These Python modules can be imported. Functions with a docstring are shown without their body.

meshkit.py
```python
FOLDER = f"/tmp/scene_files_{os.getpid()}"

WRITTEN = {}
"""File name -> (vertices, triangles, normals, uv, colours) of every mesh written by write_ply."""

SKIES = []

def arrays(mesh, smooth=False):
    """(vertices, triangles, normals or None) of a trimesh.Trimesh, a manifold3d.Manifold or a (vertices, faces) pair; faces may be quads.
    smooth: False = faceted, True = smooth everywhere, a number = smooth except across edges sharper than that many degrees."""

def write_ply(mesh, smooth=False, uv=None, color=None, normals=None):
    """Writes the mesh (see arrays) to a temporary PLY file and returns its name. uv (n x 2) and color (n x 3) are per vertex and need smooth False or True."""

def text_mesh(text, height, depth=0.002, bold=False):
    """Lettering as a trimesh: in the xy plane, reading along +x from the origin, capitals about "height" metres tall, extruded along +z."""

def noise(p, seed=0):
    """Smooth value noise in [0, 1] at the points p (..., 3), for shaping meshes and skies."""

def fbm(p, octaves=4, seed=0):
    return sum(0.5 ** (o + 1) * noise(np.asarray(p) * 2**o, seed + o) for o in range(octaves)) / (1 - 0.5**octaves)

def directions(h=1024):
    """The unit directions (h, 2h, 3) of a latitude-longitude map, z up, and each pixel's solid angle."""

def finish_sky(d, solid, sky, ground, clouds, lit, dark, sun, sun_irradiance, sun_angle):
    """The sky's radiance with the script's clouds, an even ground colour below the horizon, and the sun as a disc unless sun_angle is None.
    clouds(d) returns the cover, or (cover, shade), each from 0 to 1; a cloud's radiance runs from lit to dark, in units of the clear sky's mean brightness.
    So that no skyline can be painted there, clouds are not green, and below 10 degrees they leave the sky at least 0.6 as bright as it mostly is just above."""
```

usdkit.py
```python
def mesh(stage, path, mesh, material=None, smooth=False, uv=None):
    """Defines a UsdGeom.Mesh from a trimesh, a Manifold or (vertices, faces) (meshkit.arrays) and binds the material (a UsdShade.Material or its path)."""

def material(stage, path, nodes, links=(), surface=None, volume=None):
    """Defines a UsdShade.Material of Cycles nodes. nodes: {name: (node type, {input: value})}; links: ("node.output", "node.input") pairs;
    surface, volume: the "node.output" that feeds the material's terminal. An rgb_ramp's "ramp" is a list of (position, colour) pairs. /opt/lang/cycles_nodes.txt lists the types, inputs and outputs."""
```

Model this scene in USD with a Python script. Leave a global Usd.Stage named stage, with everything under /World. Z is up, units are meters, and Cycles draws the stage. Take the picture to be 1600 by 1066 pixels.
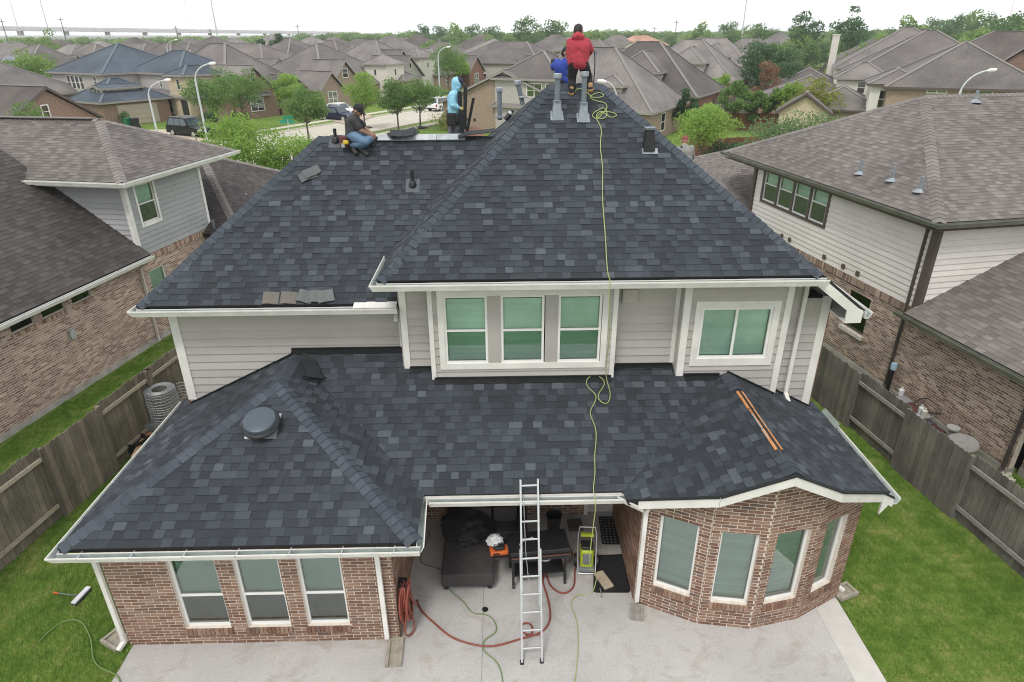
import math, random
import numpy as np, trimesh, manifold3d as m3, shapely
from shapely.geometry import Polygon, box as sbox
from shapely.prepared import prep
from pxr import Usd, UsdGeom, UsdLux, UsdShade, Gf, Sdf, Vt
import usdkit, meshkit

stage = Usd.Stage.CreateInMemory()
UsdGeom.SetStageUpAxis(stage, UsdGeom.Tokens.z)
UsdGeom.SetStageMetersPerUnit(stage, 1.0)
world = UsdGeom.Xform.Define(stage, '/World'); stage.SetDefaultPrim(world.GetPrim())
UsdGeom.Scope.Define(stage, '/World/Looks')

# ------------------------------------------------------------------ camera
CAM_H = 9.6
FOC, PITCH, YAW, ROLL = 1007.0, *np.radians([25.45, 1.07, .352])
_cp, _sp = math.cos(PITCH), math.sin(PITCH)
_F = np.array([math.sin(YAW)*_cp, math.cos(YAW)*_cp, -_sp])
_R0 = np.array([math.cos(YAW), -math.sin(YAW), 0]); _D0 = np.cross(_F, _R0)
_R = _R0*math.cos(ROLL)+_D0*math.sin(ROLL); _D = -_R0*math.sin(ROLL)+_D0*math.cos(ROLL)
EYE = np.array([0, 0, CAM_H])
cam = UsdGeom.Camera.Define(stage, '/World/camera')
_m = Gf.Matrix4d(*[float(x) for x in (*_R, 0, *(-_D), 0, *(-_F), 0, *EYE, 1)])
cam.AddTransformOp().Set(_m)
cam.CreateHorizontalApertureAttr(36.0); cam.CreateVerticalApertureAttr(36.0*682/1024)
cam.CreateFocalLengthAttr(36.0*FOC/1600); cam.CreateClippingRangeAttr(Gf.Vec2f(.1, 6000))
cam.CreateExposureAttr(0.18)
# ------------------------------------------------------------------ overcast light: dome + a wide, weak sun
SUN_EL, SUN_AZ = math.radians(58), math.radians(205)          # azimuth from +y towards +x
SKY_STRENGTH, CLOUD = .12, 9.7
usdkit.material(stage, '/World/Looks/overcast_sky', {
    'sky': ('sky_texture', {'sky_type': 'single_scattering', 'sun_disc': False, 'sun_elevation': SUN_EL, 'sun_rotation': SUN_AZ}),
    'tc': ('texture_coordinate', {}), 'map': ('mapping', {'scale': (1, 1, 3.2)}),
    'n': ('noise_texture', {'scale': 1.6, 'detail': 5, 'roughness': .55}),
    'r': ('rgb_ramp', {'ramp': [(.25, (CLOUD*.93, CLOUD*.96, CLOUD*1.0)), (.75, (CLOUD*1.07, CLOUD*1.07, CLOUD*1.06))]}),
    'k': ('mix_color', {'fac': .9, 'use_clamp': False}),
    'b': ('background_shader', {'strength': SKY_STRENGTH})},
    [('tc.generated', 'map.vector'), ('map.vector', 'n.vector'), ('n.fac', 'r.fac'), ('sky.color', 'k.a'), ('r.color', 'k.b'), ('k.result', 'b.color')], surface='b.background')
dome = UsdLux.DomeLight.Define(stage, '/World/sky')
UsdShade.MaterialBindingAPI.Apply(dome.GetPrim()).Bind(UsdShade.Material.Get(stage, '/World/Looks/overcast_sky'))
dome.GetPrim().SetCustomDataByKey('kind', 'structure'); dome.GetPrim().SetCustomDataByKey('label', 'bright white overcast sky')
sun = UsdLux.DistantLight.Define(stage, '/World/sun')
sun.CreateIntensityAttr(.40); sun.CreateAngleAttr(14); sun.CreateNormalizeAttr(True); sun.CreateColorAttr(Gf.Vec3f(1, .96, .9))
_sd = np.array([math.sin(SUN_AZ)*math.cos(SUN_EL), math.cos(SUN_AZ)*math.cos(SUN_EL), math.sin(SUN_EL)])
sun.AddRotateZOp().Set(-math.degrees(SUN_AZ)); sun.AddRotateXOp().Set(-(90-math.degrees(SUN_EL)))

# ------------------------------------------------------------------ where a ray through a point of the photograph meets a real surface
def ray(x, y): return (x-800)/FOC*_R+(y-533)/FOC*_D+_F
def atz(x, y, z): d = ray(x, y); return EYE+d*((z-CAM_H)/d[2])
def aty(x, y, Y): d = ray(x, y); return EYE+d*(Y/d[1])
def atp(x, y, p, n): d = ray(x, y); return EYE+d*(np.dot(np.asarray(p)-EYE, n)/np.dot(d, n))
def atd(x, y, dist): d = ray(x, y); return EYE+d*(dist/math.hypot(d[0], d[1]))

# ------------------------------------------------------------------ helpers
A_ = lambda *x: np.array(x, float)
def unit(v): v = np.asarray(v, float); return v/max(np.linalg.norm(v), 1e-12)
ZUP = A_(0, 0, 1)
_used = {}
def npath(parent, name):
    parent = parent if isinstance(parent, str) else str(parent.GetPath())
    k = (parent, name); c = _used.get(k, 0); _used[k] = c+1
    return f'{parent}/{name}' if c == 0 else f'{parent}/{name}_{c:03d}'
def mark(prim, label=None, category=None, group=None, kind=None):
    prim = prim.GetPrim() if hasattr(prim, 'GetPrim') else prim
    for k, v in (('label', label), ('category', category), ('group', group), ('kind', kind)):
        if v: prim.SetCustomDataByKey(k, v)
    return prim
def thing(name, label=None, category=None, loc=(0, 0, 0), rz=0., group=None, scale=None):
    x = UsdGeom.Xform.Define(stage, npath('/World', name))
    x.AddTranslateOp().Set(Gf.Vec3d(*map(float, loc))); x.AddRotateZOp().Set(float(rz))
    if scale is not None: x.AddScaleOp().Set(Gf.Vec3f(*map(float, np.broadcast_to(scale, 3))))
    return mark(x, label, category, group)
class MB:
    def __init__(s): s.v = []; s.f = []; s.n = 0; s.t = []
    def raw(s, v, f, tone=None):
        v = np.asarray(v, float).reshape(-1, 3); f = np.asarray(f, int); s.t.append(np.broadcast_to(0. if tone is None else tone, len(v))); s.toned = getattr(s, 'toned', False) or tone is not None
        if f.ndim == 2 and f.shape[1] == 4: f = np.vstack([f[:, [0, 1, 2]], f[:, [0, 2, 3]]])
        s.v.append(v); s.f.append(f.reshape(-1, 3)+s.n); s.n += len(v); return s
    def tm(s, m, T=None):
        if hasattr(m, 'to_mesh'): q = m.to_mesh(); v, f = q.vert_properties[:, :3], q.tri_verts
        else: v, f = m.vertices, m.faces
        v = np.array(v, float)
        if T is not None: v = v@T[:3, :3].T+T[:3, 3]
        return s.raw(v, np.array(f))
    BF = np.array([[0, 3, 2, 1], [4, 5, 6, 7], [0, 1, 5, 4], [1, 2, 6, 5], [2, 3, 7, 6], [3, 0, 4, 7]])
    def ob(s, o, a, b, c, bottom=True):                # box from a corner and three edge vectors
        o, a, b, c = map(lambda x: np.asarray(x, float), (o, a, b, c))
        if np.dot(np.cross(a, b), c) < 0: a, b = b, a
        v = [o, o+a, o+a+b, o+b, o+c, o+a+c, o+a+b+c, o+b+c]
        return s.raw(v, s.BF if bottom else s.BF[1:])
    def bx(s, x0, x1, y0, y1, z0, z1): return s.ob((x0, y0, z0), (x1-x0, 0, 0), (0, y1-y0, 0), (0, 0, z1-z0))
    def bar(s, p, q, w, h=None, up=ZUP):               # rectangular bar from p to q
        p, q = A_(*p), A_(*q); h = h or w; d = unit(q-p)
        if abs(np.dot(d, up)) > .98: up = A_(0, 1, 0)
        r = unit(np.cross(d, up)); u = np.cross(r, d)
        return s.ob(p-r*w/2-u*h/2, r*w, u*h, q-p)
    def tube(s, pts, r, n=6, cap=True):
        pts = np.asarray(pts, float); k = len(pts); r = np.broadcast_to(r, k)
        t = np.gradient(pts, axis=0); t /= np.maximum(np.linalg.norm(t, axis=1, keepdims=True), 1e-9)
        up = ZUP if abs(t[0][2]) < .9 else A_(1, 0, 0); x = unit(np.cross(t[0], up)); V = []
        for i in range(k):
            x = unit(x-t[i]*np.dot(x, t[i])); y = np.cross(t[i], x)
            a = np.arange(n)*2*math.pi/n
            V.append(pts[i]+r[i]*(np.cos(a)[:, None]*x+np.sin(a)[:, None]*y))
        V = np.vstack(V); F = []
        for i in range(k-1):
            for j in range(n):
                a, b = i*n+j, i*n+(j+1) % n; F.append([a, b, b+n, a+n])
        F = [[f[0], f[1], f[2]] for f in F]+[[f[0], f[2], f[3]] for f in F]
        if cap:
            for i, o in ((0, -1), (k-1, 1)):
                V = np.vstack([V, pts[i]]); c = len(V)-1
                for j in range(n):
                    a, b = i*n+j, i*n+(j+1) % n
                    F.append([c, b, a] if o < 0 else [c, a, b])
        return s.raw(V, F)
    def lathe(s, prof, o=(0, 0, 0), n=16, ax=ZUP):      # (r, h) pairs about an axis
        ax = unit(ax); x = unit(np.cross(ax, A_(1, 0, 0) if abs(ax[0]) < .9 else A_(0, 1, 0))); y = np.cross(ax, x); o = np.asarray(o, float)
        a = np.arange(n)*2*math.pi/n; ring = np.cos(a)[:, None]*x+np.sin(a)[:, None]*y
        V = np.vstack([o+ring*max(r, 1e-4)+ax*h for r, h in prof]); F = []
        for i in range(len(prof)-1):
            for j in range(n):
                p, q = i*n+j, i*n+(j+1) % n; F.append([p, q, q+n, p+n])
        return s.raw(V, F)
    def prism(s, poly, fr, h0, h1):                     # polygon (shapely or list) in a frame's uv, from h0 to h1 along n
        if not isinstance(poly, Polygon): poly = Polygon(poly)
        for g in getattr(poly, 'geoms', [poly]):
            if g.area < 1e-6: continue
            m = trimesh.creation.extrude_polygon(g, h1-h0, engine='earcut')
            v = m.vertices; s.raw(fr.pts(v[:, 0], v[:, 1], v[:, 2]+h0), m.faces if fr.right else m.faces[:, ::-1])
        return s
    def build(s, parent, name, mat, smooth=False, label=None, kind=None):
        m = usdkit.mesh(stage, npath(parent, name), (np.vstack(s.v), np.vstack(s.f)), mat, smooth=smooth)
        if getattr(s, 'toned', False) and not smooth:
            UsdGeom.PrimvarsAPI(m).CreatePrimvar('tone', Sdf.ValueTypeNames.FloatArray, 'vertex').Set(Vt.FloatArray.FromNumpy(np.concatenate(s.t).astype(np.float32)))
        mark(m, label, None, None, kind); return m.GetPrim()
class Fr:
    def __init__(s, o, u, v, n=None):
        s.o = np.asarray(o, float); s.u = unit(u); s.v = unit(v); s.n = unit(np.cross(s.u, s.v)) if n is None else unit(n)
        s.right = np.dot(np.cross(s.u, s.v), s.n) > 0
    def p(s, a, b, c=0.): return s.o+s.u*a+s.v*b+s.n*c
    def pts(s, a, b, c): return s.o+np.outer(a, s.u)+np.outer(b, s.v)+np.outer(np.broadcast_to(c, np.shape(a)), s.n)
    def uv(s, p): d = np.asarray(p, float)-s.o; return d@s.u, d@s.v
    def at(s, a, b, c=0.): return Fr(s.p(a, b, c), s.u, s.v, s.n)

# ------------------------------------------------------------------ materials
def M(name, nodes, links, surface='p.BSDF'): return usdkit.material(stage, '/World/Looks/'+name, nodes, links, surface=surface)
def lin(r, g, b): return tuple(((c/255+.055)/1.055)**2.4 if c > 10 else c/255/12.92 for c in (r, g, b))
def plain(name, col, rough=.6, metal=0., nscale=6., namt=.12, bump=0., spec=.5, bscale=None):
    """One colour with a little mottling and, if asked, fine relief."""
    c = np.array(col); nodes = {'g': ('texture_coordinate', {}), 'n': ('noise_texture', {'scale': nscale, 'detail': 6, 'roughness': .6}),
        'r': ('rgb_ramp', {'ramp': [(.3, tuple(c*(1-namt))), (.7, tuple(np.minimum(c*(1+namt), 1)))]}),
        'p': ('principled_bsdf', {'roughness': rough, 'metallic': metal, 'specular_ior_level': spec})}
    links = [('g.object', 'n.vector'), ('n.fac', 'r.fac'), ('r.color', 'p.base_color')]
    if bump:
        nodes['n2'] = ('noise_texture', {'scale': bscale or nscale*6, 'detail': 3}); nodes['b'] = ('bump', {'strength': bump, 'distance': .01})
        links += [('g.object', 'n2.vector'), ('n2.fac', 'b.height'), ('b.normal', 'p.normal')]
    return M(name, nodes, links)
def pieces(name, ramp, rough=.85, grain=60., gamt=.35, bump=.3, big=.6, bamt=.18, spec=.3, stretch=(1, 1, 1), own=True):
    """Each separate piece (mesh island or object) takes its own tone from the ramp; grain and broad weathering on top."""
    nodes = {'oi': ('object_info', {}), 'ge': ('geometry', {}), 'tn': ('attribute', {'attribute': 'tone'}), 'a': ('math', {'math_type': 'add'}), 'f': ('math', {'math_type': 'fraction'}),
        'r': ('rgb_ramp', {'ramp': ramp}), 'mp': ('mapping', {'scale': stretch}), 'n': ('noise_texture', {'scale': grain, 'detail': 4, 'roughness': .7}),
        'nr': ('map_range', {'from_min': .25, 'from_max': .75, 'to_min': 1-gamt, 'to_max': 1+gamt}),
        'w': ('noise_texture', {'scale': big, 'detail': 4, 'roughness': .6}), 'wr': ('map_range', {'from_min': .3, 'from_max': .7, 'to_min': 1-bamt, 'to_max': 1+bamt}),
        'm': ('math', {'math_type': 'multiply'}), 'x': ('mix_color', {'blend_type': 'multiply', 'fac': 1., 'use_clamp': False}),
        'b': ('bump', {'strength': bump, 'distance': .006}), 'p': ('principled_bsdf', {'roughness': rough, 'specular_ior_level': spec})}
    links = [('oi.random', 'a.value1'), ('tn.fac', 'a.value2'), ('a.value', 'f.value1'), ('f.value', 'r.fac'), ('ge.position', 'mp.vector'), ('mp.vector', 'n.vector'),
        ('n.fac', 'nr.value'), ('ge.position', 'w.vector'), ('w.fac', 'wr.value'), ('nr.result', 'm.value1'), ('wr.result', 'm.value2'),
        ('r.color', 'x.a'), ('m.value', 'x.b'), ('x.result', 'p.base_color'), ('n.fac', 'b.height'), ('b.normal', 'p.normal')]
    if not own: links = [l for l in links if l[0] != 'oi.random']; nodes['a'][1]['value1'] = 0.
    if not bump: links = [l for l in links if l[1] != 'p.normal']
    return M(name, nodes, links)
def glass(name, tint, base=.14, refl=(.95, 1, .98)):
    return M(name, {'t': ('transparent_bsdf', {'color': tint}), 'g': ('glossy_bsdf', {'color': refl, 'roughness': .015}), 'fr': ('fresnel', {'IOR': 1.55}),
        'a': ('math', {'math_type': 'add', 'value2': base, 'use_clamp': True}), 'm': ('mix_closure', {})},
        [('fr.fac', 'a.value1'), ('a.value', 'm.fac'), ('t.BSDF', 'm.closure1'), ('g.BSDF', 'm.closure2')], surface='m.closure')
def leaf(name, ramp, trans=.35):
    return M(name, {'oi': ('object_info', {}), 'tn': ('attribute', {'attribute': 'tone'}), 'a': ('math', {'math_type': 'multiply_add', 'value2': .75}), 'm2': ('math', {'math_type': 'multiply', 'value2': .25}),
        'r': ('rgb_ramp', {'ramp': ramp}), 'p': ('principled_bsdf', {'roughness': .6, 'specular_ior_level': .25}), 't': ('translucent_bsdf', {}), 'm': ('mix_closure', {'fac': trans})},
        [('oi.random', 'm2.value1'), ('tn.fac', 'a.value1'), ('m2.value', 'a.value3'), ('a.value', 'r.fac'), ('r.color', 'p.base_color'), ('r.color', 't.color'),
         ('p.BSDF', 'm.closure1'), ('t.BSDF', 'm.closure2')], surface='m.closure')

m_shingle = pieces('charcoal_shingle', [(0, (.029, .0335, .039)), (.45, (.038, .044, .0515)), (.5, (.042, .0485, .057)), (.78, (.052, .060, .070)), (.92, (.063, .072, .084)), (1, (.080, .091, .105))], grain=70, gamt=.35, bump=.35, spec=.22, big=.45, bamt=.16, own=False)
m_cap = pieces('charcoal_cap_shingle', [(0, (.048, .056, .069)), (1, (.068, .078, .094))], grain=90, gamt=.3, spec=.22)
m_deck = plain('roof_underlay', (.012, .013, .014), .8)
m_shingle_b = pieces('weathered_brown_shingle', [(0, (.10, .088, .081)), (.5, (.138, .122, .113)), (1, (.178, .16, .149))], grain=40, gamt=.22, bump=.3, big=.35, bamt=.2, own=False)
m_cap_b = pieces('weathered_cap_shingle', [(0, (.165, .148, .137)), (1, (.205, .187, .174))], grain=40, gamt=.2, big=.5)
m_shingle_d = pieces('dark_brown_shingle', [(0, (.052, .045, .043)), (.5, (.07, .061, .058)), (1, (.09, .08, .076))], grain=40, gamt=.22, bump=.3, big=.28, bamt=.3, own=False)  # same shingle in a darker range of tones
m_brick = pieces('red_brown_brick', [(0, (.155, .082, .056)), (.35, (.20, .114, .078)), (.7, (.245, .15, .106)), (.9, (.285, .19, .14)), (1, (.125, .083, .068))], grain=35, gamt=.35, bump=.5, bamt=.15)
m_mortar = plain('pale_mortar', (.60, .54, .47), .9, nscale=14, namt=.15, bump=.3)
m_brickL = pieces('blush_mixed_brick', [(0, (.19, .11, .083)), (.3, (.26, .163, .122)), (.55, (.33, .222, .17)), (.8, (.41, .295, .225)), (1, (.48, .365, .28))], grain=25, gamt=.28, bump=.4)
m_brickR = pieces('tan_brown_brick', [(0, (.145, .095, .074)), (.35, (.225, .155, .118)), (.6, (.325, .24, .182)), (.88, (.44, .34, .255)), (1, (.15, .115, .10))], grain=25, gamt=.28, bump=.4)
m_mortarN = plain('grey_mortar', (.56, .50, .43), .9, nscale=14, namt=.15)
m_siding = pieces('warm_grey_siding', [(0, (.385, .358, .335)), (1, (.435, .405, .38))], .6, grain=9, gamt=.04, bump=0., bamt=.07, spec=.4, stretch=(.5, .5, .5))
m_sidingL = pieces('cool_grey_siding', [(0, (.335, .34, .34)), (1, (.37, .375, .375))], .6, grain=9, gamt=.04, bump=0., bamt=.07, stretch=(.5, .5, .5))
m_sidingR = pieces('cream_siding', [(0, (.61, .575, .535)), (1, (.67, .635, .595))], .6, grain=9, gamt=.05, bump=0., bamt=.07, stretch=(.5, .5, .5))
m_trim = plain('white_trim', (.68, .66, .62), .5, nscale=2.2, namt=.11)
m_vinyl = plain('white_vinyl', (.74, .73, .71), .4, nscale=3, namt=.04)
m_gutter = plain('white_gutter', (.69, .67, .63), .45, nscale=2.6, namt=.13)
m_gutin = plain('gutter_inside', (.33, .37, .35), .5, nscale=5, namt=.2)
m_browntrim = plain('dark_brown_trim', (.085, .065, .055), .5, nscale=3, namt=.1)
m_greengut = plain('mossy_gutter', (.13, .135, .105), .5, nscale=3, namt=.3)
m_lapshade = plain('painted_lap_shadow', (.11, .105, .10), .9)  # painted shade: dark wall base seen through plank gaps as lap shadow lines
m_glass = glass('window_glass', (.74, .88, .83), .15)
m_glassU = glass('upper_window_glass', (.80, .95, .88), .05)
m_glassdk = glass('dark_window_glass', (.30, .40, .38), .03)
m_blind = pieces('blind_slat', [(0, (.58, .62, .60)), (1, (.70, .73, .71))], .5, grain=5, gamt=.05, bump=0.)
m_screen = plain('insect_screen', (.165, .15, .155), .8, nscale=8, namt=.15)
m_dark = plain('dark_room', (.02, .022, .02), .9)
m_concrete = M('patio_concrete', {'g': ('geometry', {}), 'n': ('noise_texture', {'scale': .55, 'detail': 8, 'roughness': .62}), 'n2': ('noise_texture', {'scale': 26, 'detail': 5, 'roughness': .7}),
    'n3': ('noise_texture', {'scale': 2.2, 'detail': 6, 'roughness': .6, 'distortion': .8}), 's3': ('rgb_ramp', {'ramp': [(.5, (1, 1, 1)), (.72, (.80, .76, .71))]}),
    'r': ('rgb_ramp', {'ramp': [(.3, (.375, .36, .348)), (.5, (.435, .418, .40)), (.72, (.50, .48, .462))]}), 'r2': ('rgb_ramp', {'ramp': [(.3, (.86, .86, .86)), (.7, (1.1, 1.1, 1.1))]}),
    'x': ('mix_color', {'blend_type': 'multiply', 'fac': 1., 'use_clamp': False}), 'y': ('mix_color', {'blend_type': 'multiply', 'fac': 1., 'use_clamp': False}),
    'b': ('bump', {'strength': .25, 'distance': .004}), 'p': ('principled_bsdf', {'roughness': .8})},
    [('g.position', 'n.vector'), ('g.position', 'n2.vector'), ('g.position', 'n3.vector'), ('n3.fac', 's3.fac'), ('n.fac', 'r.fac'), ('n2.fac', 'r2.fac'), ('r.color', 'x.a'), ('r2.color', 'x.b'), ('x.result', 'y.a'), ('s3.color', 'y.b'),
     ('y.result', 'p.base_color'), ('n2.fac', 'b.height'), ('b.normal', 'p.normal')])
m_fence = pieces('weathered_cedar', [(0, (.115, .10, .078)), (.4, (.15, .13, .10)), (.75, (.18, .16, .12)), (1, (.20, .165, .125))], grain=14, gamt=.4, bump=.5, big=1.3, bamt=.3, stretch=(3, 3, .25))
m_fencedk = pieces('grey_cedar', [(0, (.105, .095, .082)), (.5, (.135, .124, .108)), (1, (.165, .152, .132))], grain=14, gamt=.35, bump=.5, big=1.3, bamt=.25, stretch=(3, 3, .25))
m_rail = pieces('pale_cedar_rail', [(0, (.30, .26, .20)), (1, (.38, .33, .26))], grain=14, gamt=.3, bump=.3, stretch=(1, 1, 1))
m_fencered = pieces('stained_red_cedar', [(0, (.11, .045, .025)), (1, (.19, .085, .05))], grain=10, gamt=.3, bump=.3, stretch=(3, 3, .3))
def ground_mat(name, cols, s1, s2):
    return M(name, {'g': ('geometry', {}), 'n': ('noise_texture', {'scale': s1, 'detail': 7, 'roughness': .65, 'distortion': .6}), 'n2': ('noise_texture', {'scale': s2, 'detail': 5, 'roughness': .75}),
        'r': ('rgb_ramp', {'ramp': cols}), 'r2': ('rgb_ramp', {'ramp': [(.25, (.55, .55, .5)), (.75, (1.4, 1.4, 1.3))]}), 'x': ('mix_color', {'blend_type': 'multiply', 'fac': 1., 'use_clamp': False}),
        'b': ('bump', {'strength': .6, 'distance': .03}), 'p': ('principled_bsdf', {'roughness': .9, 'specular_ior_level': .15})},
        [('g.position', 'n.vector'), ('g.position', 'n2.vector'), ('n.fac', 'r.fac'), ('n2.fac', 'r2.fac'), ('r.color', 'x.a'), ('r2.color', 'x.b'), ('x.result', 'p.base_color'), ('n2.fac', 'b.height'), ('b.normal', 'p.normal')])
m_lawn = ground_mat('lawn_soil_and_turf', [(.28, (.10, .15, .03)), (.5, (.13, .19, .04)), (.66, (.17, .22, .06)), (.76, (.30, .26, .14))], .9, 40)
m_grass = M('grass_blade', {'tn': ('attribute', {'attribute': 'tone'}), 'ge': ('geometry', {}), 'n': ('noise_texture', {'scale': 1.1, 'detail': 8, 'roughness': .74, 'distortion': .6}), 'r': ('rgb_ramp', {'ramp': [(.32, (.12, .225, .038)), (.47, (.20, .335, .06)), (.57, (.29, .40, .09)), (.66, (.42, .44, .16)), (.76, (.56, .50, .28))]}),
    'j': ('math', {'math_type': 'multiply_add', 'value2': .34}), 'k': ('math', {'math_type': 'subtract', 'value2': .17}), 'p': ('principled_bsdf', {'roughness': .7, 'specular_ior_level': .2}), 't': ('translucent_bsdf', {}), 'm': ('mix_closure', {'fac': .3})},
    [('ge.position', 'n.vector'), ('tn.fac', 'j.value1'), ('n.fac', 'j.value3'), ('j.value', 'k.value1'), ('k.value', 'r.fac'), ('r.color', 'p.base_color'), ('r.color', 't.color'), ('p.BSDF', 'm.closure1'), ('t.BSDF', 'm.closure2')], surface='m.closure')
m_street = ground_mat('pale_concrete_road', [(.3, (.44, .41, .37)), (.7, (.53, .50, .46))], .3, 8)
m_walk = ground_mat('sidewalk_concrete', [(.3, (.46, .43, .38)), (.7, (.55, .52, .47))], .5, 8)
m_farlawn = ground_mat('far_lawn', [(.3, (.10, .17, .035)), (.6, (.15, .225, .05)), (.8, (.19, .23, .08))], .12, 3)
m_terrain = ground_mat('distant_ground', [(.3, (.07, .10, .04)), (.6, (.11, .13, .06)), (.8, (.17, .16, .10))], .02, 1)
m_black = plain('black_plastic', (.012, .012, .013), .45)
m_alu = plain('aluminium', (.60, .61, .61), .35, .85, namt=.08)
m_galv = plain('galvanised_steel', (.42, .44, .46), .45, .5, nscale=9, namt=.2)
m_pipe = plain('grey_painted_pipe', (.135, .16, .18), .5, nscale=6, namt=.15)
m_lead = plain('boot_metal', (.30, .33, .36), .4, .6, nscale=8, namt=.2)
# ------------------------------------------------------------------ builders for walls, roofs, gutters, windows
rng = random.Random(7); nrs = np.random.RandomState(11)
SINGLE = {}                                           # how many pieces of a kind a thing has as prims of their own
def near_first(mbs, n):                               # indices of the n pieces that show largest: the nearest ones
    c = np.array([np.mean(m[0], 0) for m in mbs]); return set(np.argsort(np.linalg.norm(c-EYE, axis=1))[:n].tolist())
class Pieces:
    """Collects pieces of one kind (bricks, shingles) over a whole thing; the 300 nearest become prims, the rest one part."""
    def __init__(s): s.items = []
    def add(s, parent, v, f, mat, tone=None): s.items.append((np.asarray(v, float), f, parent, mat, tone))
    def flush(s, name, rest, n=300, facing=None):
        pick = near_first(s.items, n); left = {}
        for i, (v, f, par, mat, tone) in enumerate(s.items):
            if i in pick: MB().raw(v, f, tone).build(par, name, mat)
            else: left.setdefault((str(par.GetPath()), str(mat.GetPath())), [par, mat, MB()])[2].raw(v, f, nrs.rand() if tone is None else tone)
        for par, mat, mb in left.values(): mb.build(par, rest, mat, kind='stuff')
BOX5 = MB.BF[1:]
def box_v(fr, a0, a1, b0, b1, c0, c1):
    return [fr.p(a0, b0, c0), fr.p(a1, b0, c0), fr.p(a1, b1, c0), fr.p(a0, b1, c0), fr.p(a0, b0, c1), fr.p(a1, b0, c1), fr.p(a1, b1, c1), fr.p(a0, b1, c1)]
def flip(fr, f): return f if fr.right else f[:, ::-1]
def prism_v(fr, poly, c0, c1):
    m = trimesh.creation.extrude_polygon(poly, c1-c0, engine='earcut'); v = m.vertices
    return fr.pts(v[:, 0], v[:, 1], v[:, 2]+c0), (m.faces if fr.right else m.faces[:, ::-1])
def brickwork(col, parent, fr, poly, mat, L=.25, H=.0677, joint=.017, depth=.006, holes=(), soldier=()):
    """Running-bond bricks over poly (uv), each a block proud of the mortar; soldier: (u0,u1,v0,v1) bands of upright bricks (sills)."""
    for h in holes: poly = poly.difference(sbox(*h))
    for s_ in soldier: poly = poly.difference(sbox(s_[0], s_[2], s_[1], s_[3]))
    pp = prep(poly); x0, y0, x1, y1 = poly.bounds; r = 0; y = math.floor(y0/H)*H
    while y < y1:
        x = x0-L+(L/2 if r % 2 else 0)+.02
        while x < x1:
            b = sbox(x+joint/2, y+joint/2, x+L-joint/2, y+H-joint/2); d = depth+nrs.uniform(-.002, .003)
            if pp.contains(b): col.add(parent, box_v(fr, *b.bounds[::2], *b.bounds[1::2], 0, d), flip(fr, BOX5), mat)
            elif pp.intersects(b):
                for g in getattr(poly.intersection(b), 'geoms', [poly.intersection(b)]):
                    if g.geom_type == 'Polygon' and g.area > .0005:
                        if abs(g.area-g.envelope.area) < 1e-6: col.add(parent, box_v(fr, g.bounds[0], g.bounds[2], g.bounds[1], g.bounds[3], 0, d), flip(fr, BOX5), mat)
                        else: col.add(parent, *prism_v(fr, g, 0, d), mat)
            x += L
        y += H; r += 1
    for u0, u1, v0, v1 in soldier:
        n = max(1, round((u1-u0)/.075)); w = (u1-u0)/n
        for i in range(n): col.add(parent, box_v(fr, u0+i*w+.005, u0+(i+1)*w-.005, v0+.004, v1-.004, 0, .045+nrs.uniform(-.003, .003)), flip(fr, BOX5), mat)
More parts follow.
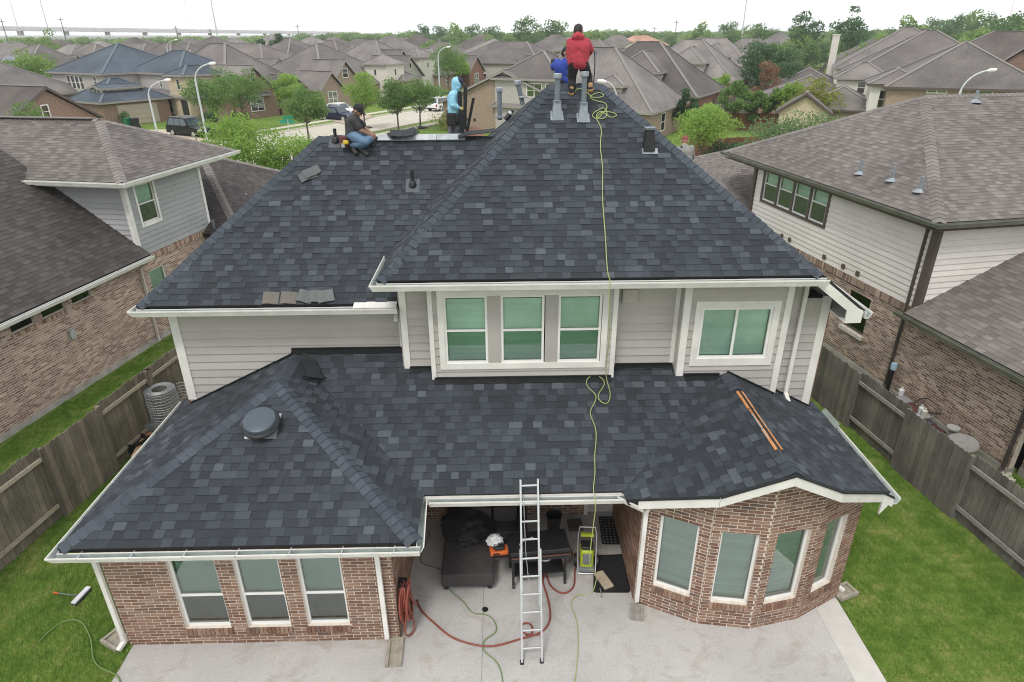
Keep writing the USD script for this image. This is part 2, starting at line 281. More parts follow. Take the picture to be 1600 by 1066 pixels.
def siding(parent, fr, poly, mat, lap=.172, holes=(), t=.026):
    """Lapped planks, each its own mesh."""
    for h in holes: poly = poly.difference(sbox(*h))
    x0, y0, x1, y1 = poly.bounds; y = y0
    while y < y1-.01:
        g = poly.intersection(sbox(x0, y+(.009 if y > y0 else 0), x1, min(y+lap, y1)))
        for q in getattr(g, 'geoms', [g]):
            if q.geom_type != 'Polygon' or q.area < .004: continue
            m = trimesh.creation.extrude_polygon(q, 1., engine='earcut'); v = m.vertices.copy()
            k = (v[:, 1]-y)/lap; z = np.where(v[:, 2] > .5, t+.006-(t-.002)*k, 0)
            mb = MB().raw(fr.pts(v[:, 0], v[:, 1], z), m.faces if fr.right else m.faces[:, ::-1]); mb.build(parent, 'plank', mat)
        y += lap
def plane_frame(o, updir):
    """Frame on a roof plane through o whose v climbs along the horizontal direction updir with the given rise (updir = (x, y, slope))."""
    h = unit([updir[0], updir[1], 0]); v = unit([h[0], h[1], updir[2]]); u = unit(np.cross(v, ZUP)); n = unit(np.cross(u, v))
    return Fr(o, u, v, n if n[2] > 0 else -n)
def roof_slab(mb, fr, xy, th=.14):
    """Solid slab under a roof plane; xy: plan corners."""
    P = []
    for x, y in xy: t = (np.dot(fr.o-A_(x, y, 0), fr.n))/fr.n[2]; P.append(A_(x, y, t))
    uv = Polygon([fr.uv(p) for p in P]).buffer(0)
    mb.prism(uv, fr, -th, 0.); return uv
def shingles(col, parent, fr, uv, mat, expo=.143, w=(.13, .26), th=.010, lam=.008, seed=1, tooth=.45):
    """Laminated shingles: every course is a run of low pieces with thicker, paler tabs between them."""
    r = np.random.RandomState(seed); pp = prep(uv); x0, y0, x1, y1 = uv.bounds; y = y0; ph = r.rand(2)*9
    while y < y1:
        x = x0-r.uniform(0, .4); hi = r.rand() < .5; row = r.uniform(-.08, .08)
        while x < x1:
            wd = r.uniform(*w); hi = (r.rand() < tooth*1.5) if not hi else (r.rand() < .25); b = sbox(x+.001, y-.004, x+wd-.001, y+expo)
            up = lam*hi; tone = np.clip((.5+.5*r.rand()**1.7 if hi else .48*r.rand())+row, 0, .999); a0, b0, a1, b1 = b.bounds
            if pp.contains(b):
                v = [fr.p(a0, b0, .001), fr.p(a1, b0, .001), fr.p(a1, b1, .001), fr.p(a0, b1, .001), fr.p(a0, b0, th+up), fr.p(a1, b0, th+up), fr.p(a1, b1, .004+up*.5), fr.p(a0, b1, .004+up*.5)]
                col.add(parent, v, flip(fr, BOX5), mat, tone)
            elif pp.intersects(b):
                g = uv.intersection(b)
                for q in getattr(g, 'geoms', [g]):
                    if q.geom_type == 'Polygon' and q.area > .0008:
                        m = trimesh.creation.extrude_polygon(q, 1., engine='earcut'); vv = m.vertices
                        z = np.where(vv[:, 2] > .5, (th+up)+(.004-th-up*.5)*np.clip((vv[:, 1]-b0)/(b1-b0), 0, 1), .001)
                        col.add(parent, fr.pts(vv[:, 0], vv[:, 1], z), m.faces if fr.right else m.faces[:, ::-1], mat, tone)
            x += wd
        y += expo
def caps(parent, a, b, n1, n2, mat, half=.15, step=.145, name='ridge_cap', lift=.016):
    """Cap shingles overlapping along the line a (low) to b; n1, n2: normals of the planes that meet there."""
    a, b = A_(*a), A_(*b); d = b-a; L = np.linalg.norm(d); d /= L
    s1 = unit(np.cross(d, n1)); s2 = unit(np.cross(d, n2))
    up = unit(np.asarray(n1)+np.asarray(n2))
    if np.dot(s1, n2) > 0: s1 = -s1
    if np.dot(s2, n1) > 0: s2 = -s2
    k = int(L/step)
    for i in range(k):
        p = a+d*step*i; q = p+d*step*1.25; h0, h1 = lift+.022, lift+.004; V = []
        for e, h in ((p, h0), (q, h1)):
            for sgn in (0, 1):
                hh = h if sgn else h-.016
                V += [e+s1*half+np.asarray(n1)*(hh-.012), e+up*(hh+.004), e+s2*half+np.asarray(n2)*(hh-.012)]
        F = [[3, 4, 10, 9], [4, 5, 11, 10], [0, 6, 7, 1], [1, 7, 8, 2], [0, 1, 4, 3], [1, 2, 5, 4], [0, 3, 9, 6], [2, 8, 11, 5]]
        mb = MB().raw(V, F); m = trimesh.Trimesh(np.vstack(mb.v), np.vstack(mb.f), process=False); trimesh.repair.fix_normals(m)
        MB().tm(m).build(parent, name, mat)
GP = [(0, -.125), (.075, -.125), (.10, -.07), (.125, -.02), (.125, .004), (.112, .004), (.108, -.02), (.086, -.065), (.066, -.112), (.01, -.112), (.01, .0), (0, .0)]
def sweep(mb, path, prof, side=1, closed=False):
    """Sweeps a profile (outward, up) along a 3D polyline with mitred corners; outward = to the right of travel (side=1)."""
    path = np.asarray(path, float); k = len(path); dirs = [unit((path[i+1]-path[i])*[1, 1, 0]) for i in range(k-1)]
    out = lambda d: A_(d[1], -d[0], 0)*side
    V = []
    for i in range(k):
        if 0 < i < k-1: o1, o2 = out(dirs[i-1]), out(dirs[i]); m = unit(o1+o2); m = m/max(np.dot(m, o1), .3)
        else: m = out(dirs[0] if i == 0 else dirs[-1])
        V += [path[i]+m*a+ZUP*b for a, b in prof]
    n = len(prof); F = []
    for i in range(k-1):
        for j in range(n): F.append([i*n+j, i*n+(j+1) % n, (i+1)*n+(j+1) % n, (i+1)*n+j])
    F = np.array(F); pg = trimesh.creation.triangulate_polygon(Polygon(prof), engine='earcut')
    T = np.vstack([F[:, [0, 1, 2]], F[:, [0, 2, 3]]]).tolist()
    pv, pf = np.asarray(pg[0]), np.asarray(pg[1])
    idx = [int(np.argmin(np.linalg.norm(np.array(prof)-p, axis=1))) for p in pv]
    for f in pf: f = [idx[q] for q in f]; T.append(f); T.append([(k-1)*n+q for q in f[::-1]])
    m = trimesh.Trimesh(V, T, process=False); trimesh.repair.fix_normals(m)
    mb.tm(m); return mb
def gutter(parent, path, mat=None, side=1, prof=GP, inner=True):
    mb = sweep(MB(), path, prof, side); g = mb.build(parent, 'gutter', mat or m_gutter)
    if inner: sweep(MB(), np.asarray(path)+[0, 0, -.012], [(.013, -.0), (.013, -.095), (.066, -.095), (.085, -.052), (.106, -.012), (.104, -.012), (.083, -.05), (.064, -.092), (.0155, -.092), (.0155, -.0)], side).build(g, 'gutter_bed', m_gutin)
    return g
def downspout(parent, pts, mat=None, w=.075, d=.055):
    mb = MB()
    for p, q in zip(pts[:-1], pts[1:]): mb.bar(p, q, w, d, up=A_(0, 1, 0) if abs(q[2]-p[2]) > .5*np.linalg.norm(np.subtract(q, p)) else ZUP)
    return mb.build(parent, 'downspout', mat or m_gutter)
def window(parent, fr, w, h, frame=.05, glz=None, fmat=None, sash=None, blind=True, screen=False, depth=.06, bmat=None, vmull=False, slat=.045):
    """fr: lower-left corner in the wall plane. The frame is the part; panes, sash and blind are its sub-parts."""
    fm, gm = fmat or m_vinyl, glz or m_glass
    mb = MB(); z0, z1 = -depth, -.012
    for a0, a1, b0, b1 in ((0, w, 0, frame), (0, w, h-frame, h), (0, frame, frame, h-frame), (w-frame, w, frame, h-frame)):
        mb.raw(box_v(fr, a0, a1, b0, b1, z0, z1), flip(fr, MB.BF))
    win = mb.build(parent, 'window', fm)
    rails = []
    if sash: MB().raw(box_v(fr, frame, w-frame, h*sash-.022, h*sash+.022, z0, z1-.008), flip(fr, MB.BF)).build(win, 'meeting_rail', fm); rails = [(frame, w-frame, frame, h*sash-.022), (frame, w-frame, h*sash+.022, h-frame)]
    elif vmull: MB().raw(box_v(fr, w/2-.025, w/2+.025, frame, h-frame, z0, z1-.008), flip(fr, MB.BF)).build(win, 'mullion', fm); rails = [(frame, w/2-.025, frame, h-frame), (w/2+.025, w-frame, frame, h-frame)]
    else: rails = [(frame, w-frame, frame, h-frame)]
    for i, (a0, a1, b0, b1) in enumerate(rails):
        MB().raw([fr.p(a0, b0, -.035), fr.p(a1, b0, -.035), fr.p(a1, b1, -.035), fr.p(a0, b1, -.035)], flip(fr, np.array([[0, 1, 2, 3]]))).build(win, 'pane', gm)
        if screen and i == 0:
            MB().raw([fr.p(a0, b0, -.045), fr.p(a1, b0, -.045), fr.p(a1, b1, -.045), fr.p(a0, b1, -.045)], flip(fr, np.array([[0, 1, 2, 3]]))).build(win, 'insect_screen', screen if screen is not True else m_screen)
    mb = MB()
    if blind:
        n = int((h-2*frame)/slat)
        for i in range(n):
            b = frame+i*slat; q = [fr.p(frame, b, -.085), fr.p(w-frame, b, -.085), fr.p(w-frame, b+slat*.93, -.105), fr.p(frame, b+slat*.93, -.105)]
            mb.raw(q, flip(fr, np.array([[0, 1, 2, 3]])), nrs.rand())
        mb.build(win, 'blind', bmat or m_blind)
    else:
        mb.raw([fr.p(0, 0, -.3), fr.p(w, 0, -.3), fr.p(w, h, -.3), fr.p(0, h, -.3)], flip(fr, np.array([[0, 1, 2, 3]]))).build(win, 'dark_interior', m_dark)
    return win
def board(parent, fr, a0, a1, b0, b1, c0, c1, mat, name='trim'): return MB().raw(box_v(fr, a0, a1, b0, b1, c0, c1), flip(fr, MB.BF)).build(parent, name, mat)

# ------------------------------------------------------------------ ground, patio
def sheet(name, poly, z, mat, label, th=None, kind='structure'):
    fr = Fr((0, 0, 0), (1, 0, 0), (0, 1, 0)); mb = MB()
    if th: mb.prism(poly, fr, z-th, z)
    else:
        pv, pf = trimesh.creation.triangulate_polygon(Polygon(poly) if not isinstance(poly, Polygon) else poly, engine='earcut'); mb.raw(np.c_[pv, np.full(len(pv), z)], pf)
    o = mb.build('/World', name, mat); mark(o, label, None, None, kind); return o
sheet('ground', [(-3300, -300), (3300, -300), (3300, 4600), (-3300, 4600)], -.06, m_terrain, 'flat suburban ground reaching to the horizon')
sheet('lawn', [(-60, -40), (60, -40), (60, 41.0), (-60, 41.0)], -.02, m_lawn, 'back and side yard turf around the house')
PATIO = [(-6.5, 2.2), (6.22, 2.2), (6.22, 8.72), (6.2, 11.4), (-1.86, 11.4), (-1.86, 8.2), (-6.5, 8.2)]
sheet('patio', PATIO, .0, m_concrete, 'pale concrete patio slab behind the house', th=.1)
sheet('pale_slab_edge', [(5.62, 2.2), (6.225, 2.2), (6.225, 8.70), (5.75, 8.70)], .004, plain('newer_concrete', (.51, .49, .455), .8, nscale=3, namt=.08, bump=.2), 'paler strip of concrete along the right edge of the patio')
mark(MB().bx(-.404, -.396, 2.3, 10.9, .0012, .0042).build('/World', 'patio_joint', plain('dark_joint', (.22, .21, .20), .9)), 'thin joint across the patio slab', None, None, 'structure')

# ------------------------------------------------------------------ the house being roofed
house = thing('brick_house', 'two storey brick and grey siding house being given new charcoal shingles', 'house')
S = .487
BR, SH = Pieces(), Pieces()
H = .0677
# wing walls
wallB = MB()
def wall_base(name, fr, poly, mat, holes=(), th=.15, parent=None):
    poly = Polygon(poly) if not isinstance(poly, Polygon) else poly
    for h in holes: poly = poly.difference(sbox(*h))
    return MB().prism(poly, fr, -th, 0).build(parent or house, name, mat)
frW = Fr((-6.55, 8.03, 0), (1, 0, 0), (0, 0, 1), (0, -1, 0))
wx = [(-5.51, -4.72), (-4.44, -3.69), (-3.41, -2.68)]
hol = [(a+6.55, .37, b+6.55, 2.06) for a, b in wx]
pW = sbox(0, 0, 4.70, 2.44)
w = wall_base('wall', frW, pW, m_mortar, hol)
brickwork(BR, w, frW, pW, m_brick, holes=hol, soldier=[(h[0]-.02, h[2]+.02, h[1]-.125, h[1]) for h in hol])
m_screenW = plain('grey_insect_screen', (.075, .085, .095), .8, nscale=40, namt=.2)
m_shadeW = plain('pale_roller_shade', (.40, .47, .45), .7, nscale=2, namt=.05)
for h in hol: window(house, frW.at(h[0], h[1], -.05), h[2]-h[0], h[3]-h[1], .045, sash=.415, screen=m_screenW, slat=.2, bmat=m_shadeW)
frWL = Fr((-6.55, 14.2, 0), (0, -1, 0), (0, 0, 1), (-1, 0, 0)); pWL = sbox(0, 0, 6.17, 2.44)
w = wall_base('wall', frWL, sbox(0, 0, 6.14, 2.435), m_mortar); brickwork(BR, w, frWL, pWL, m_brick)
frWR = Fr((-1.85, 8.03, 0), (0, 1, 0), (0, 0, 1), (1, 0, 0)); pWR = sbox(.0, 0, 3.2, 2.44)
w = wall_base('wall', frWR, sbox(.03, 0, 3.16, 2.435), m_mortar); brickwork(BR, w, frWR, pWR, m_brick)
frPB = Fr((-1.85, 11.2, 0), (1, 0, 0), (0, 0, 1), (0, -1, 0)); pPB = sbox(0, 0, 4.28, 2.44)
w = wall_base('wall', frPB, pPB, m_mortar, [(3.62, 0, 4.24, 2.05)]); brickwork(BR, w, frPB, pPB, m_brick, holes=[(3.62, 0, 4.28, 2.05)])
m_door = plain('pale_patio_door', (.55, .53, .50), .5)
door = MB().raw(box_v(frPB, 3.70, 4.24, .02, 1.98, -.10, -.05), flip(frPB, MB.BF)).build(house, 'door', m_door)
board(door, frPB, 3.62, 3.70, 0, 2.05, -.1, .03, m_trim, 'door_frame'); board(door, frPB, 3.70, 4.24, 1.98, 2.05, -.1, .03, m_trim, 'door_frame')
# bay
BP = [A_(2.41, 8.75, 0), A_(3.44, 8.23, 0), A_(4.35, 8.09, 0), A_(5.28, 8.28, 0), A_(6.25, 8.77, 0)]
def gable_z(x): return 2.5+(.474*(x-2.06) if x < 4.4 else .5046*(6.6-x))
bw = [(.31, .97, .56, 2.17), (.17, .80, .55, 2.14), (.175, .815, .555, 2.14), (.21, .74, .53, 2.14)]
for i in range(4):
    d = BP[i+1]-BP[i]; L = np.linalg.norm(d); fr = Fr(BP[i], d, ZUP, A_(d[1], -d[0], 0)); z0, z1 = gable_z(BP[i][0])-.18, gable_z(BP[i+1][0])-.18
    pg = Polygon([(0, 0), (L, 0), (L, z1), (0, z0)]); a0, a1, b0, b1 = bw[i]; h = (a0, b0, a1, b1)
    w = wall_base('wall', fr, pg, m_mortar, [h]); brickwork(BR, w, fr, Polygon([(.005, 0), (L-.005, 0), (L-.005, z1), (.005, z0)]), m_brick, holes=[h], soldier=[(a0-.02, a1+.02, b0-.125, b0)])
    window(house, fr.at(a0, b0, -.06), a1-a0, b1-b0, .042, slat=.042)
for (p, q) in ((A_(2.41, 11.3, 0), BP[0]), (BP[4], A_(6.25, 13.5, 0))):
    d = q-p; L = np.linalg.norm(d); fr = Fr(p, d, ZUP, A_(d[1], -d[0], 0)); pg = sbox(0, 0, L, 2.44)
    w = wall_base('wall', fr, pg, m_mortar); brickwork(BR, w, fr, sbox(.012, 0, L-.012, 2.44), m_brick)
# patio ceiling
MB().bx(-1.84, 2.40, 8.9, 11.2, 2.44, 2.47).build(house, 'porch_ceiling', plain('porch_ceiling_paint', (.45, .43, .40), .7))
# first floor core behind the bay (so that light does not pass through)
MB().bx(-6.3, 6.2, 11.9, 20, 0, 2.6).build(house, 'house_core', m_dark)

# ---- upper storey walls
def upper(x0, x1, Y, z0, z1, holes=()):
    fr = Fr((x0, Y, z0), (1, 0, 0), (0, 0, 1), (0, -1, 0)); pg = sbox(0, 0, x1-x0, z1-z0); hh = [(h[0]-x0, h[1]-z0, h[2]-x0, h[3]-z0) for h in holes]
    w = wall_base('wall', fr, pg, m_lapshade, hh); siding(w, fr, pg, m_siding, holes=hh); return fr
LB = 3.2
upper(-6.46, -1.9, 11.72, 2.45, 4.88)
fW = upper(-1.32, 2.14, 11.03, LB, 5.66, [(-1.16, 3.79, 1.99, 5.41)])
upper(-1.9, -1.32, 11.28, LB, 5.66); upper(2.14, 3.41, 11.28, LB, 5.66)
fW2 = upper(3.41, 5.41, 11.03, LB-.4, 5.66, [(3.63, 3.79, 5.22, 5.11)])
upper(5.41, 5.72, 11.28, 2.4, 5.6); upper(5.72, 6.27, 11.28, 2.4, 5.05)
Wf = Fr((0, 11.03, 0), (1, 0, 0), (0, 0, 1), (0, -1, 0)); Wr = Fr((0, 11.28, 0), (1, 0, 0), (0, 0, 1), (0, -1, 0)); W2 = Fr((0, 11.72, 0), (1, 0, 0), (0, 0, 1), (0, -1, 0))
# returns of the projecting boxes
for x in (-1.32, 2.14, 3.41, 5.41): MB().bx(x-.02, x+.02, 11.04, 11.4, LB-.4, 5.66).build(house, 'return_wall', m_siding)
MB().bx(-1.93, -1.89, 11.29, 11.9, LB, 5.66).build(house, 'return_wall', m_siding)
# triple window group: surround, three double-hung windows
for a0, a1, b0, b1 in ((-1.17, 2.0, 5.29, 5.42), (-1.17, 2.0, 3.78, 3.9), (-1.17, -1.06, 3.9, 5.29), (1.89, 2.0, 3.9, 5.29)): board(house, Wf, a0, a1, b0, b1, .004, .045, m_trim)
for a0, a1 in ((-.25, .0), (.83, 1.07)): board(house, Wf, a0, a1, 3.9, 5.29, .002, .03, m_siding, 'mullion_panel')
m_blindU = pieces('green_tinted_blind', [(0, (.70, .78, .73)), (1, (.80, .86, .82))], .5, grain=5, gamt=.05, bump=0.)
for a in (-1.06, .0, 1.07): window(house, Wf.at(a, 3.9, .03), .81, 1.39, .045, sash=.49, screen=glass('screen_tint_%d' % round(a*100+200), (.62, .72, .70), .0), bmat=m_blindU, glz=m_glassU, slat=.05)
for a0, a1, b0, b1 in ((3.63, 5.22, 4.99, 5.12), (3.63, 5.22, 3.78, 3.93), (3.63, 3.75, 3.93, 4.99), (5.10, 5.22, 3.93, 4.99)): board(house, Wf, a0, a1, b0, b1, .004, .045, m_trim)
window(house, Wf.at(3.75, 3.93, .03), 1.35, 1.06, .05, vmull=True, bmat=m_blindU, glz=m_glassU, slat=.05)
# corner boards
for fr, a0, a1, b0, b1 in ((Wf, -1.345, -1.26, 3.56, 5.5), (Wf, 2.085, 2.175, 3.55, 5.5), (Wf, 3.40, 3.53, 3.56, 5.5), (Wf, 5.30, 5.42, 3.1, 5.5), (Wr, -1.9, -1.78, 3.68, 5.5), (Wr, 3.31, 3.39, 3.68, 5.5),
                           (Wr, 6.12, 6.28, 2.66, 5.1), (W2, -6.49, -6.32, 2.8, 4.86), (W2, -2.02, -1.94, 3.5, 4.75)):
    board(house, fr, a0, a1, b0, b1, -.01, .04, m_trim, 'corner_board')
# brick returns seen as slivers at both ends
for x, Y, s_ in ((6.28, 11.29, 1), (-6.48, 11.73, -1)):
    fr = Fr((x, Y, 0), (0, 1, 0), (0, 0, 1), (s_, 0, 0)); pg = sbox(0, 0, 5, 4.9); w = wall_base('wall', fr, pg, m_mortar); brickwork(BR, w, fr, sbox(0, 0, .8, 4.9), m_brick, depth=.05)
# fixtures on the upper wall
board(house, Wr, 2.28, 2.56, 5.04, 5.31, .0, .12, m_siding, 'wall_vent')
MB().lathe([(.035, 0), (.05, .03), (.06, .13), (.055, .15), (.0, .15)], (-2.02, 11.55, 4.72), 12, (0, -.6, -.8)).build(house, 'wall_camera', m_vinyl, 40)
for p, dr in (((5.5, 11.0, 5.5), (-.3, -.8, -.5)), ((5.6, 11.0, 5.5), (.3, -.8, -.5))): MB().lathe([(.03, -.05), (.05, .02), (.06, .1), (.05, .11), (0, .11)], p, 12, dr).build(house, 'flood_light', m_vinyl, 40)
downspout(house, [(5.74, 10.55, 5.62), (5.74, 11.2, 5.42), (5.73, 11.2, 3.02), (5.73, 11.0, 2.93)])
downspout(house, [(-2.05, 7.75, 2.34), (-2.06, 7.96, 2.2), (-2.06, 7.97, .1)])
downspout(house, [(-6.6, 7.82, 2.3), (-6.6, 7.99, 2.15), (-6.6, 7.99, .14), (-6.66, 7.86, .07)])
downspout(house, [(2.44, 8.56, 2.36), (2.44, 8.66, 2.2), (2.44, 8.66, .1)])
downspout(house, [(6.45, 8.85, 2.36), (6.31, 8.95, 2.15), (6.31, 8.95, .1), (6.42, 8.85, .05)])

# ---- lower roof
roof = MB()
frF = plane_frame((0, 7.7, 2.5), (0, 1, S)); frL = plane_frame((-6.85, 9, 2.5), (1, 0, S)); frR = plane_frame((-1.36, 9, 2.5), (-1, 0, S)); frM = plane_frame((0, 8.84, 2.5), (0, 1, S))
frBL = plane_frame((2.06, 9, 2.5), (1, 0, .474)); frBR = plane_frame((6.6, 9, 2.5), (-1, 0, .5046))
AX = -4.105; AY = 7.7+2.745; VY = 8.84+2.745
planes = [(frF, [(-6.85, 7.7), (-1.36, 7.7), (AX, AY)]), (frL, [(-6.85, 7.7), (AX, AY), (AX, 11.72), (-6.46, 11.72), (-6.46, 12.2), (-6.85, 12.2)]),
    (frR, [(-1.36, 7.7), (-1.36, 8.84), (AX, VY), (AX, AY)]),
    (frM, [(-1.36, 8.84), (2.06, 8.84), (4.28, 11.0), (3.41, 11.02), (3.41, 11.27), (2.14, 11.27), (2.14, 11.02), (-1.32, 11.02), (-1.32, 11.27), (-1.9, 11.27), (-1.9, 11.71), (AX, 11.71), (AX, VY)]),
    (frBL, [(2.06, 8.84), (2.06, 8.62), (2.25, 8.52), (3.37, 7.92), (4.4, 7.79), (4.4, 11.0), (4.28, 11.0)]),
    (frBR, [(4.4, 7.79), (5.27, 7.92), (6.44, 8.61), (6.6, 8.68), (6.6, 11.7), (6.27, 11.7), (6.27, 11.27), (5.41, 11.27), (5.41, 11.02), (4.4, 11.02)])]
uvs = [roof_slab(roof, fr, xy, .13) for fr, xy in planes]
lower = roof.build(house, 'roof', m_deck, label='lower roof over the rooms and patio')
for i, ((fr, xy), uv) in enumerate(zip(planes, uvs)): shingles(SH, lower, fr, uv, m_shingle, seed=20+i)
zr = lambda fr, x, y: np.dot(fr.o-A_(x, y, 0), fr.n)/fr.n[2]
AP = A_(AX, AY, zr(frF, AX, AY))
caps(lower, (-6.83, 7.72, 2.5), AP, frF.n, frL.n, m_cap); caps(lower, (-1.38, 7.72, 2.5), AP, frF.n, frR.n, m_cap)
caps(lower, AP, (AX, 11.66, AP[2]), frL.n, frR.n, m_cap); caps(lower, (4.4, 7.8, zr(frBL, 4.4, 7.8)), (4.4, 8.35, zr(frBL, 4.4, 8)), frBL.n, frBR.n, m_cap); caps(lower, (4.4, 10.35, zr(frBL, 4.4, 8)), (4.4, 10.98, zr(frBL, 4.4, 8)), frBL.n, frBR.n, m_cap)
# flashing where roof meets the walls
m_flash = plain('black_flashing', (.008, .009, .01), .35, nscale=8, namt=.3)
for fr, a0, a1, b in ((W2, AX-.1, -1.95, 3.9), (Wr, -1.8, -1.36, 3.68), (Wf, -1.3, 2.13, 3.56), (Wr, 2.17, 3.38, 3.68), (Wf, 3.55, 4.25, 3.56)):
    MB().raw(box_v(fr, a0, a1, b-.06, b+.05, .002, .05), flip(fr, MB.BF)).build(lower, 'flashing', m_flash)
    MB().raw(box_v(Fr(fr.p(0, b, 0), (1, 0, 0), frM.v, frM.n), a0, a1, -.15, .0, .016, .024), MB.BF).build(lower, 'flashing', m_flash)
def flash_line(a, b, n, wdt=.05):
    a, b = A_(*a), A_(*b); MB().bar(a+A_(0, -.025, .025), b+A_(0, -.025, .025), .03, .05).build(lower, 'flashing', m_flash)
flash_line((-6.46, 11.71, zr(frL, -6.46, 0)), (AX, 11.71, zr(frL, AX, 0)), frL.n); flash_line((4.4, 11.02, zr(frBR, 4.4, 0)), (5.41, 11.02, zr(frBR, 5.41, 0)), frBR.n); flash_line((5.41, 11.27, zr(frBR, 5.41, 0)), (6.3, 11.27, zr(frBR, 6.3, 0)), frBR.n)
# opened ridge of the bay roof: bare orange boards either side of a slit
m_ply = pieces('bare_orange_plywood', [(0, (.48, .20, .075)), (1, (.62, .32, .14))], .7, grain=20, gamt=.4, bump=.3, stretch=(1, .2, 1))
slot = A_(4.4, 8.42, zr(frBL, 4.4, 8)); RL = 1.88
for i in range(3):
    for n_, sg in ((frBL.n, -1), (frBR.n, 1)):
        sd = unit(np.cross(n_, A_(0, 1, 0)))*(1 if True else 1); sd = sd if sd[0]*sg > 0 else -sd
        o = slot+A_(0, i*RL/3+.01, 0)+sd*.018+n_*.012; MB().ob(o, sd*(.035+.01*((i+sg) % 2)), A_(0, RL/3-.03, 0), n_*.012).build(lower, 'ridge_board', m_ply)
MB().bx(4.382, 4.418, 8.42, 10.3, slot[2]-.02, slot[2]+.016).build(lower, 'ridge_slit', m_dark)
MB().bx(4.34, 4.36, 8.75, 9.5, slot[2]-.008, slot[2]+.006).build(lower, 'flashing', m_galv)
# gutters and fascia of the lower roof
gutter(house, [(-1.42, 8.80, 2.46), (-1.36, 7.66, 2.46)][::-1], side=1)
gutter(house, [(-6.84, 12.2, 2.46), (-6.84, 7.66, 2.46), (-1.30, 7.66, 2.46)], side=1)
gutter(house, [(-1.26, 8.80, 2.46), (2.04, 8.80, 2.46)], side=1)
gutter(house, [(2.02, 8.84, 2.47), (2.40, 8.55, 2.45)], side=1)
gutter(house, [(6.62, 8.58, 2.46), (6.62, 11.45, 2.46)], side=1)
MB().bx(-1.85, 2.05, 8.82, 8.88, 2.30, 2.46).build(house, 'fascia', m_trim)
FAS = [(2.27, 8.53), (3.37, 7.92), (4.4, 7.79), (5.27, 7.92), (6.44, 8.61), (6.62, 8.6)]
fz = lambda x, y: (zr(frBL, x, y) if x <= 4.4 else zr(frBR, x, y))
for (x0, y0), (x1, y1) in zip(FAS[:-1], FAS[1:]):
    d = unit([x1-x0, y1-y0, 0]); n = A_(d[1], -d[0], 0); a, b = A_(x0, y0, fz(x0, y0)-.012), A_(x1, y1, fz(x1, y1)-.012)
    MB().ob(a-ZUP*.19+n*.001, b-a+d*.004, ZUP*.18, n*.03).build(house, 'fascia', m_trim)
    MB().ob(a-ZUP*.014+n*.005, b-a, ZUP*.03, n*.045).build(house, 'drip_edge', m_deck)
    MB().ob(a-ZUP*.19, b-a, ZUP*.015, -n*.4).build(house, 'soffit', m_trim)
MB().bx(6.4, 6.6, 8.72, 11.3, 2.3, 2.33).build(house, 'soffit', m_trim)
MB().raw([(6.44, 8.575, 2.4), (6.6, 8.575, 2.4), (6.44, 8.575, 2.12), (6.44, 8.62, 2.4), (6.6, 8.62, 2.4), (6.44, 8.62, 2.12)], [[0, 2, 1], [3, 4, 5], [0, 1, 4], [0, 4, 3], [0, 3, 5], [0, 5, 2], [1, 2, 5], [1, 5, 4]]).build(house, 'fascia', m_trim)
for y in np.arange(7.9, 12, .75): MB().bx(-6.96, -6.82, y, y+.02, 2.44, 2.455).build(house, 'gutter_strap', m_galv)
for x in np.arange(-6.5, -1.5, .8): MB().bx(x, x+.02, 7.53, 7.7, 2.44, 2.456).build(house, 'gutter_strap', m_galv)
# bent gutter flap on the far right eave
MB().ob((6.62, 10.7, 2.46), (.07, 0, .10), (0, .62, 0), (.01, 0, .012)).build(house, 'gutter_flap', m_gutin)

# ---- upper roofs
SZ, SY = 5.76, 10.56; s1 = .853
frU = plane_frame((0, SY, SZ), (0, 1, s1))
aL = atp(858, 133.5, frU.o, frU.n); aR = atp(941, 133.5, frU.o, frU.n); aR[1] = aL[1]; aR[2] = aL[2]
XL, XR = -2.14, 5.66
sl = (aL[2]-SZ)/(aL[0]-XL); sr = (aR[2]-SZ)/(XR-aR[0])
frUL = plane_frame((XL, 11, SZ), (1, 0, sl)); frUR = plane_frame((XR, 11, SZ), (-1, 0, sr))
E2Z, E2Y, s2 = 5.04, 11.30, .866
frH = plane_frame((0, E2Y, E2Z), (0, 1, s2)); HX = -6.82; HR = 3.0
frHL = plane_frame((HX, 12, E2Z), (1, 0, s2)); rz2 = E2Z+s2*HR; ry2 = E2Y+HR
vy0 = E2Y+(SZ-E2Z)/s2; vx1 = XL+(rz2-SZ)/sl
back = 18.5
planesU = [(frU, [(XL, SY), (XR, SY), (aR[0], aR[1]), (aL[0], aL[1])], 1), (frUL, [(XL, SY), (aL[0], aL[1]), (aL[0]-(aL[0]-XL)*.55, aL[1]+3.4*.55), (vx1, ry2), (XL, vy0)], 1),
    (frUR, [(XR, SY), (aR[0], aR[1]), (XR, aL[1]+3.4)], 0),
    (frH, [(HX, E2Y), (-1.93, E2Y), (-1.93, 11.9), (XL, vy0), (vx1, ry2), (HX+HR, ry2)], 1), (frHL, [(HX, E2Y), (HX+HR, ry2), (HX, ry2+HR)], 0)]
ro = MB(); uvs = [roof_slab(ro, fr, xy, .13) for fr, xy, _ in planesU]
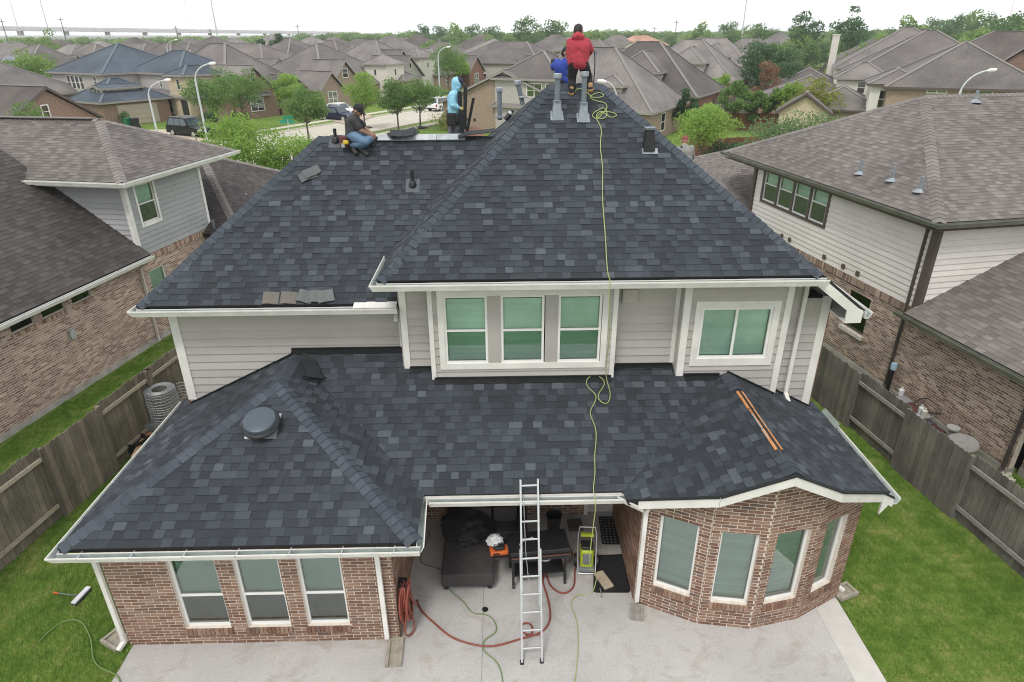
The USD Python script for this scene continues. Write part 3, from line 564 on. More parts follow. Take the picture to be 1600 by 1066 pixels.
# closing back slopes
frHB = plane_frame((0, ry2+HR, E2Z), (0, -1, s2)); roof_slab(ro, frHB, [(HX, ry2+HR), (HX+HR, ry2), (vx1, ry2), (vx1, ry2+HR)], .1)
frUB = plane_frame((0, aL[1]+3.4, SZ), (0, -1, s1)); roof_slab(ro, frUB, [(aL[0], aL[1]), (aR[0], aR[1]), (XR, aL[1]+3.4), (XR, 19), (XL, 19), (XL, aL[1]+3.4)], .1)
upper_roof = ro.build(house, 'roof', m_deck, label='upper roof with two hips')
for i, ((fr, xy, vis), uv) in enumerate(zip(planesU, uvs)):
    if vis: shingles(SH, upper_roof, fr, uv, m_shingle, seed=40+i, expo=.124)
caps(upper_roof, (XL+.02, SY+.02, SZ), aL, frU.n, frUL.n, m_cap); caps(upper_roof, (XR-.02, SY+.02, SZ), aR, frU.n, frUR.n, m_cap)
caps(upper_roof, aL, aR, frU.n, frUB.n, m_cap); caps(upper_roof, (HX+.02, E2Y+.02, E2Z), (HX+HR, ry2, rz2), frH.n, frHL.n, m_cap)
caps(upper_roof, (HX+HR, ry2, rz2), (HX+HR+.7, ry2, rz2), frH.n, frHB.n, m_cap)
SH.flush('shingle', 'shingle_field', 300); BR.flush('brick', 'brick_field', 300)
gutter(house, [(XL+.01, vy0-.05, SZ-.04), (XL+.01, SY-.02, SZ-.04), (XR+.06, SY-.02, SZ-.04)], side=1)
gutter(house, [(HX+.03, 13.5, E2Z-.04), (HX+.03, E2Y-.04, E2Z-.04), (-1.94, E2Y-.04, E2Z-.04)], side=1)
MB().bx(XL, XR, SY-.03, 11.02, SZ-.17, SZ-.14).build(house, 'soffit', m_trim); MB().bx(HX, -1.95, E2Y-.03, 11.71, E2Z-.19, E2Z-.16).build(house, 'soffit', m_trim)
MB().bx(HX, -6.5, 11.71, 16, E2Z-.19, E2Z-.16).build(house, 'soffit', m_trim)
MB().ob((-2.75, E2Y-.16, E2Z-.028), (.8, 0, 0), (0, .24, .06), (0, -.004, .012)).build(house, 'gutter_guard', m_gutter)
# the roof end that hangs past the right corner: sloping slab, rake board, boxed soffit, gutter end
ra, rb = A_(XR+.02, 10.72, SZ-.06), A_(6.62, 10.72, 4.98)
dd = unit(rb-ra); nn = unit(A_(-dd[2], 0, dd[0])); nn = nn if nn[2] > 0 else -nn
MB().ob(ra, rb-ra, A_(0, 5, 0), nn*.05).build(house, 'roof', m_deck)
MB().ob(ra+A_(0, -.03, 0)-nn*.16, rb-ra, A_(0, .03, 0), nn*.16).build(house, 'rake_board', m_trim)
MB().bx(6.28, 6.60, 10.72, 15, 4.79, 4.83).build(house, 'soffit', m_trim)
MB().raw([(6.30, 10.685, 4.78), (6.6, 10.685, 4.78), (6.6, 10.685, 5.02), (6.30, 10.685, 5.16), (6.30, 10.72, 4.78), (6.6, 10.72, 4.78), (6.6, 10.72, 5.02), (6.30, 10.72, 5.16)], MB.BF).build(house, 'rake_board', m_trim)
gutter(house, [(6.64, 10.66, 5.0), (6.64, 15, 5.0)], side=1)
# pale metal strip and torn caps along the left ridge
m_strip = plain('bright_ridge_metal', (.36, .39, .40), .4, .35, nscale=7, namt=.2)
for i in range(3):
    x = -2.55+i*.62; MB().ob((x, ry2-.12, rz2-.06), (.61, 0, 0), (0, .13, .10), (0, -.02, .02)).build(upper_roof, 'ridge_strip', m_strip if i != 1 else m_galv)
# ------------------------------------------------------------------ the two next-door houses
class Loc:
    """Local frame of a neighbour: s along its side wall, t inward, z up."""
    def __init__(s, o, d, inn): s.o, s.d, s.i = A_(*o), A_(*d), A_(*inn)
    def __call__(s, a, t, z=0.): return s.o+s.d*a+s.i*t+ZUP*z
    def wall(s, a0, t0, z0, a1, t1, out):               # frame on a vertical wall from (a0,t0) to (a1,t1) facing out (ds, dt)
        return Fr(s(a0, t0, z0), s(a1, t1)-s(a0, t0), ZUP, s.d*out[0]+s.i*out[1])
def hips(L, parent, s0, s1, t0, t1, ze, apex, mat, capmat, open_t1=True, faces='LNF', shing=True, seed=0, col=None, th=.16, w=(.2, .34)):
    """Hip roof end: eaves at s0 (far), s1 (near), t0 (side); ridge runs inward from apex (s, t, z)."""
    a_s, a_t, a_z = apex; P = lambda s_, t_: L(s_, t_)[:2]
    fr = {'L': plane_frame(L(s1, t0, ze), (*L.i[:2], (a_z-ze)/(a_t-t0))), 'N': plane_frame(L(s1, t0, ze), (*(-L.d[:2]*np.sign(s1-s0)), (a_z-ze)/abs(s1-a_s))), 'F': plane_frame(L(s0, t0, ze), (*(L.d[:2]*np.sign(s1-s0)), (a_z-ze)/abs(a_s-s0)))}
    xy = {'L': [P(s0, t0), P(s1, t0), P(a_s, a_t)], 'N': [P(s1, t0), P(s1, t1), P(a_s, t1), P(a_s, a_t)], 'F': [P(s0, t0), P(s0, t1), P(a_s, t1), P(a_s, a_t)]}
    mb = MB(); uv = {k: roof_slab(mb, fr[k], xy[k], th) for k in 'LNF'}; r = mb.build(parent, 'roof', m_deck)
    for i, k in enumerate(faces): shingles(col, r, fr[k], uv[k], mat, seed=seed+i, w=w, lam=.004)
    A = L(a_s, a_t, a_z)
    caps(r, L(s1, t0, ze), A, fr['L'].n, fr['N'].n, capmat, .16, .2); caps(r, L(s0, t0, ze), A, fr['L'].n, fr['F'].n, capmat, .16, .2); caps(r, A, L(a_s, min(t1, a_t+6), a_z), fr['N'].n, fr['F'].n, capmat, .16, .2)
    return r, fr
def house_box(L, parent, s0, s1, t0, t1, z0, z1, name='house_core'):
    MB().ob(L(s0, t0, z0), L(s1, t0)-L(s0, t0), L(s0, t1)-L(s0, t0), ZUP*(z1-z0)).build(parent, name, m_dark)
# ---- left
LH = Loc((-13.2, 14.43, 0), (.195, .981, 0), (-.981, .195, 0))
nl = thing('brick_house', 'blush brick house with grey siding dormer beyond the left fence', 'house')
BL, SL = Pieces(), Pieces()
f = LH.wall(-8, 0, 0, 10.4, 0, (0, -1)); hb = [(8+a, 2.5, 8+b, 2.86) for a, b in ((1.36, 2.1), (2.36, 3.16), (3.42, 4.15))]+[(14.66, 1.05, 15.46, 2.42)]
pg = Polygon([(0, .16), (18.4, .16), (18.4, 2.98), (14.45, 2.98), (14.45, 3.02), (0, 3.02)])
w = wall_base('wall', f, pg, m_mortarN, hb, parent=nl); brickwork(BL, w, f, pg, m_brickL, L=.215, joint=.02, holes=hb, soldier=[(14.5, 18.4, 2.76, 2.97)]+[(h[0]-.03, h[2]+.03, h[1]-.11, h[1]) for h in hb])
MB().raw(box_v(f, 0, 18.4, -.3, .16, -.2, .03), flip(f, MB.BF)).build(nl, 'foundation', plain('foundation_concrete', (.33, .31, .28), .9, nscale=3, namt=.25))
for h in hb[:3]: window(nl, f.at(h[0], h[1], -.03), h[2]-h[0], h[3]-h[1], .03, glz=m_glassdk, blind=False, fmat=plain('tan_frame_%d' % round(h[0]*10), (.42, .38, .33)))
window(nl, f.at(hb[3][0], hb[3][1], -.03), .8, 1.37, .05, fmat=m_trim, glz=m_glassU, bmat=m_blindU)
MB().raw(box_v(f, 10.95, 11.13, 1.62, 1.88, .01, .1), flip(f, MB.BF)).build(nl, 'wall_box', m_galv)
m_frameL = plain('almond_frame', (.52, .48, .42))
# siding storey
f2 = LH.wall(6.5, 0, 2.98, 10.4, 0, (0, -1)); hw = [(.45, .98, 1.32, 2.26)]
w = wall_base('wall', f2, sbox(0, 0, 3.9, 2.4), m_lapshade, hw, parent=nl); siding(w, f2, sbox(0, 0, 3.9, 2.4), m_sidingL, holes=hw)
for a0, a1, b0, b1 in ((.38, .46, .88, 2.3), (1.31, 1.39, .88, 2.3), (.46, 1.31, .88, .99)): board(nl, f2, a0, a1, b0, b1, .0, .035, m_trim)
window(nl, f2.at(.46, .99, .0), .85, 1.27, .05, sash=.5, fmat=m_trim, screen=True, glz=m_glassU, bmat=m_blindU)
f3 = LH.wall(6.5, 3.2, 3.0, 6.5, 0, (-1, 0)); pg3 = Polygon([(0, 2.4), (0, 2.66), (3.2, .37), (3.2, .3), (3.2, 2.4)]).buffer(0)
pg3 = Polygon([(.2, 2.4), (3.2, .2), (3.2, 2.4)]); w = wall_base('wall', f3, pg3, m_lapshade, parent=nl); siding(w, f3, pg3, m_sidingL)
board(nl, f3, 3.09, 3.22, .3, 2.4, 0, .04, m_trim, 'corner_board'); board(nl, f2, -.03, .1, .3, 2.4, 0, .035, m_trim, 'corner_board'); board(nl, f2, 3.8, 3.93, -.1, 2.4, 0, .035, m_trim, 'corner_board')
house_box(LH, nl, 6.7, 10.3, .2, 6, 2.6, 5.4); house_box(LH, nl, -8, 6.4, .25, 8, 0, 3.0)
# roofs: dark slope along the wall, then the hip over the siding storey, then the low hip behind
fL1 = plane_frame(LH(0, -.4, 3.10), (*LH.i[:2], .732)); mb = MB(); uv = roof_slab(mb, fL1, [LH(a, t)[:2] for a, t in ((-8, -.4), (6.5, -.4), (6.5, 7), (-8, 7))], .16)
r1 = mb.build(nl, 'roof', m_deck, label='dark slope beside the siding'); shingles(SL, r1, fL1, uv, m_shingle_d, seed=60, w=(.2, .34), lam=.004)
r2, fr2 = hips(LH, nl, 12.2, 5.95, -.5, 9, 5.55, (9.1, 2.5, 7.0), m_shingle_b, m_cap_b, seed=61, col=SL, faces='LN')
MB().bar(LH(9.1, 2.7, 7.04), LH(9.1, 9, 7.04), .34, .03).build(r2, 'ridge_strip', m_browntrim)
r3, _ = hips(LH, nl, 19.0, 9.8, -1.6, 6, 2.85, (14.4, 2.6, 5.0), m_shingle_d, m_cap_b, seed=64, col=SL, faces='LN')
for w_ in ((10.5, 0, 18.4, 0),): fq = LH.wall(10.4, -1.2, 0, 18.4, -1.2, (0, -1)); wall_base('wall', fq, sbox(0, 0, 8, 2.7), m_brickL, parent=nl)
gutter(nl, [LH(-8, -.45, 3.08), LH(6.45, -.45, 3.08)], m_gutter, side=1, inner=True)
gutter(nl, [LH(5.9, 3.1, 5.55), LH(5.9, -.55, 5.55), LH(12.3, -.55, 5.55)], m_gutter, side=1)
MB().ob(LH(5.98, -.5, 5.36), LH(0, 3.5)-LH(0, 0), LH(.55, 0)-LH(0, 0), ZUP*.03).build(nl, 'soffit', m_trim)
MB().ob(LH(6.5, -.5, 5.36), LH(0, .5)-LH(0, 0), LH(5, 0)-LH(0, 0), ZUP*.03).build(nl, 'soffit', m_trim)
downspout(nl, [LH(6.1, -.5, 2.97), LH(6.25, -.08, 2.7), LH(6.25, -.06, .2), LH(6.1, -.2, .08)], m_frameL)
MB().tube([LH(10.1, -.35, 1.9), LH(10.1, -.35, 3.3)], .06, 10).build(nl, 'vent_pipe', m_pipe)
MB().lathe([(.14, 0), (.1, .04), (.05, .08), (.04, .32), (0, .32)], LH(13.0, -.1, 3.35), 10).build(nl, 'vent_pipe', m_galv)
SL.flush('shingle', 'shingle_field', 300); BL.flush('brick', 'brick_field', 300)
# ---- right
RH = Loc((10.9, 19.22, 0), (.163, -.987, 0), (.987, .163, 0))
nr = thing('brick_house', 'tan brick house with cream siding and brown trim beyond the right fence', 'house')
BRt, SR = Pieces(), Pieces()
f = RH.wall(-6, 0, 0, 7, 0, (0, -1)); hb = [(6.5, 1.12, 7.46, 2.33)]
pg = Polygon([(0, .18), (13, .18), (13, 2.62), (9.0, 2.62), (9.0, 2.74), (0, 2.74)])
w = wall_base('wall', f, pg, m_mortarN, hb, parent=nr); brickwork(BRt, w, f, pg, m_brickR, L=.215, joint=.019, holes=hb, soldier=[(0, 8.9, 2.52, 2.73), (9.0, 13, 2.42, 2.6), (6.42, 7.54, 1.0, 1.12)])
window(nr, f.at(6.5, 1.12, -.02), .96, 1.21, .035, glz=m_glassdk, blind=False, fmat=m_browntrim)
board(nr, f, 6.44, 7.52, 1.0, 1.12, .02, .09, m_frameL, 'window_sill')
fq = RH.wall(7, .35, 0, 14, .35, (0, -1)); pg = sbox(0, 0.1, 7, 2.62); w = wall_base('wall', fq, pg, m_mortarN, parent=nr); brickwork(BRt, w, fq, pg, m_brickR, L=.215)
for ff, a in ((f, 13), (fq, 7)): MB().raw(box_v(ff, 0, a, -.3, .17, -.2, .03), flip(ff, MB.BF)).build(nr, 'foundation', plain('foundation_concrete_%d' % a, (.30, .29, .26), .9, nscale=3, namt=.25))
f2 = RH.wall(-6, 0, 2.74, 3.15, 0, (0, -1)); hw = [(.72, 1.08, 4.72, 2.44)]
w = wall_base('wall', f2, sbox(0, 0, 9.15, 2.5), m_lapshade, hw, parent=nr); siding(w, f2, sbox(0, 0, 9.15, 2.5), m_sidingR, lap=.165, holes=hw)
for a in range(5): board(nr, f2, .68+a*.985, .80+a*.985, 1.02, 2.46, 0, .04, m_browntrim, 'window_trim')
board(nr, f2, .80, 4.62, 1.02, 1.12, 0, .039, m_browntrim, 'window_trim'); board(nr, f2, .80, 4.62, 2.38, 2.46, 0, .039, m_browntrim, 'window_trim')
for a in range(4): window(nr, f2.at(.80+a*.985, 1.12, .02), .865, 1.26, .05, sash=.5, screen=True, glz=m_glassU, bmat=m_blindU)
f3 = RH.wall(3.15, 0, 2.4, 3.15, 12, (1, 0)); pg3 = Polygon([(0, .4), (7.5, 3.9), (7.5, 2.84), (5.2, 2.84), (0, 2.84)]); pg3 = Polygon([(0, .42), (5.1, 2.84), (0, 2.84)])
w = wall_base('wall', f3, pg3, m_lapshade, parent=nr); siding(w, f3, pg3, m_sidingR, lap=.165)
board(nr, f2, 9.0, 9.18, 0, 2.5, 0, .045, m_browntrim, 'corner_board'); board(nr, f3, -.02, .12, .4, 2.84, 0, .04, m_browntrim, 'corner_board'); board(nr, f2, -.02, .1, 0, 2.5, 0, .045, m_browntrim, 'corner_board')
m_bdown = plain('brown_downspout', (.06, .048, .045), .45)
downspout(nr, [RH(2.72, -.35, 5.16), RH(2.84, -.05, 4.95), RH(2.86, -.05, .2), RH(3.0, -.25, .1)], m_bdown)
downspout(nr, [RH(6.9, -.35, 2.58), RH(6.92, -.06, 2.4), RH(6.92, -.06, .15), RH(7.0, -.35, .06)], m_bdown)
downspout(nr, [RH(-5.85, -.35, 5.16), RH(-5.8, -.05, 4.95), RH(-5.8, -.05, 2.7)], m_bdown)
for s_ in (-3.5, -3.0, -.98, 0, .69): MB().raw(box_v(f2, s_+5.93, s_+6.07, .09, .24, .02, .06), flip(f2, MB.BF)).build(nr, 'wall_vent', m_browntrim)
house_box(RH, nr, -5.8, 3.0, .2, 8, 0, 5.2); house_box(RH, nr, 3.2, 13, .5, 8, 0, 2.55)
m_shingle_r = pieces('taupe_shingle', [(0, (.118, .102, .095)), (.5, (.155, .136, .127)), (1, (.195, .174, .163))], grain=40, gamt=.2, bump=.3, big=.35, bamt=.16, own=False)
rr2, frr = hips(RH, nr, -7.8, 3.5, -.4, 15, 5.25, (-2.2, 3.3, 7.72), m_shingle_r, m_cap_b, seed=71, col=SR)
fR1 = plane_frame(RH(0, -.38, 2.65), (*RH.i[:2], .472)); mb = MB(); uv = roof_slab(mb, fR1, [RH(a, t)[:2] for a, t in ((3.16, -.38), (3.16, 7), (14, 7), (14, -.38))]+[], .15)
rr1 = mb.build(nr, 'roof', m_deck, label='lower slope along the tan brick wall'); shingles(SR, rr1, fR1, uv, m_shingle_r, seed=75, w=(.2, .34), lam=.004)
rr3, _ = hips(RH, nr, -16, -5.2, -2.6, 9, 2.8, (-10.5, 2.4, 5.0), m_shingle_r, m_cap_b, seed=77, col=SR, faces='LN')
fq = RH.wall(-15, -2.1, 0, -6, -2.1, (0, -1)); wall_base('wall', fq, sbox(0, 0, 9, 2.7), m_brickR, parent=nr)
gutter(nr, [RH(-7.9, -.45, 5.25), RH(3.56, -.45, 5.25), RH(3.56, 12, 5.25)], m_greengut, side=1, inner=False)
gutter(nr, [RH(2.95, -.43, 2.65), RH(14, -.43, 2.65)], m_greengut, side=1, inner=False)
for q in ((-7.8, 3.5, -.4, .0, 5.02), (3.15, 3.5, 0, 9, 5.02)): MB().ob(RH(q[0], q[2], q[4]), RH(q[1]-q[0], 0)-RH(0, 0), RH(0, q[3]-q[2])-RH(0, 0), ZUP*.03).build(nr, 'soffit', m_browntrim)
for x, y in ((1343, 272), (1393, 283), (1436, 300)):
    p = atp(x, y, frr['L'].o, frr['L'].n); MB().lathe([(.17, .0), (.12, .03), (.05, .09), (.045, .42), (0, .42)], p, 10).build(rr2, 'vent_pipe', m_lead)
p = atp(1523, 160, frr['N'].o, frr['N'].n); MB().lathe([(.2, .0), (.13, .04), (.05, .1), (.045, .35), (0, .35)], p, 10).build(rr2, 'vent_pipe', m_lead)
SR.flush('shingle', 'shingle_field', 300); BRt.flush('brick', 'brick_field', 300)

# ------------------------------------------------------------------ wooden fences, board by board
def fence(label, p0, p1, sections, mat, railmat, hgt=1.8, wide=.14, base=0., side=1, rails=True, post=True, group=None, name='wooden_fence', n_sep=300, jit=.02):
    """Runs from p0 to p1; sections: (length, front?) - boards on the camera's side (True) or behind the rails."""
    t = thing(name, label, 'fence', group=group); p0, p1 = A_(*p0, base), A_(*p1, base); d = unit(p1-p0); n = A_(d[1], -d[0], 0)*side; x = 0.; tot = np.linalg.norm(p1-p0); r = np.random.RandomState(int(abs(p0[0]*13+p0[1]*7)) % 1000); k = 0; rest = MB(); i = 0
    while x < tot-.05:
        ln, front = sections[i % len(sections)]; i += 1; e = min(x+ln, tot)
        c = .045 if front else -.06
        if post: MB().ob(p0+d*(x-.045)-n*.045, d*.09, n*.09, ZUP*(hgt-.03)).build(t, 'post', mat)
        if rails:
            for z in (.28, hgt-.32): MB().ob(p0+d*(x+.05)-n*.02+ZUP*z, d*(e-x-.1), n*.04, ZUP*.09).build(t, 'rail', railmat)
        while x < e-.02:
            w_ = min(wide*r.uniform(.93, 1.05), e-x); h = hgt+r.uniform(-jit, jit); o = p0+d*(x+.003)+n*(c-.009+r.uniform(-.004, .004))
            a, b = d*(w_-.007), n*.018; q = .03
            V = [o, o+a, o+a+ZUP*(h-q), o+a*.8+ZUP*h, o+a*.2+ZUP*h, o+ZUP*(h-q)]; V = V+[v+b for v in V]
            F = [[0, 2, 1], [0, 5, 2], [5, 3, 2], [5, 4, 3], [6, 7, 8], [6, 8, 11], [11, 8, 9], [11, 9, 10]]+sum([[[j, (j+1) % 6, (j+1) % 6+6], [j, (j+1) % 6+6, j+6]] for j in range(6)], [])
            if k < n_sep: MB().raw(V, F).build(t, 'board', mat)
            else: rest.raw(V, F, r.rand())
            k += 1; x += w_
        x = e
    if rest.n: rest.build(t, 'board_row', mat, kind='stuff')
    return t
fence('weathered brown board fence left of the house with panels facing alternate ways', (-9.2, 15.0), (-10.9, 4.0), [(.1, True), (1.75, True), (1.72, False), (2.1, True), (2.2, False)], m_fence, m_rail, 1.82, side=1)
fence('weathered brown board fence continuing left towards the street', (-9.2, 15.0), (-8.6, 18.9), [(2.4, True)], m_fence, m_rail, 1.82, side=-1)
fence('grey weathered board fence right of the house with panels facing alternate ways', (8.85, 17.7), (10.75, 3.9), [(3.2, True), (1.82, False), (1.86, True), (2.4, False)], m_fencedk, plain('grey_rail', (.24, .22, .20), .8, nscale=8, namt=.25), 1.66, side=1)
# ------------------------------------------------------------------ streets beyond the house
G30 = math.radians(-30); U = A_(math.cos(G30), math.sin(G30), 0); V = A_(-math.sin(G30), math.cos(G30), 0)
def P(x, dist): d = ray(x, 80); d = unit([d[0], d[1], 0]); return d*dist
def gp(x, y): return atz(x, y, 0)
def hor(x): return 533+FOC*(_F[2]+(x-800)/FOC*_R[2])/(-_D[2])
sheet('far_lawn', [(-150, 41), (150, 41), (220, 330), (-260, 330)], -.03, m_farlawn, 'mown front lawns along the streets')
def quad_along(a, b, w0, w1):                         # strip between offsets w0, w1 right of the line a-b
    d = unit(b-a); n = A_(d[1], -d[0], 0); return [tuple((a+n*w0)[:2]), tuple((b+n*w0)[:2]), tuple((b+n*w1)[:2]), tuple((a+n*w1)[:2])]
CA, CB = gp(400, 214)+A_(-3, -5, 0), gp(694, 151)+V*60  # far kerb of the street that leads away
CA, CB = A_(-26.4, 70, 0), A_(-26.4, 70, 0)+unit(A_(17.6, 31.5, 0))*230
cd = unit(CB-CA); cn = A_(cd[1], -cd[0], 0)
sheet('street', quad_along(CA-cd*8, CB, 0, 9.0), .0, m_street, 'pale concrete street leading away between the houses', th=.1)
sheet('street', [(-90, 46), (90, 42.5), (90, 50.5), (-14.5, 53.4), (-18, 64), (-28, 69), (-34, 66), (-90, 62)], -.004, m_street, 'front street and junction behind the house', th=.1)
sheet('kerb', quad_along(CA, CB, -.25, 0), .12, m_walk, 'kerb on the far side of the side street', th=.2)
sheet('kerb', quad_along(CA+cd*6, CB, 9.0, 9.25), .12, m_walk, 'kerb on the near side of the side street', th=.2)
sheet('verge', quad_along(CA, CB, -1.7, -.25), .1, m_farlawn, 'strip of grass between kerb and pavement', th=.2)
sheet('sidewalk', quad_along(CA-cd*0, CB, -3.0, -1.7), .115, m_walk, 'pavement along the far side of the side street', th=.2)
sheet('sidewalk', quad_along(CA+cd*6, CB, 10.8, 12.0), .115, m_walk, 'pavement beside the corner house', th=.2)
sheet('sidewalk', [(9, 51.3), (60, 49.0), (60, 50.2), (9, 52.6)], .1, m_walk, 'pavement crossing the gap right of the house', th=.2)
m_paver = pieces('tan_paver', [(0, (.42, .33, .26)), (1, (.52, .43, .35))], .85, grain=10, gamt=.15, bump=.1)
sheet('driveway', [tuple(p[:2]) for p in (gp(222, 204), gp(262, 203), gp(345, 224), gp(300, 236), gp(262, 228))], .06, m_paver, 'tan driveway in front of the blue grey roofed house', th=.1)
sheet('driveway', [tuple(p[:2]) for p in (gp(500, 186), gp(548, 178), gp(584, 183), gp(545, 196))], .13, m_paver, 'tan driveway under the two dark crossovers', th=.1)
sheet('driveway', [tuple(p[:2]) for p in (gp(570, 152), gp(625, 147), gp(668, 158), gp(612, 165))], .13, m_paver, 'driveway in front of the brown garage', th=.1)
# ------------------------------------------------------------------ houses of the neighbourhood
def roofmat(n, a, b): return pieces(n, [(0, a), (1, b)], .85, grain=4.5, gamt=.26, bump=.15, big=.22, bamt=.32, stretch=(1, 1, 2.2))
R_TAUPE = roofmat('far_taupe_roof', (.098, .087, .081), (.205, .187, .176)); R_BROWN = roofmat('far_brown_roof', (.085, .073, .067), (.16, .142, .131)); R_BLUE = roofmat('far_slate_blue_roof', (.062, .078, .098), (.074, .090, .110)); R_TILE = roofmat('terracotta_roof', (.34, .19, .13), (.40, .23, .165))
m_fasc = plain('taupe_fascia', (.27, .245, .225), .6); m_fascd = plain('brown_fascia', (.10, .085, .075), .6)
m_capf = plain('far_ridge_cap', (.21, .192, .18), .85); m_capblue = plain('far_blue_cap', (.10, .125, .15), .85)
def farbrick(n, c1, c2, c3): return M(n, {'g': ('geometry', {}), 'mp': ('mapping', {'scale': (3.2, 3.2, 11)}), 'n': ('noise_texture', {'scale': 1.6, 'detail': 3, 'roughness': .8}), 'r': ('rgb_ramp', {'ramp': [(.34, c1), (.5, c2), (.66, c3)]}), 'p': ('principled_bsdf', {'roughness': .9})}, [('g.position', 'mp.vector'), ('mp.vector', 'n.vector'), ('n.fac', 'r.fac'), ('r.color', 'p.base_color')])
W_BRICK = farbrick('far_brown_brick', (.16, .095, .07), (.24, .155, .115), (.33, .24, .18)); W_TAN = farbrick('far_tan_brick', (.22, .155, .11), (.30, .225, .165), (.38, .30, .23)); W_STONE = farbrick('far_limestone', (.36, .28, .18), (.50, .41, .28), (.60, .53, .42)); W_RED = farbrick('far_red_brick', (.15, .06, .045), (.23, .11, .08), (.30, .17, .13))
W_GREY = plain('far_grey_siding', (.40, .37, .345), .7, nscale=2, namt=.05); W_CREAM = plain('far_cream_wall', (.60, .565, .50), .7, nscale=2, namt=.06); W_WHITE = plain('far_white_wall', (.68, .655, .61), .7, nscale=2, namt=.05)
m_farglass = glass('far_window_glass', (.2, .3, .28), .22); m_farblind = plain('far_blind', (.22, .28, .26), .6)
m_garage = plain('tan_garage_door', (.42, .36, .28), .6); m_garaged = plain('brown_garage_door', (.07, .055, .045), .6)
def wing_roof(mb, fas, capsl, x0, x1, y0, y1, ze, pit, kind, oh=.35, base=0.):
    """Closed roof volume; returns ridge and hip lines."""
    X0, X1, Y0, Y1 = x0-oh, x1+oh, y0-oh, y1+oh; w, d = X1-X0, Y1-Y0
    c = [A_(X0, Y0, ze), A_(X1, Y0, ze), A_(X1, Y1, ze), A_(X0, Y1, ze)]
    if kind == 'h':
        if w >= d: r0, r1 = A_(X0+d/2, (Y0+Y1)/2, ze+d/2*pit), A_(X1-d/2, (Y0+Y1)/2, ze+d/2*pit); F = [[0, 1, 5, 4], [1, 2, 5], [2, 3, 4, 5], [3, 0, 4]]; L = [(0, 4), (3, 4), (1, 5), (2, 5), (4, 5)]
        else: r0, r1 = A_((X0+X1)/2, Y0+w/2, ze+w/2*pit), A_((X0+X1)/2, Y1-w/2, ze+w/2*pit); F = [[0, 1, 4], [1, 2, 5, 4], [2, 3, 5], [3, 0, 4, 5]]; L = [(0, 4), (1, 4), (2, 5), (3, 5), (4, 5)]
    elif kind == 'gx': r0, r1 = A_(X0, (Y0+Y1)/2, ze+d/2*pit), A_(X1, (Y0+Y1)/2, ze+d/2*pit); F = [[0, 1, 5, 4], [2, 3, 4, 5], [1, 2, 5], [3, 0, 4]]; L = [(4, 5)]
    else: r0, r1 = A_((X0+X1)/2, Y0, ze+w/2*pit), A_((X0+X1)/2, Y1, ze+w/2*pit); F = [[0, 4, 5, 3], [1, 2, 5, 4], [0, 1, 4], [2, 3, 5]]; L = [(4, 5)]
    v = c+[r0, r1]; gab = [f for f in F if len(f) == 3] if kind != 'h' else []
    T = []
    for f in F: T += [[f[0], f[1], f[2]]]+([[f[0], f[2], f[3]]] if len(f) == 4 else [])
    T += [[0, 2, 1], [0, 3, 2]]
    if kind == 'h' or not gab: mb.raw(v, T, nrs.rand())
    else:                                             # gable: two slabs with thickness
        th = A_(0, 0, -.16)
        for f in F:
            if len(f) == 4: q = [v[i] for i in f]; q2 = q+[p+th for p in q]; m = trimesh.Trimesh(q2, np.vstack([MB.BF[:, [0, 1, 2]], MB.BF[:, [0, 2, 3]]]), process=False); trimesh.repair.fix_normals(m); mb.tm(m)
    g = .02 if kind == 'h' else .0
    for i, j in ((0, 1), (1, 2), (2, 3), (3, 0)):
        if kind == 'gx' and (i, j) in ((1, 2), (3, 0)) or kind == 'gy' and (i, j) in ((0, 1), (2, 3)): continue
        a, b = v[i], v[j]; d_ = unit(b-a); n_ = A_(d_[1], -d_[0], 0); fas.ob(a-ZUP*.2-d_*.03+n_*.004, (b-a)+d_*.06, n_*.05, ZUP*.2)
    if kind in ('gx', 'gy'):
        for f in gab:
            t = [i for i in f if i > 3][0]
            for i in f:
                if i < 4: fas.bar(v[i]-ZUP*.14, v[t]-ZUP*.14, .06, .2)
    capsl += [(v[i], v[j]) for i, j in L]; return v
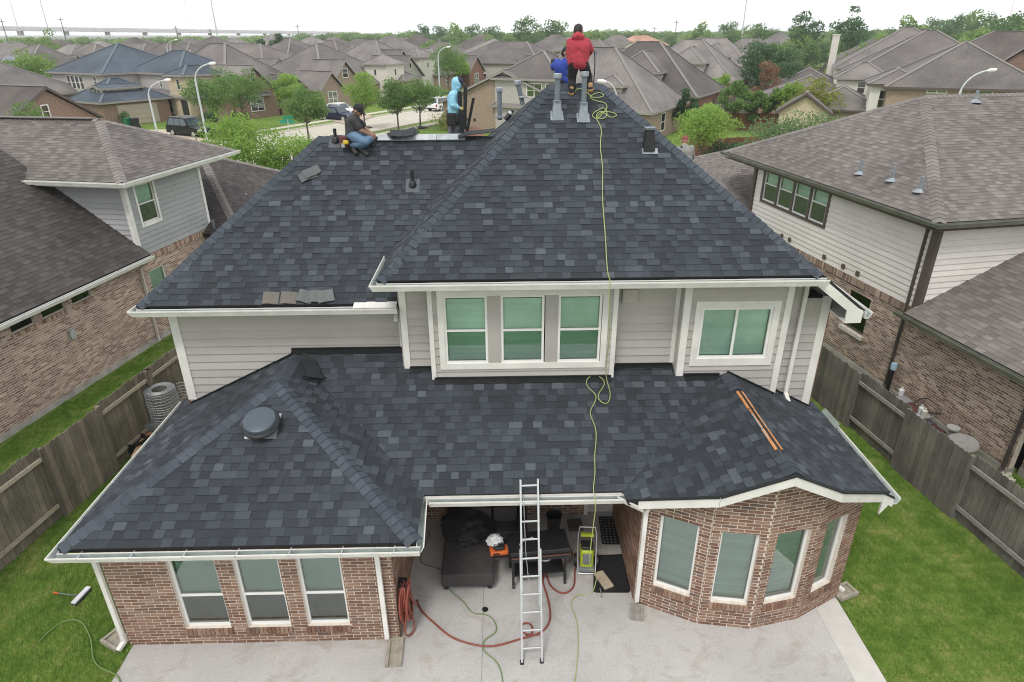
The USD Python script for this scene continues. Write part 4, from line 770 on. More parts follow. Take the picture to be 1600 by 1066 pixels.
def far_house(name, label, loc, rz, wings, windows=(), roof=R_TAUPE, cap=m_capf, fascia=m_fasc, extras=(), ncap=True, group=None):
    """wings: (x0,x1,y0,y1,eave,pitch,kind,wall material); windows: (wing, side, centre 0..1, sill, w, h[, style])."""
    h = thing(name, label, 'house', loc, rz, group)
    for (x0, x1, y0, y1, ze, pit, kind, wm) in wings:
        mb = MB().bx(x0, x1, y0, y1, -.1, ze-.05)
        if kind == 'gx':
            for x in (x0, x1-.1): mb.prism([(y0, ze-.06), (y1, ze-.06), ((y0+y1)/2, ze-.12+(y1-y0)/2*pit)], Fr((x, 0, 0), (0, 1, 0), (0, 0, 1), (1, 0, 0)), 0, .1)
        if kind == 'gy':
            for y in (y0+.1, y1): mb.prism([(x0, ze-.06), (x1, ze-.06), ((x0+x1)/2, ze-.12+(x1-x0)/2*pit)], Fr((0, y, 0), (1, 0, 0), (0, 0, 1), (0, -1, 0)), 0, .1)
        mb.build(h, 'wall', wm)
    for (x0, x1, y0, y1, ze, pit, kind, wm) in wings:
        mb, fas, cl = MB(), MB(), []; wing_roof(mb, fas, cl, x0, x1, y0, y1, ze, pit, kind)
        r = mb.build(h, 'roof', roof); fas.build(h, 'fascia', fascia)
        if ncap:
            for a, b in cl: MB().bar(a+ZUP*.01, b+ZUP*.01, .3, .06).build(r, 'ridge_cap', cap)
    for wd in windows:
        i, side, c, z0, w_, h_ = wd[:6]; st = wd[6] if len(wd) > 6 else 'w'; x0, x1, y0, y1, ze = wings[i][:5]
        fr = {'f': lambda: Fr((x0+(x1-x0)*c-w_/2, y0, z0), (1, 0, 0), (0, 0, 1), (0, -1, 0)), 'r': lambda: Fr((x1, y0+(y1-y0)*c-w_/2, z0), (0, 1, 0), (0, 0, 1), (1, 0, 0)), 'l': lambda: Fr((x0, y1-(y1-y0)*c-w_/2, z0), (0, -1, 0), (0, 0, 1), (-1, 0, 0))}[side]()
        fr.right = np.dot(np.cross(fr.u, fr.v), fr.n) > 0
        bx = lambda a0, a1, b0, b1, c0, c1: MB().raw(box_v(fr, a0, a1, b0, b1, c0, c1), flip(fr, MB.BF))
        if st in ('g', 'gd'):
            g = bx(0, w_, 0, h_, .0, .05).build(h, 'garage_door', m_garage if st == 'g' else m_garaged)
            for k in range(4): bx(.05, w_-.05, h_*k/4+.03, h_*(k+1)/4-.03, .05, .075).build(g, 'panel', m_garage if st == 'g' else m_garaged)
        elif st == 'd': bx(0, w_, 0, h_, .0, .04).build(h, 'door', m_garaged)
        elif st == 'o': bx(0, w_, 0, h_, .0, .03).build(h, 'dark_opening', m_dark)
        else:
            e = .09; mb = MB()
            for a0, a1, b0, b1 in ((0, w_, 0, e), (0, w_, h_-e, h_), (0, e, e, h_-e), (w_-e, w_, e, h_-e)): mb.raw(box_v(fr, a0, a1, b0, b1, 0, .06), flip(fr, MB.BF))
            if h_ > 1: mb.raw(box_v(fr, e, w_-e, h_/2-.03, h_/2+.03, 0, .05), flip(fr, MB.BF))
            if w_ > 1.5: mb.raw(box_v(fr, w_/2-.05, w_/2+.05, e, h_-e, 0, .055), flip(fr, MB.BF))
            win = mb.build(h, 'window', m_trim); bx(e, w_-e, e, h_-e, .004, .012).build(win, 'blind', m_farblind); MB().raw([fr.p(e, e, .03), fr.p(w_-e, e, .03), fr.p(w_-e, h_-e, .03), fr.p(e, h_-e, .03)], flip(fr, np.array([[0, 1, 2, 3]]))).build(win, 'pane', m_farglass)
    for e in extras: e(h)
    return h
def chim(x, y, z0, z1, w_=.9, mat=None): return lambda h: (MB().bx(x-w_/2, x+w_/2, y-w_/2, y+w_/2, z0, z1).bx(x-w_/2-.08, x+w_/2+.08, y-w_/2-.08, y+w_/2+.08, z1, z1+.15).build(h, 'chimney', mat or W_CREAM))
def vents(*ps): return lambda h: [MB().tube([A_(*p), A_(*p)+ZUP*.7], .07, 6).build(h, 'vent_pipe', m_pipe) for p in ps]
GD = -30.
# blue grey roofed house
Oc = A_(-49.6, 88.6, 0)
far_house('corner_house', 'grey siding house with new blue grey roof and tan garage door behind the black SUV', Oc, -33, [
    (-13, 0, 0, 13, 5.4, .50, 'h', W_GREY), (-2, 9, 4.5, 13, 5.4, .55, 'h', W_GREY), (7.5, 11, 3.8, 9, 5.3, .5, 'h', W_STONE), (.8, 8.0, -5.2, 3.0, 2.75, .60, 'h', W_BRICK), (10.5, 15.5, 5, 12, 2.8, .5, 'h', W_BRICK), (4.4, 6.6, -4.0, .5, 4.15, .25, 'gy', W_CREAM)],
    [(0, 'f', .34, 3.35, .95, 1.7), (0, 'f', .42, 3.35, .95, 1.7), (0, 'f', .5, 3.35, .95, 1.7), (0, 'f', .58, 3.35, .95, 1.7), (0, 'f', .84, 3.9, .8, 1.2), (3, 'r', .5, .0, 4.9, 2.3, 'g'), (2, 'r', .4, 3.6, .7, 1.3), (2, 'f', .6, 3.6, .7, 1.3), (2, 'f', .72, .0, 1.3, 2.4, 'o'), (5, 'f', .5, 3.35, 1.6, .75), (4, 'f', .6, .6, 1.6, 1.6), (1, 'f', .62, 3.6, .6, 1.2)], R_BLUE, m_capblue, extras=[vents((-4, 6, 7.2))])
far_house('gabled_house', 'stone gabled house with brown roof at the left edge before the blue grey roof', P(48, 74), -20, [(-19, .2, -4.5, 4.5, 2.7, .62, 'gx', W_BRICK), (-2.5, 1.5, -5.8, -3.0, 2.3, .3, 'h', W_BRICK)], [(0, 'r', .45, 3.0, .75, 1.2)], R_BROWN, fascia=m_browntrim)
far_house('hip_house', 'large plain hip roofed house at the left edge behind the stone gable', P(-46, 112), -25, [(-9, 8.5, -8, 8, 3.0, .56, 'h', W_BRICK)], [(0, 'f', .8, 1, 1, 1.2)], R_TAUPE, extras=[vents((2, -3, 5.9), (4, -3.5, 5.3))])
far_house('gabled_house', 'big brown roofed house with a front gable behind two street trees', A_(-39.5, 96, 0), GD, [(-8, 9, -5, 9, 3.0, .78, 'h', W_BRICK), (3, 11, -5.5, 1.5, 3.0, .85, 'gx', W_BRICK), (-8, 6, -8, -3, 2.8, .6, 'h', W_TAN), (7.5, 11.6, 2, 6.5, 2.8, .8, 'gx', W_BRICK)], [(1, 'r', .5, 4.2, .8, 1.3), (1, 'r', .5, .8, 2.2, 1.9), (2, 'f', .3, .7, 2.4, 1.9), (2, 'f', .75, .7, 2, 1.9), (3, 'r', .5, .8, 1.4, 1.7)], R_TAUPE)
far_house('gabled_house', 'long brick house with twin gables and a small white tower', A_(-28.5, 107, 0), GD, [(-9, 8, -6, 12, 3.0, .62, 'h', W_BRICK), (4, 9.5, -6.2, .5, 3.0, .95, 'gx', W_TAN), (5, 10.2, -8.8, -4.4, 2.9, .9, 'gx', W_TAN), (5.5, 9.8, 6, 10.4, 5.6, .55, 'h', W_CREAM), (6, 10.6, 9, 13, 3.2, .6, 'h', W_BRICK)], [(1, 'r', .5, 4.1, 1.2, 1.3), (2, 'r', .5, .7, 1.8, 1.9), (3, 'r', .5, 3.9, .6, 1), (3, 'f', .5, 3.9, .6, 1), (4, 'r', .5, .6, 1.7, 2), (4, 'f', .5, 1, 1, 1.4), (0, 'r', .42, .9, 1.2, 1.6)], R_TAUPE, extras=[vents((-4, -2, 5.6))])
far_house('gabled_house', 'house with a pale grey garage gable and white tower beyond the twin gables', A_(-23.5, 131, 0), GD, [(-10, 8, -6, 10, 3.0, .7, 'h', W_BRICK), (3, 11, -6, .8, 3.0, .9, 'gx', W_GREY), (4, 9, 3, 8, 5.9, .55, 'h', W_CREAM), (-2, 7, -3, 4, 3.4, 1.0, 'gx', W_GREY)], [(1, 'r', .5, 4.3, .7, .9), (2, 'r', .5, 4.0, .6, 1.0), (2, 'f', .5, 4.0, .6, 1.0)], R_TAUPE)
far_house('garage_house', 'low brick house with brown garage door and gable behind the blue pickup', A_(-13.5, 141, 0), GD, [(-9, 6, -5, 8, 2.9, .62, 'h', W_BRICK), (2, 8, 2, 7.5, 2.9, .95, 'gx', W_RED), (-1, 6.5, -6.4, -1, 2.8, .5, 'h', W_TAN)], [(1, 'r', .5, .6, 1.6, 2), (2, 'f', .5, 0, 3.4, 2.3, 'gd'), (2, 'r', .5, .8, .8, 1.5)], R_TAUPE)
far_house('white_house', 'white walled two storey house with wide brown hip roof behind the lamp post', P(722, 168), GD, [(-16, 3, -6, 10, 3.4, .55, 'h', W_BRICK), (1, 13, -3, 9, 5.6, .5, 'h', W_WHITE), (9, 15, -5, 1, 3.0, .5, 'h', W_WHITE)], [(1, 'f', .3, 3.6, 1, 1.4), (1, 'f', .2, .8, 1, 1.4), (1, 'f', .6, .2, 2, 2.3, 'o'), (1, 'r', .5, 3.6, .8, 1.4), (0, 'f', .4, .8, 1.5, 1.5)], R_TAUPE)
# corner house right behind the ridge
far_house('corner_house', 'tan brick and siding house with a standing seam patch right behind the ridge', A_(-6.3, 76.4, 0), GD, [
    (7, 24, 0, 12.5, 2.8, .84, 'h', W_TAN), (7, 14.5, -.05, 8, 5.5, .62, 'h', W_GREY), (.2, 16, .04, 12.0, 2.85, .42, 'gy', W_TAN), (17.5, 20.5, 1.5, 7.5, 5.0, .5, 'h', W_GREY), (20.5, 23.8, 4.5, 13.5, 2.75, .6, 'h', W_GREY)],
    [(1, 'f', .62, 3.7, 1.8, 1.4), (1, 'f', .84, 3.7, .8, 1.4), (3, 'r', .35, 3.7, .8, 1.2), (3, 'r', .7, 3.7, .9, 1.3), (0, 'r', .35, .6, 1.4, 1.8), (2, 'f', .2, 1.0, .3, .3, 'o'), (2, 'f', .26, 1.0, .3, .3, 'o')], R_TAUPE,
    extras=[vents((13.5, 5.0, 7.4), (14.2, 5.0, 7.4), (16, 5.4, 7.4)), lambda h: [MB().ob((1.6+i*.55, 5.2, 3.55+i*.55*.42), (.5, 0, .21), (0, 5.2, 0), (-.02, 0, .05)).build(h, 'metal_roof_panel', m_browntrim) for i in range(9)]])
def jhouse(label, corner, w, d, ze=2.8, pit=.8, two=True, wall=W_TAN, group=None, rz=GD, roof=R_TAUPE, seed=0):
    """Right-hand rows: corner is the near right corner of the lower roof."""
    ws = [(-w, 0, 0, d, ze, pit, 'h', wall)]; wi = [(0, 'f', .85, .5, 1.2, 1.6), (0, 'f', .6, .5, 1.2, 1.6)]
    if two: ws += [(-w*.62, -w*.28, -.3, d*.6, 5.4, .7, 'h', W_GREY)]; wi += [(1, 'f', .3, 3.6, .9, 1.4), (1, 'f', .7, 3.6, .9, 1.4), (1, 'r', .3, 3.6, .8, 1.3)]
    ws += [(-w*.3, -.6, d*.45, d+2.5, ze+.1, .6, 'h', wall)]
    return far_house('hip_house', label, corner, rz, ws, wi, roof, extras=[vents((-w*.45, 2.2, ze+2.6), (-w*.4, 2.2, ze+2.4))], group=group)
jhouse('brick house with tall taupe hip roof left of the grey fence', P(1094, 84), 17, 14, wall=W_RED)
jhouse('second house back in the right-hand row, grey dormer over brown roof', P(1150, 112), 17, 14)
jhouse('third house back in the right-hand row with three stepped hips', P(1178, 142), 18, 14)
jhouse('fourth house back in the right-hand row under the tall pole', P(1222, 185), 18, 14, pit=.75)
jhouse('house with pointed dormers behind the red brick hip roof', P(1060, 150), 18, 13, pit=.7, wall=W_STONE)
far_house('white_house', 'small cream house under a pyramid roof by the woods', P(1215, 230), GD, [(-7, 7, -7, 7, 5.4, .6, 'h', W_CREAM)], [(0, 'f', .5, 3.4, 1.4, 1.4)], R_TAUPE)
# right-hand group
O2 = P(1402, 72); GK = math.radians(-25); U2 = A_(math.cos(GK), math.sin(GK), 0); V2 = A_(-math.sin(GK), math.cos(GK), 0)
far_house('hip_house', 'tan brick house with big grey brown hip roof and white bay windows, right', O2, -25, [(0, 12, 0, 12, 5.1, .58, 'h', W_TAN), (-1.3, 3, 2.0, 8, 5.2, .5, 'h', W_WHITE), (-7, 0, 3, 11, 2.7, .5, 'h', W_TAN), (-9, -4.6, .5, 5, 2.6, .7, 'gy', W_STONE), (12.5, 17, 3, 12, 4.4, .5, 'h', W_BRICK)],
    [(0, 'f', .62, 3.3, 1.3, 1.7), (0, 'f', .32, 4.6, 1.6, .35), (1, 'f', .3, 3.0, 1.1, 1.7), (1, 'l', .3, 3.0, .8, 1.7), (1, 'l', .5, 3.0, .8, 1.7), (1, 'l', .7, 3.0, .8, 1.7), (0, 'l', .25, 3.6, 1.0, 1.0)], R_TAUPE, fascia=m_browntrim, extras=[vents((6, 4, 7.9))])
far_house('hip_house', 'cream sided house with long pale brown roof left of the white bay windows', O2+V2*18-U2*1, -25, [(-2, 14, -2, 13, 5.2, .58, 'h', W_CREAM), (-11, -1, -3, 8, 2.7, .42, 'h', W_BRICK), (-3, 2, -3.4, 1, 5.0, .6, 'h', W_CREAM)], [(2, 'f', .5, 3.3, .9, 1.4), (2, 'l', .5, 3.3, .9, 1.4), (1, 'f', .4, .7, 1, 1.4)], R_TAUPE)
far_house('hip_house', 'brown roofed house with a tall white chimney', O2+V2*38-U2*2, -25, [(-2, 15, -2, 14, 5.2, .6, 'h', W_CREAM), (-10, -1, -2, 9, 2.7, .45, 'h', W_BRICK)], [(0, 'f', .2, 3.3, 1, 1.4)], R_TAUPE, extras=[chim(-2.6, 10, 3, 9.2, 1.0, W_CREAM)])
far_house('hip_house', 'house with pointed grey roof beyond the big right-hand hip roof', P(1432, 125), GD, [(-8, 8, -7, 7, 5.4, .62, 'h', W_CREAM), (6, 16, -6, 5, 4.8, .5, 'h', W_CREAM)], [(1, 'f', .5, 3, 1, 1.3)], R_BROWN)
far_house('gabled_house', 'brick house with front gables half hidden by trees at the right edge', P(1572, 112), GD-14, [(-9, 9, -6, 8, 5.2, .6, 'h', W_TAN), (-7, -1.5, -7.5, 0, 5.0, .8, 'gy', W_STONE), (0, 6, -8.5, 0, 5.2, .85, 'gy', W_BRICK), (3, 12, -14, -5, 2.9, .75, 'gy', W_BRICK)], [(1, 'f', .5, 3.3, 1.4, 1.4), (2, 'f', .5, 3.0, 1.4, 1.5), (3, 'f', .5, 0, 3.2, 2.3, 'o'), (3, 'f', .55, 3.7, 1.0, 1)], R_BROWN)
far_house('tile_house', 'distant house with an orange tiled roof among the trees', P(1000, 300), GD, [(-10, 10, -7, 7, 5.2, .5, 'h', W_CREAM)], [(0, 'f', .5, 3, 1.5, 1.5)], R_TILE, ncap=False)
# rows further back on the left and in the middle
FARH = [(452, 165, 0, 'house with a dark green backed brown roof behind the pine clump'), (520, 178, 1, 'two storey house right behind the white tower'), (612, 196, 2, 'pointed brown roof below the tree line above the low garage house'), (655, 240, 0, 'pale house with small windows under a brown hip behind the pointed roof'), (752, 235, 2, 'dark gable house at the far end of the side street'),
    (800, 150, 3, 'wide brown roof left of the man in blue'), (868, 205, 0, 'brown roof directly behind the three thin vents'), (938, 180, 4, 'stone gabled house right of the man in red'), (385, 150, 3, 'grey roofed house with a white gable left of the pine clump'), (338, 190, 0, 'flat topped brown roof near the tall white pole'), (296, 165, 4, 'brown roof with two small cream gables'),
    (262, 150, 1, 'house with octagonal brown roof end behind the blue grey roof'), (212, 185, 3, 'long brown roof with dark ridge left of the octagonal one'), (150, 165, 4, 'tan gabled house above the blue grey roof'), (118, 170, 4, 'second tan gabled house above the blue grey roof'), (60, 160, 5, 'house with dark solar panels on its roof'), (20, 215, 3, 'brown roof at the left edge below the overpass'),
    (95, 250, 0, 'brown roof half hidden by a bushy tree at left'), (215, 255, 2, 'grey pointed roof below the overpass piers'), (430, 230, 2, 'grey brown roof left of the pines'), (490, 260, 0, 'distant brown roof right of the pines'), (700, 330, 0, 'far brown roof in front of the woods'), (1110, 260, 3, 'far row house roof beyond the tall pole'), (1400, 175, 3, 'brown roof behind the tall white chimney')]
for x, dist, k, lab in FARH:
    r = np.random.RandomState(x); wl = [W_TAN, W_CREAM, W_GREY, W_BRICK, W_STONE][r.randint(5)]; j = r.uniform(-1, 1)
    if k in (0, 2): ws = [(-8, 8, -7, 7, 5.2, .58+.1*j, 'h', wl), (-12, -6, -5, 6, 3, .5, 'h', wl)]
    elif k == 1: ws = [(-9, 7, -6, 8, 3, .75, 'h', wl), (3, 8, -2, 3, 5.8, .55, 'h', W_CREAM), (5, 10, -8, -2, 3, .8, 'gx', wl)]
    elif k == 3: ws = [(-12, 10, -6, 8, 4.2, .55, 'h', wl), (6, 12, -7, -1, 3.4, .7, 'gx', W_CREAM)]
    else: ws = [(-11, 6, -6, 8, 3.8, .62, 'h', wl), (2, 9, -7.5, -1, 3.6, .8, 'gx', W_STONE), (1, 8, 1, 7, 3.4, .75, 'gx', W_STONE)]
    wi = [(0, 'f', .4, .8, 1.2, 1.4), (0, 'f', .7, .8, 1.2, 1.4)]+([(len(ws)-1, 'r', .5, 3.6 if k in (3, 4) else 1, .9, 1)] if k else [])
    ex = []
    if k == 5: ex = [lambda h: [MB().ob((-6+i*1.25, -6.6+j2*1.9+.3, 3.95+(j2*1.9+.6)*.62), (1.15, 0, 0), (0, 1.55, 1.55*.62), (0, -.03, .05)).build(h, 'solar_panel', plain('solar_cell_%d%d' % (i, j2), (.02, .025, .05), .2)) for i in range(6) for j2 in range(2)]]
    far_house('far_house', lab, P(x, dist), GD+r.uniform(-8, 8), ws, wi, [R_TAUPE, R_TAUPE, R_BROWN][r.randint(3)], fascia=[m_fasc, m_fascd][r.randint(2)], ncap=dist < 190, extras=ex)

r = np.random.RandomState(31)
for i in range(18):
    x = -30+i*67+r.uniform(-20, 20); dist = r.uniform(270, 400); j = r.uniform(-.06, .1); wl = [W_CREAM, W_GREY, W_TAN][r.randint(3)]
    far_house('far_house', 'small brown roof far off below the tree line', P(x, dist), GD+r.uniform(-20, 20), [(-8, 8, -6, 6, 5.0, .55+j, 'h', wl), (-13, -5, -5, 4, 3, .55, 'h', wl), (3, 10, -8, -1, 4, .7, 'gy', wl)], [(0, 'f', .3, 3.2, 1.4, 1.3)], [R_TAUPE, R_BROWN][r.randint(2)], ncap=False, group='small roofs far off below the tree line')
# ------------------------------------------------------------------ trees
LEAF = {k: leaf(n, r, t) for k, n, r, t in (('oak', 'oak_leaf', [(0, (0.085, 0.159, 0.043)), (.5, (0.140, 0.238, 0.067)), (1, (0.220, 0.329, 0.104))], .4), ('lime', 'spring_leaf', [(0, (0.146, 0.256, 0.049)), (.5, (0.232, 0.366, 0.073)), (1, (0.342, 0.476, 0.122))], .45),
    ('dark', 'evergreen_leaf', [(0, (0.049, 0.098, 0.043)), (.5, (0.079, 0.146, 0.061)), (1, (0.122, 0.201, 0.085))], .3), ('far', 'woodland_leaf', [(0, (0.067, 0.128, 0.049)), (.5, (0.110, 0.189, 0.067)), (1, (0.183, 0.268, 0.098))], .35), ('farl', 'light_woodland_leaf', [(0, (0.122, 0.201, 0.055)), (.5, (0.189, 0.287, 0.079)), (1, (0.268, 0.366, 0.122))], .35),
    ('rust', 'dry_leaf', [(0, (0.159, 0.073, 0.043)), (.5, (0.244, 0.134, 0.079)), (1, (0.317, 0.195, 0.122))], .25), ('olive', 'silver_green_leaf', [(0, (0.085, 0.146, 0.055)), (.5, (0.146, 0.220, 0.091)), (1, (0.232, 0.305, 0.146))], .3), ('mag', 'glossy_dark_leaf', [(0, (0.018, 0.049, 0.018)), (.7, (0.043, 0.098, 0.037)), (.93, (0.073, 0.134, 0.061)), (1, (0.600, 0.600, 0.549))], .15), ('yel', 'yellow_green_leaf', [(0, (0.110, 0.159, 0.024)), (1, (0.293, 0.305, 0.061))], .35))}
m_bark = plain('bark', (.13, .105, .085), .9, nscale=8, namt=.3, bump=.4); m_mulch = plain('dark_mulch', (.03, .022, .018), .95, nscale=20, namt=.3, bump=.5)
def foliage(blobs, n, size, seed, fill=.55, droop=.0):
    """n leaf-sized faces scattered through the outer part of the blobs (centre, radii)."""
    r = np.random.RandomState(seed); c = np.array([b[0] for b in blobs], float); R = np.array([np.broadcast_to(b[1], 3) for b in blobs], float); w = np.prod(R, 1)**(2/3); w /= w.sum()
    i = r.choice(len(blobs), n, p=w); d = r.normal(size=(n, 3)); d /= np.linalg.norm(d, axis=1, keepdims=True)
    q = r.uniform(fill**3, 1.12, n)**(1/3)*(1+.12*r.normal(size=n)); p = c[i]+d*R[i]*q[:, None]; p[:, 2] -= droop*r.uniform(0, 1, n)
    a = d*.6+r.normal(size=(n, 3)); a /= np.linalg.norm(a, axis=1, keepdims=True); b = np.cross(a, r.normal(size=(n, 3))); b /= np.linalg.norm(b, axis=1, keepdims=True); e = np.cross(a, b)
    s = size*r.uniform(.6, 1.35, n)[:, None]; v = np.stack([p-b*s, p+e*s*.5, p+b*s, p-e*s*.5], 1).reshape(-1, 3)
    f = (np.arange(n)*4)[:, None]+np.array([0, 1, 2, 3]); clump = r.uniform(0, .55, len(blobs))[i]
    t = np.clip(clump+r.uniform(0, .45, n), 0, 1); return MB().raw(v, f, np.repeat(t, 4))
def tree(name, label, loc, h, rad, kind, seed, trunk=.35, nb=26, nl=4200, leafs=.11, shape=(1, 1, .8), tr=.09, group=None, cat='tree', rz=0):
    t = thing(name, label, cat, loc, rz, group); r = np.random.RandomState(seed); z0 = h*trunk; mid = (h+z0)/2; hz = (h-z0)/2; blobs = []
    for i in range(nb):
        d = r.normal(size=3); d /= np.linalg.norm(d); q = r.uniform(.3, .92)
        p = A_(d[0]*rad*q*shape[0], d[1]*rad*q*shape[1], mid+d[2]*hz*q); taper = 1-.35*max(0, (p[2]-mid)/hz)
        blobs.append((A_(p[0]*taper, p[1]*taper, p[2]), A_(1, 1, .72)*rad*r.uniform(.22, .40)))
    mb = MB(); lean = r.uniform(-.15, .15, 2); top = A_(lean[0], lean[1], z0+hz*.9)
    mb.tube([A_(0, 0, -.1), A_(lean[0]*.3, lean[1]*.3, z0*.6), A_(lean[0]*.6, lean[1]*.6, z0), top], [tr*1.3, tr, tr*.85, tr*.25], 7)
    for b in blobs[:12]: mb.tube([A_(lean[0]*.6, lean[1]*.6, z0*r.uniform(.8, 1.15)), (b[0]+A_(0, 0, z0))/2+A_(0, 0, -.1*h*r.rand()), b[0]], [tr*.5, tr*.3, tr*.1], 5)
    mb.build(t, 'trunk', m_bark); foliage(blobs, nl, leafs, seed+5).build(t, 'crown', LEAF[kind]); return t
def copy(src, label, loc, rz=0., scale=1., group=None):
    o = thing(src.GetName().rstrip('0123456789').rstrip('_'), label, src.GetCustomDataByKey('category'), loc, rz, group, scale)
    o.GetReferences().AddInternalReference(src.GetPath()); o.SetInstanceable(True); return o
def mulch(p, r_=.7): pass
ST = [('oak', (345, 213), 5.6, 2.5, 'leafy street tree in front of the arched porch, left of a matching pair'), ('oak', (383, 203), 5.8, 2.6, 'leafy street tree on the mown lawn, right of a matching pair'), ('oak', (484, 224), 4.7, 1.95, 'dense round tree beside the green street sign'), ('lime', (457, 184), 4.6, 1.9, 'thin airy tree in front of the twin gables'),
      ('lime', (571, 200), 5.0, 2.0, 'bright young tree right behind the seated roofer'), ('oak', (623, 206), 4.6, 1.9, 'young street tree with grey trunk, left of a pair by the wide street'), ('oak', (657, 200), 4.7, 2.0, 'young street tree with grey trunk, right of a pair by the wide street'), ('oak', (702, 146), 7.0, 3.2, 'darker tree by the lamp post in front of the white house'), ('lime', (716, 138), 5.0, 2.3, 'yellow green tree right of the lamp post')]
for i, (k, q, h, rad, lab) in enumerate(ST):
    p = gp(*q); tree('street_tree', lab, p, h*1.18, rad*1.22, k, 100+i, .34, nl=5200, leafs=.14 if q[1] < 160 else .11, group=None)
    o = MB().lathe([(.9, -.02), (.7, .1), (.3, .16), (.05, .16)], p, 12).build('/World', 'mulch_ring', m_mulch, 40); mark(o, 'dark mulch ring under the '+' '.join(lab.split()[:9]), 'mulch', None, 'stuff')
tree('street_tree', 'large bright bushy tree between the left neighbour and the roof', gp(394, 322)+A_(0, 0, 0), 5.4, 2.8, 'lime', 120, .25, 34, 9000, .085, (1, 1, .9))
tree('street_tree', 'lower bright leafy tree peeking over the left hip', gp(468, 322), 4.4, 2.2, 'lime', 121, .25, 24, 5000, .08)
tree('street_tree', 'bright feathery tree beside the man on the ground, right of the house', gp(1091, 268), 5.3, 2.6, 'lime', 122, .3, 30, 7000, .095)
tree('bushy_tree', 'soft green bushy tree behind the stone gable, far left', P(14, 66), 4.6, 2.6, 'oak', 123, .2, 24, 4200, .12)
tree('bushy_tree', 'low lime green bush against the stone gable', P(66, 66), 2.9, 1.5, 'lime', 124, .15, 16, 2400, .11)
for i, (q, w_, h) in enumerate((((1144, 203), 1.15, 4.0), ((1173, 204), .85, 3.4), ((1196, 204), 1.1, 3.7), ((1226, 205), 1.25, 4.3))):
    tree('columnar_tree', ('tallest' if i == 3 else ['leftmost', 'slimmest', 'third'][i])+' of four narrow trees in front of the red brown fence', gp(*q), h*1.25, w_*1.45, 'oak' if i != 3 else 'lime', 130+i, .28, 20, 4200, .12, group=None)
tree('magnolia', 'dark glossy tree with pale flowers at the end of the grey fence', gp(1067, 208), 4.6, 1.3, 'mag', 136, .12, 20, 2600, .12)
tree('bushy_tree', 'wide yellow green tree behind the right neighbour roof', gp(1262, 212), 5.4, 3.2, 'yel', 137, .2, 22, 3600, .12)
tree('bushy_tree', 'silvery green spreading tree just over the right neighbour roof', P(1252, 50), 4.6, 3.0, 'olive', 138, .22, 24, 4200, .1); tree('bushy_tree', 'second silvery green tree just over the right neighbour roof', P(1300, 54), 4.4, 3.0, 'olive', 139, .22, 20, 3000, .1)
tree('evergreen_tree', 'big dark round tree behind the grey fence', P(1192, 122), 9.5, 4.2, 'dark', 140, .08, 30, 4200, .22); tree('evergreen_tree', 'bluish dark tree right of the rust coloured one', P(1228, 112), 8.2, 2.8, 'dark', 141, .08, 22, 2600, .2)
tree('rusty_tree', 'dead rust coloured conifer between two dark trees', P(1206, 98), 6.6, 2.0, 'rust', 142, .05, 22, 3200, .13); tree('bushy_tree', 'lime green tree above the dark round one', P(1208, 140), 9.8, 2.4, 'lime', 143, .2, 18, 2200, .22)
tree('bushy_tree', 'small bright tree in the second right-hand yard', P(1130, 104), 4.8, 1.9, 'lime', 144, .2, 16, 1800, .15)
for i, (x, d_, h, rad) in enumerate(((408, 160, 9.5, 2.6), (432, 165, 10.6, 2.5), (421, 158, 8.0, 2.2), (468, 170, 8.6, 1.6), (452, 166, 8.8, 1.2))):
    tree('pine_tree', ['leftmost bushy', 'tallest', 'lowest', 'separate rounded', 'thin'][i]+' dark pine of the clump behind the twin gabled house', P(x, d_), h, rad, 'dark', 150+i, .05, 18, 2200, .25, (1, 1, .9))
for i, (q, s_) in enumerate((((552, 141), 1.45), ((584, 141), 1.35))):
    t = thing('topiary_tree', ['left', 'right'][i]+' of two clipped ball trees on the lawn before the low garage house', 'tree', P(q[0], 118)+A_(0, 0, 0)); MB().tube([(0, 0, 0), (0, 0, 2.2)], .08, 6).build(t, 'trunk', m_bark); foliage([(A_(0, 0, 3.2), A_(1.6, 1.6, 1.4))], 2600, .13, 160+i, .7).build(t, 'crown', LEAF['dark'])
SHR = [((1120, 262), 2.4, 1.5, 'mag', 'dark hedge bush behind the bright feathery tree'), ((1160, 258), 2.2, 1.5, 'dark', 'dark hedge bush left of the red fence end'), ((1195, 254), 1.9, 1.4, 'mag', 'dark hedge bush nearest the right neighbour roof'), ((700, 204), 2.2, 2.0, 'yel', 'yellowing shrub at the corner of the tan brick house'), ((735, 200), 1.6, 1.6, 'oak', 'green shrub hugging the tan brick corner'),
       ((330, 190), 1.3, 1.4, 'dark', 'dark clipped bush beside the black SUV'), ((372, 188), 1.2, 1.2, 'oak', 'bush under the pair of street trees'), ((430, 172), 1.2, 1.5, 'olive', 'pale flowering shrub under the brown gable windows'), ((455, 168), 1.2, 1.4, 'olive', 'pale flowering shrub left of the thin airy tree'), ((512, 164), 1.5, 1.3, 'dark', 'dark round shrub before the white tower'), ((540, 160), 1.5, 1.2, 'dark', 'dark round shrub behind the navy crossover'), ((196, 196), 1.7, .9, 'oak', 'upright bush left of the tan garage door'),
       ((612, 160), 1.2, 1.4, 'oak', 'low shrub beside the dark crossover'), ((683, 152), 1.1, 1.6, 'dark', 'low dark shrub by the brick garage house')]
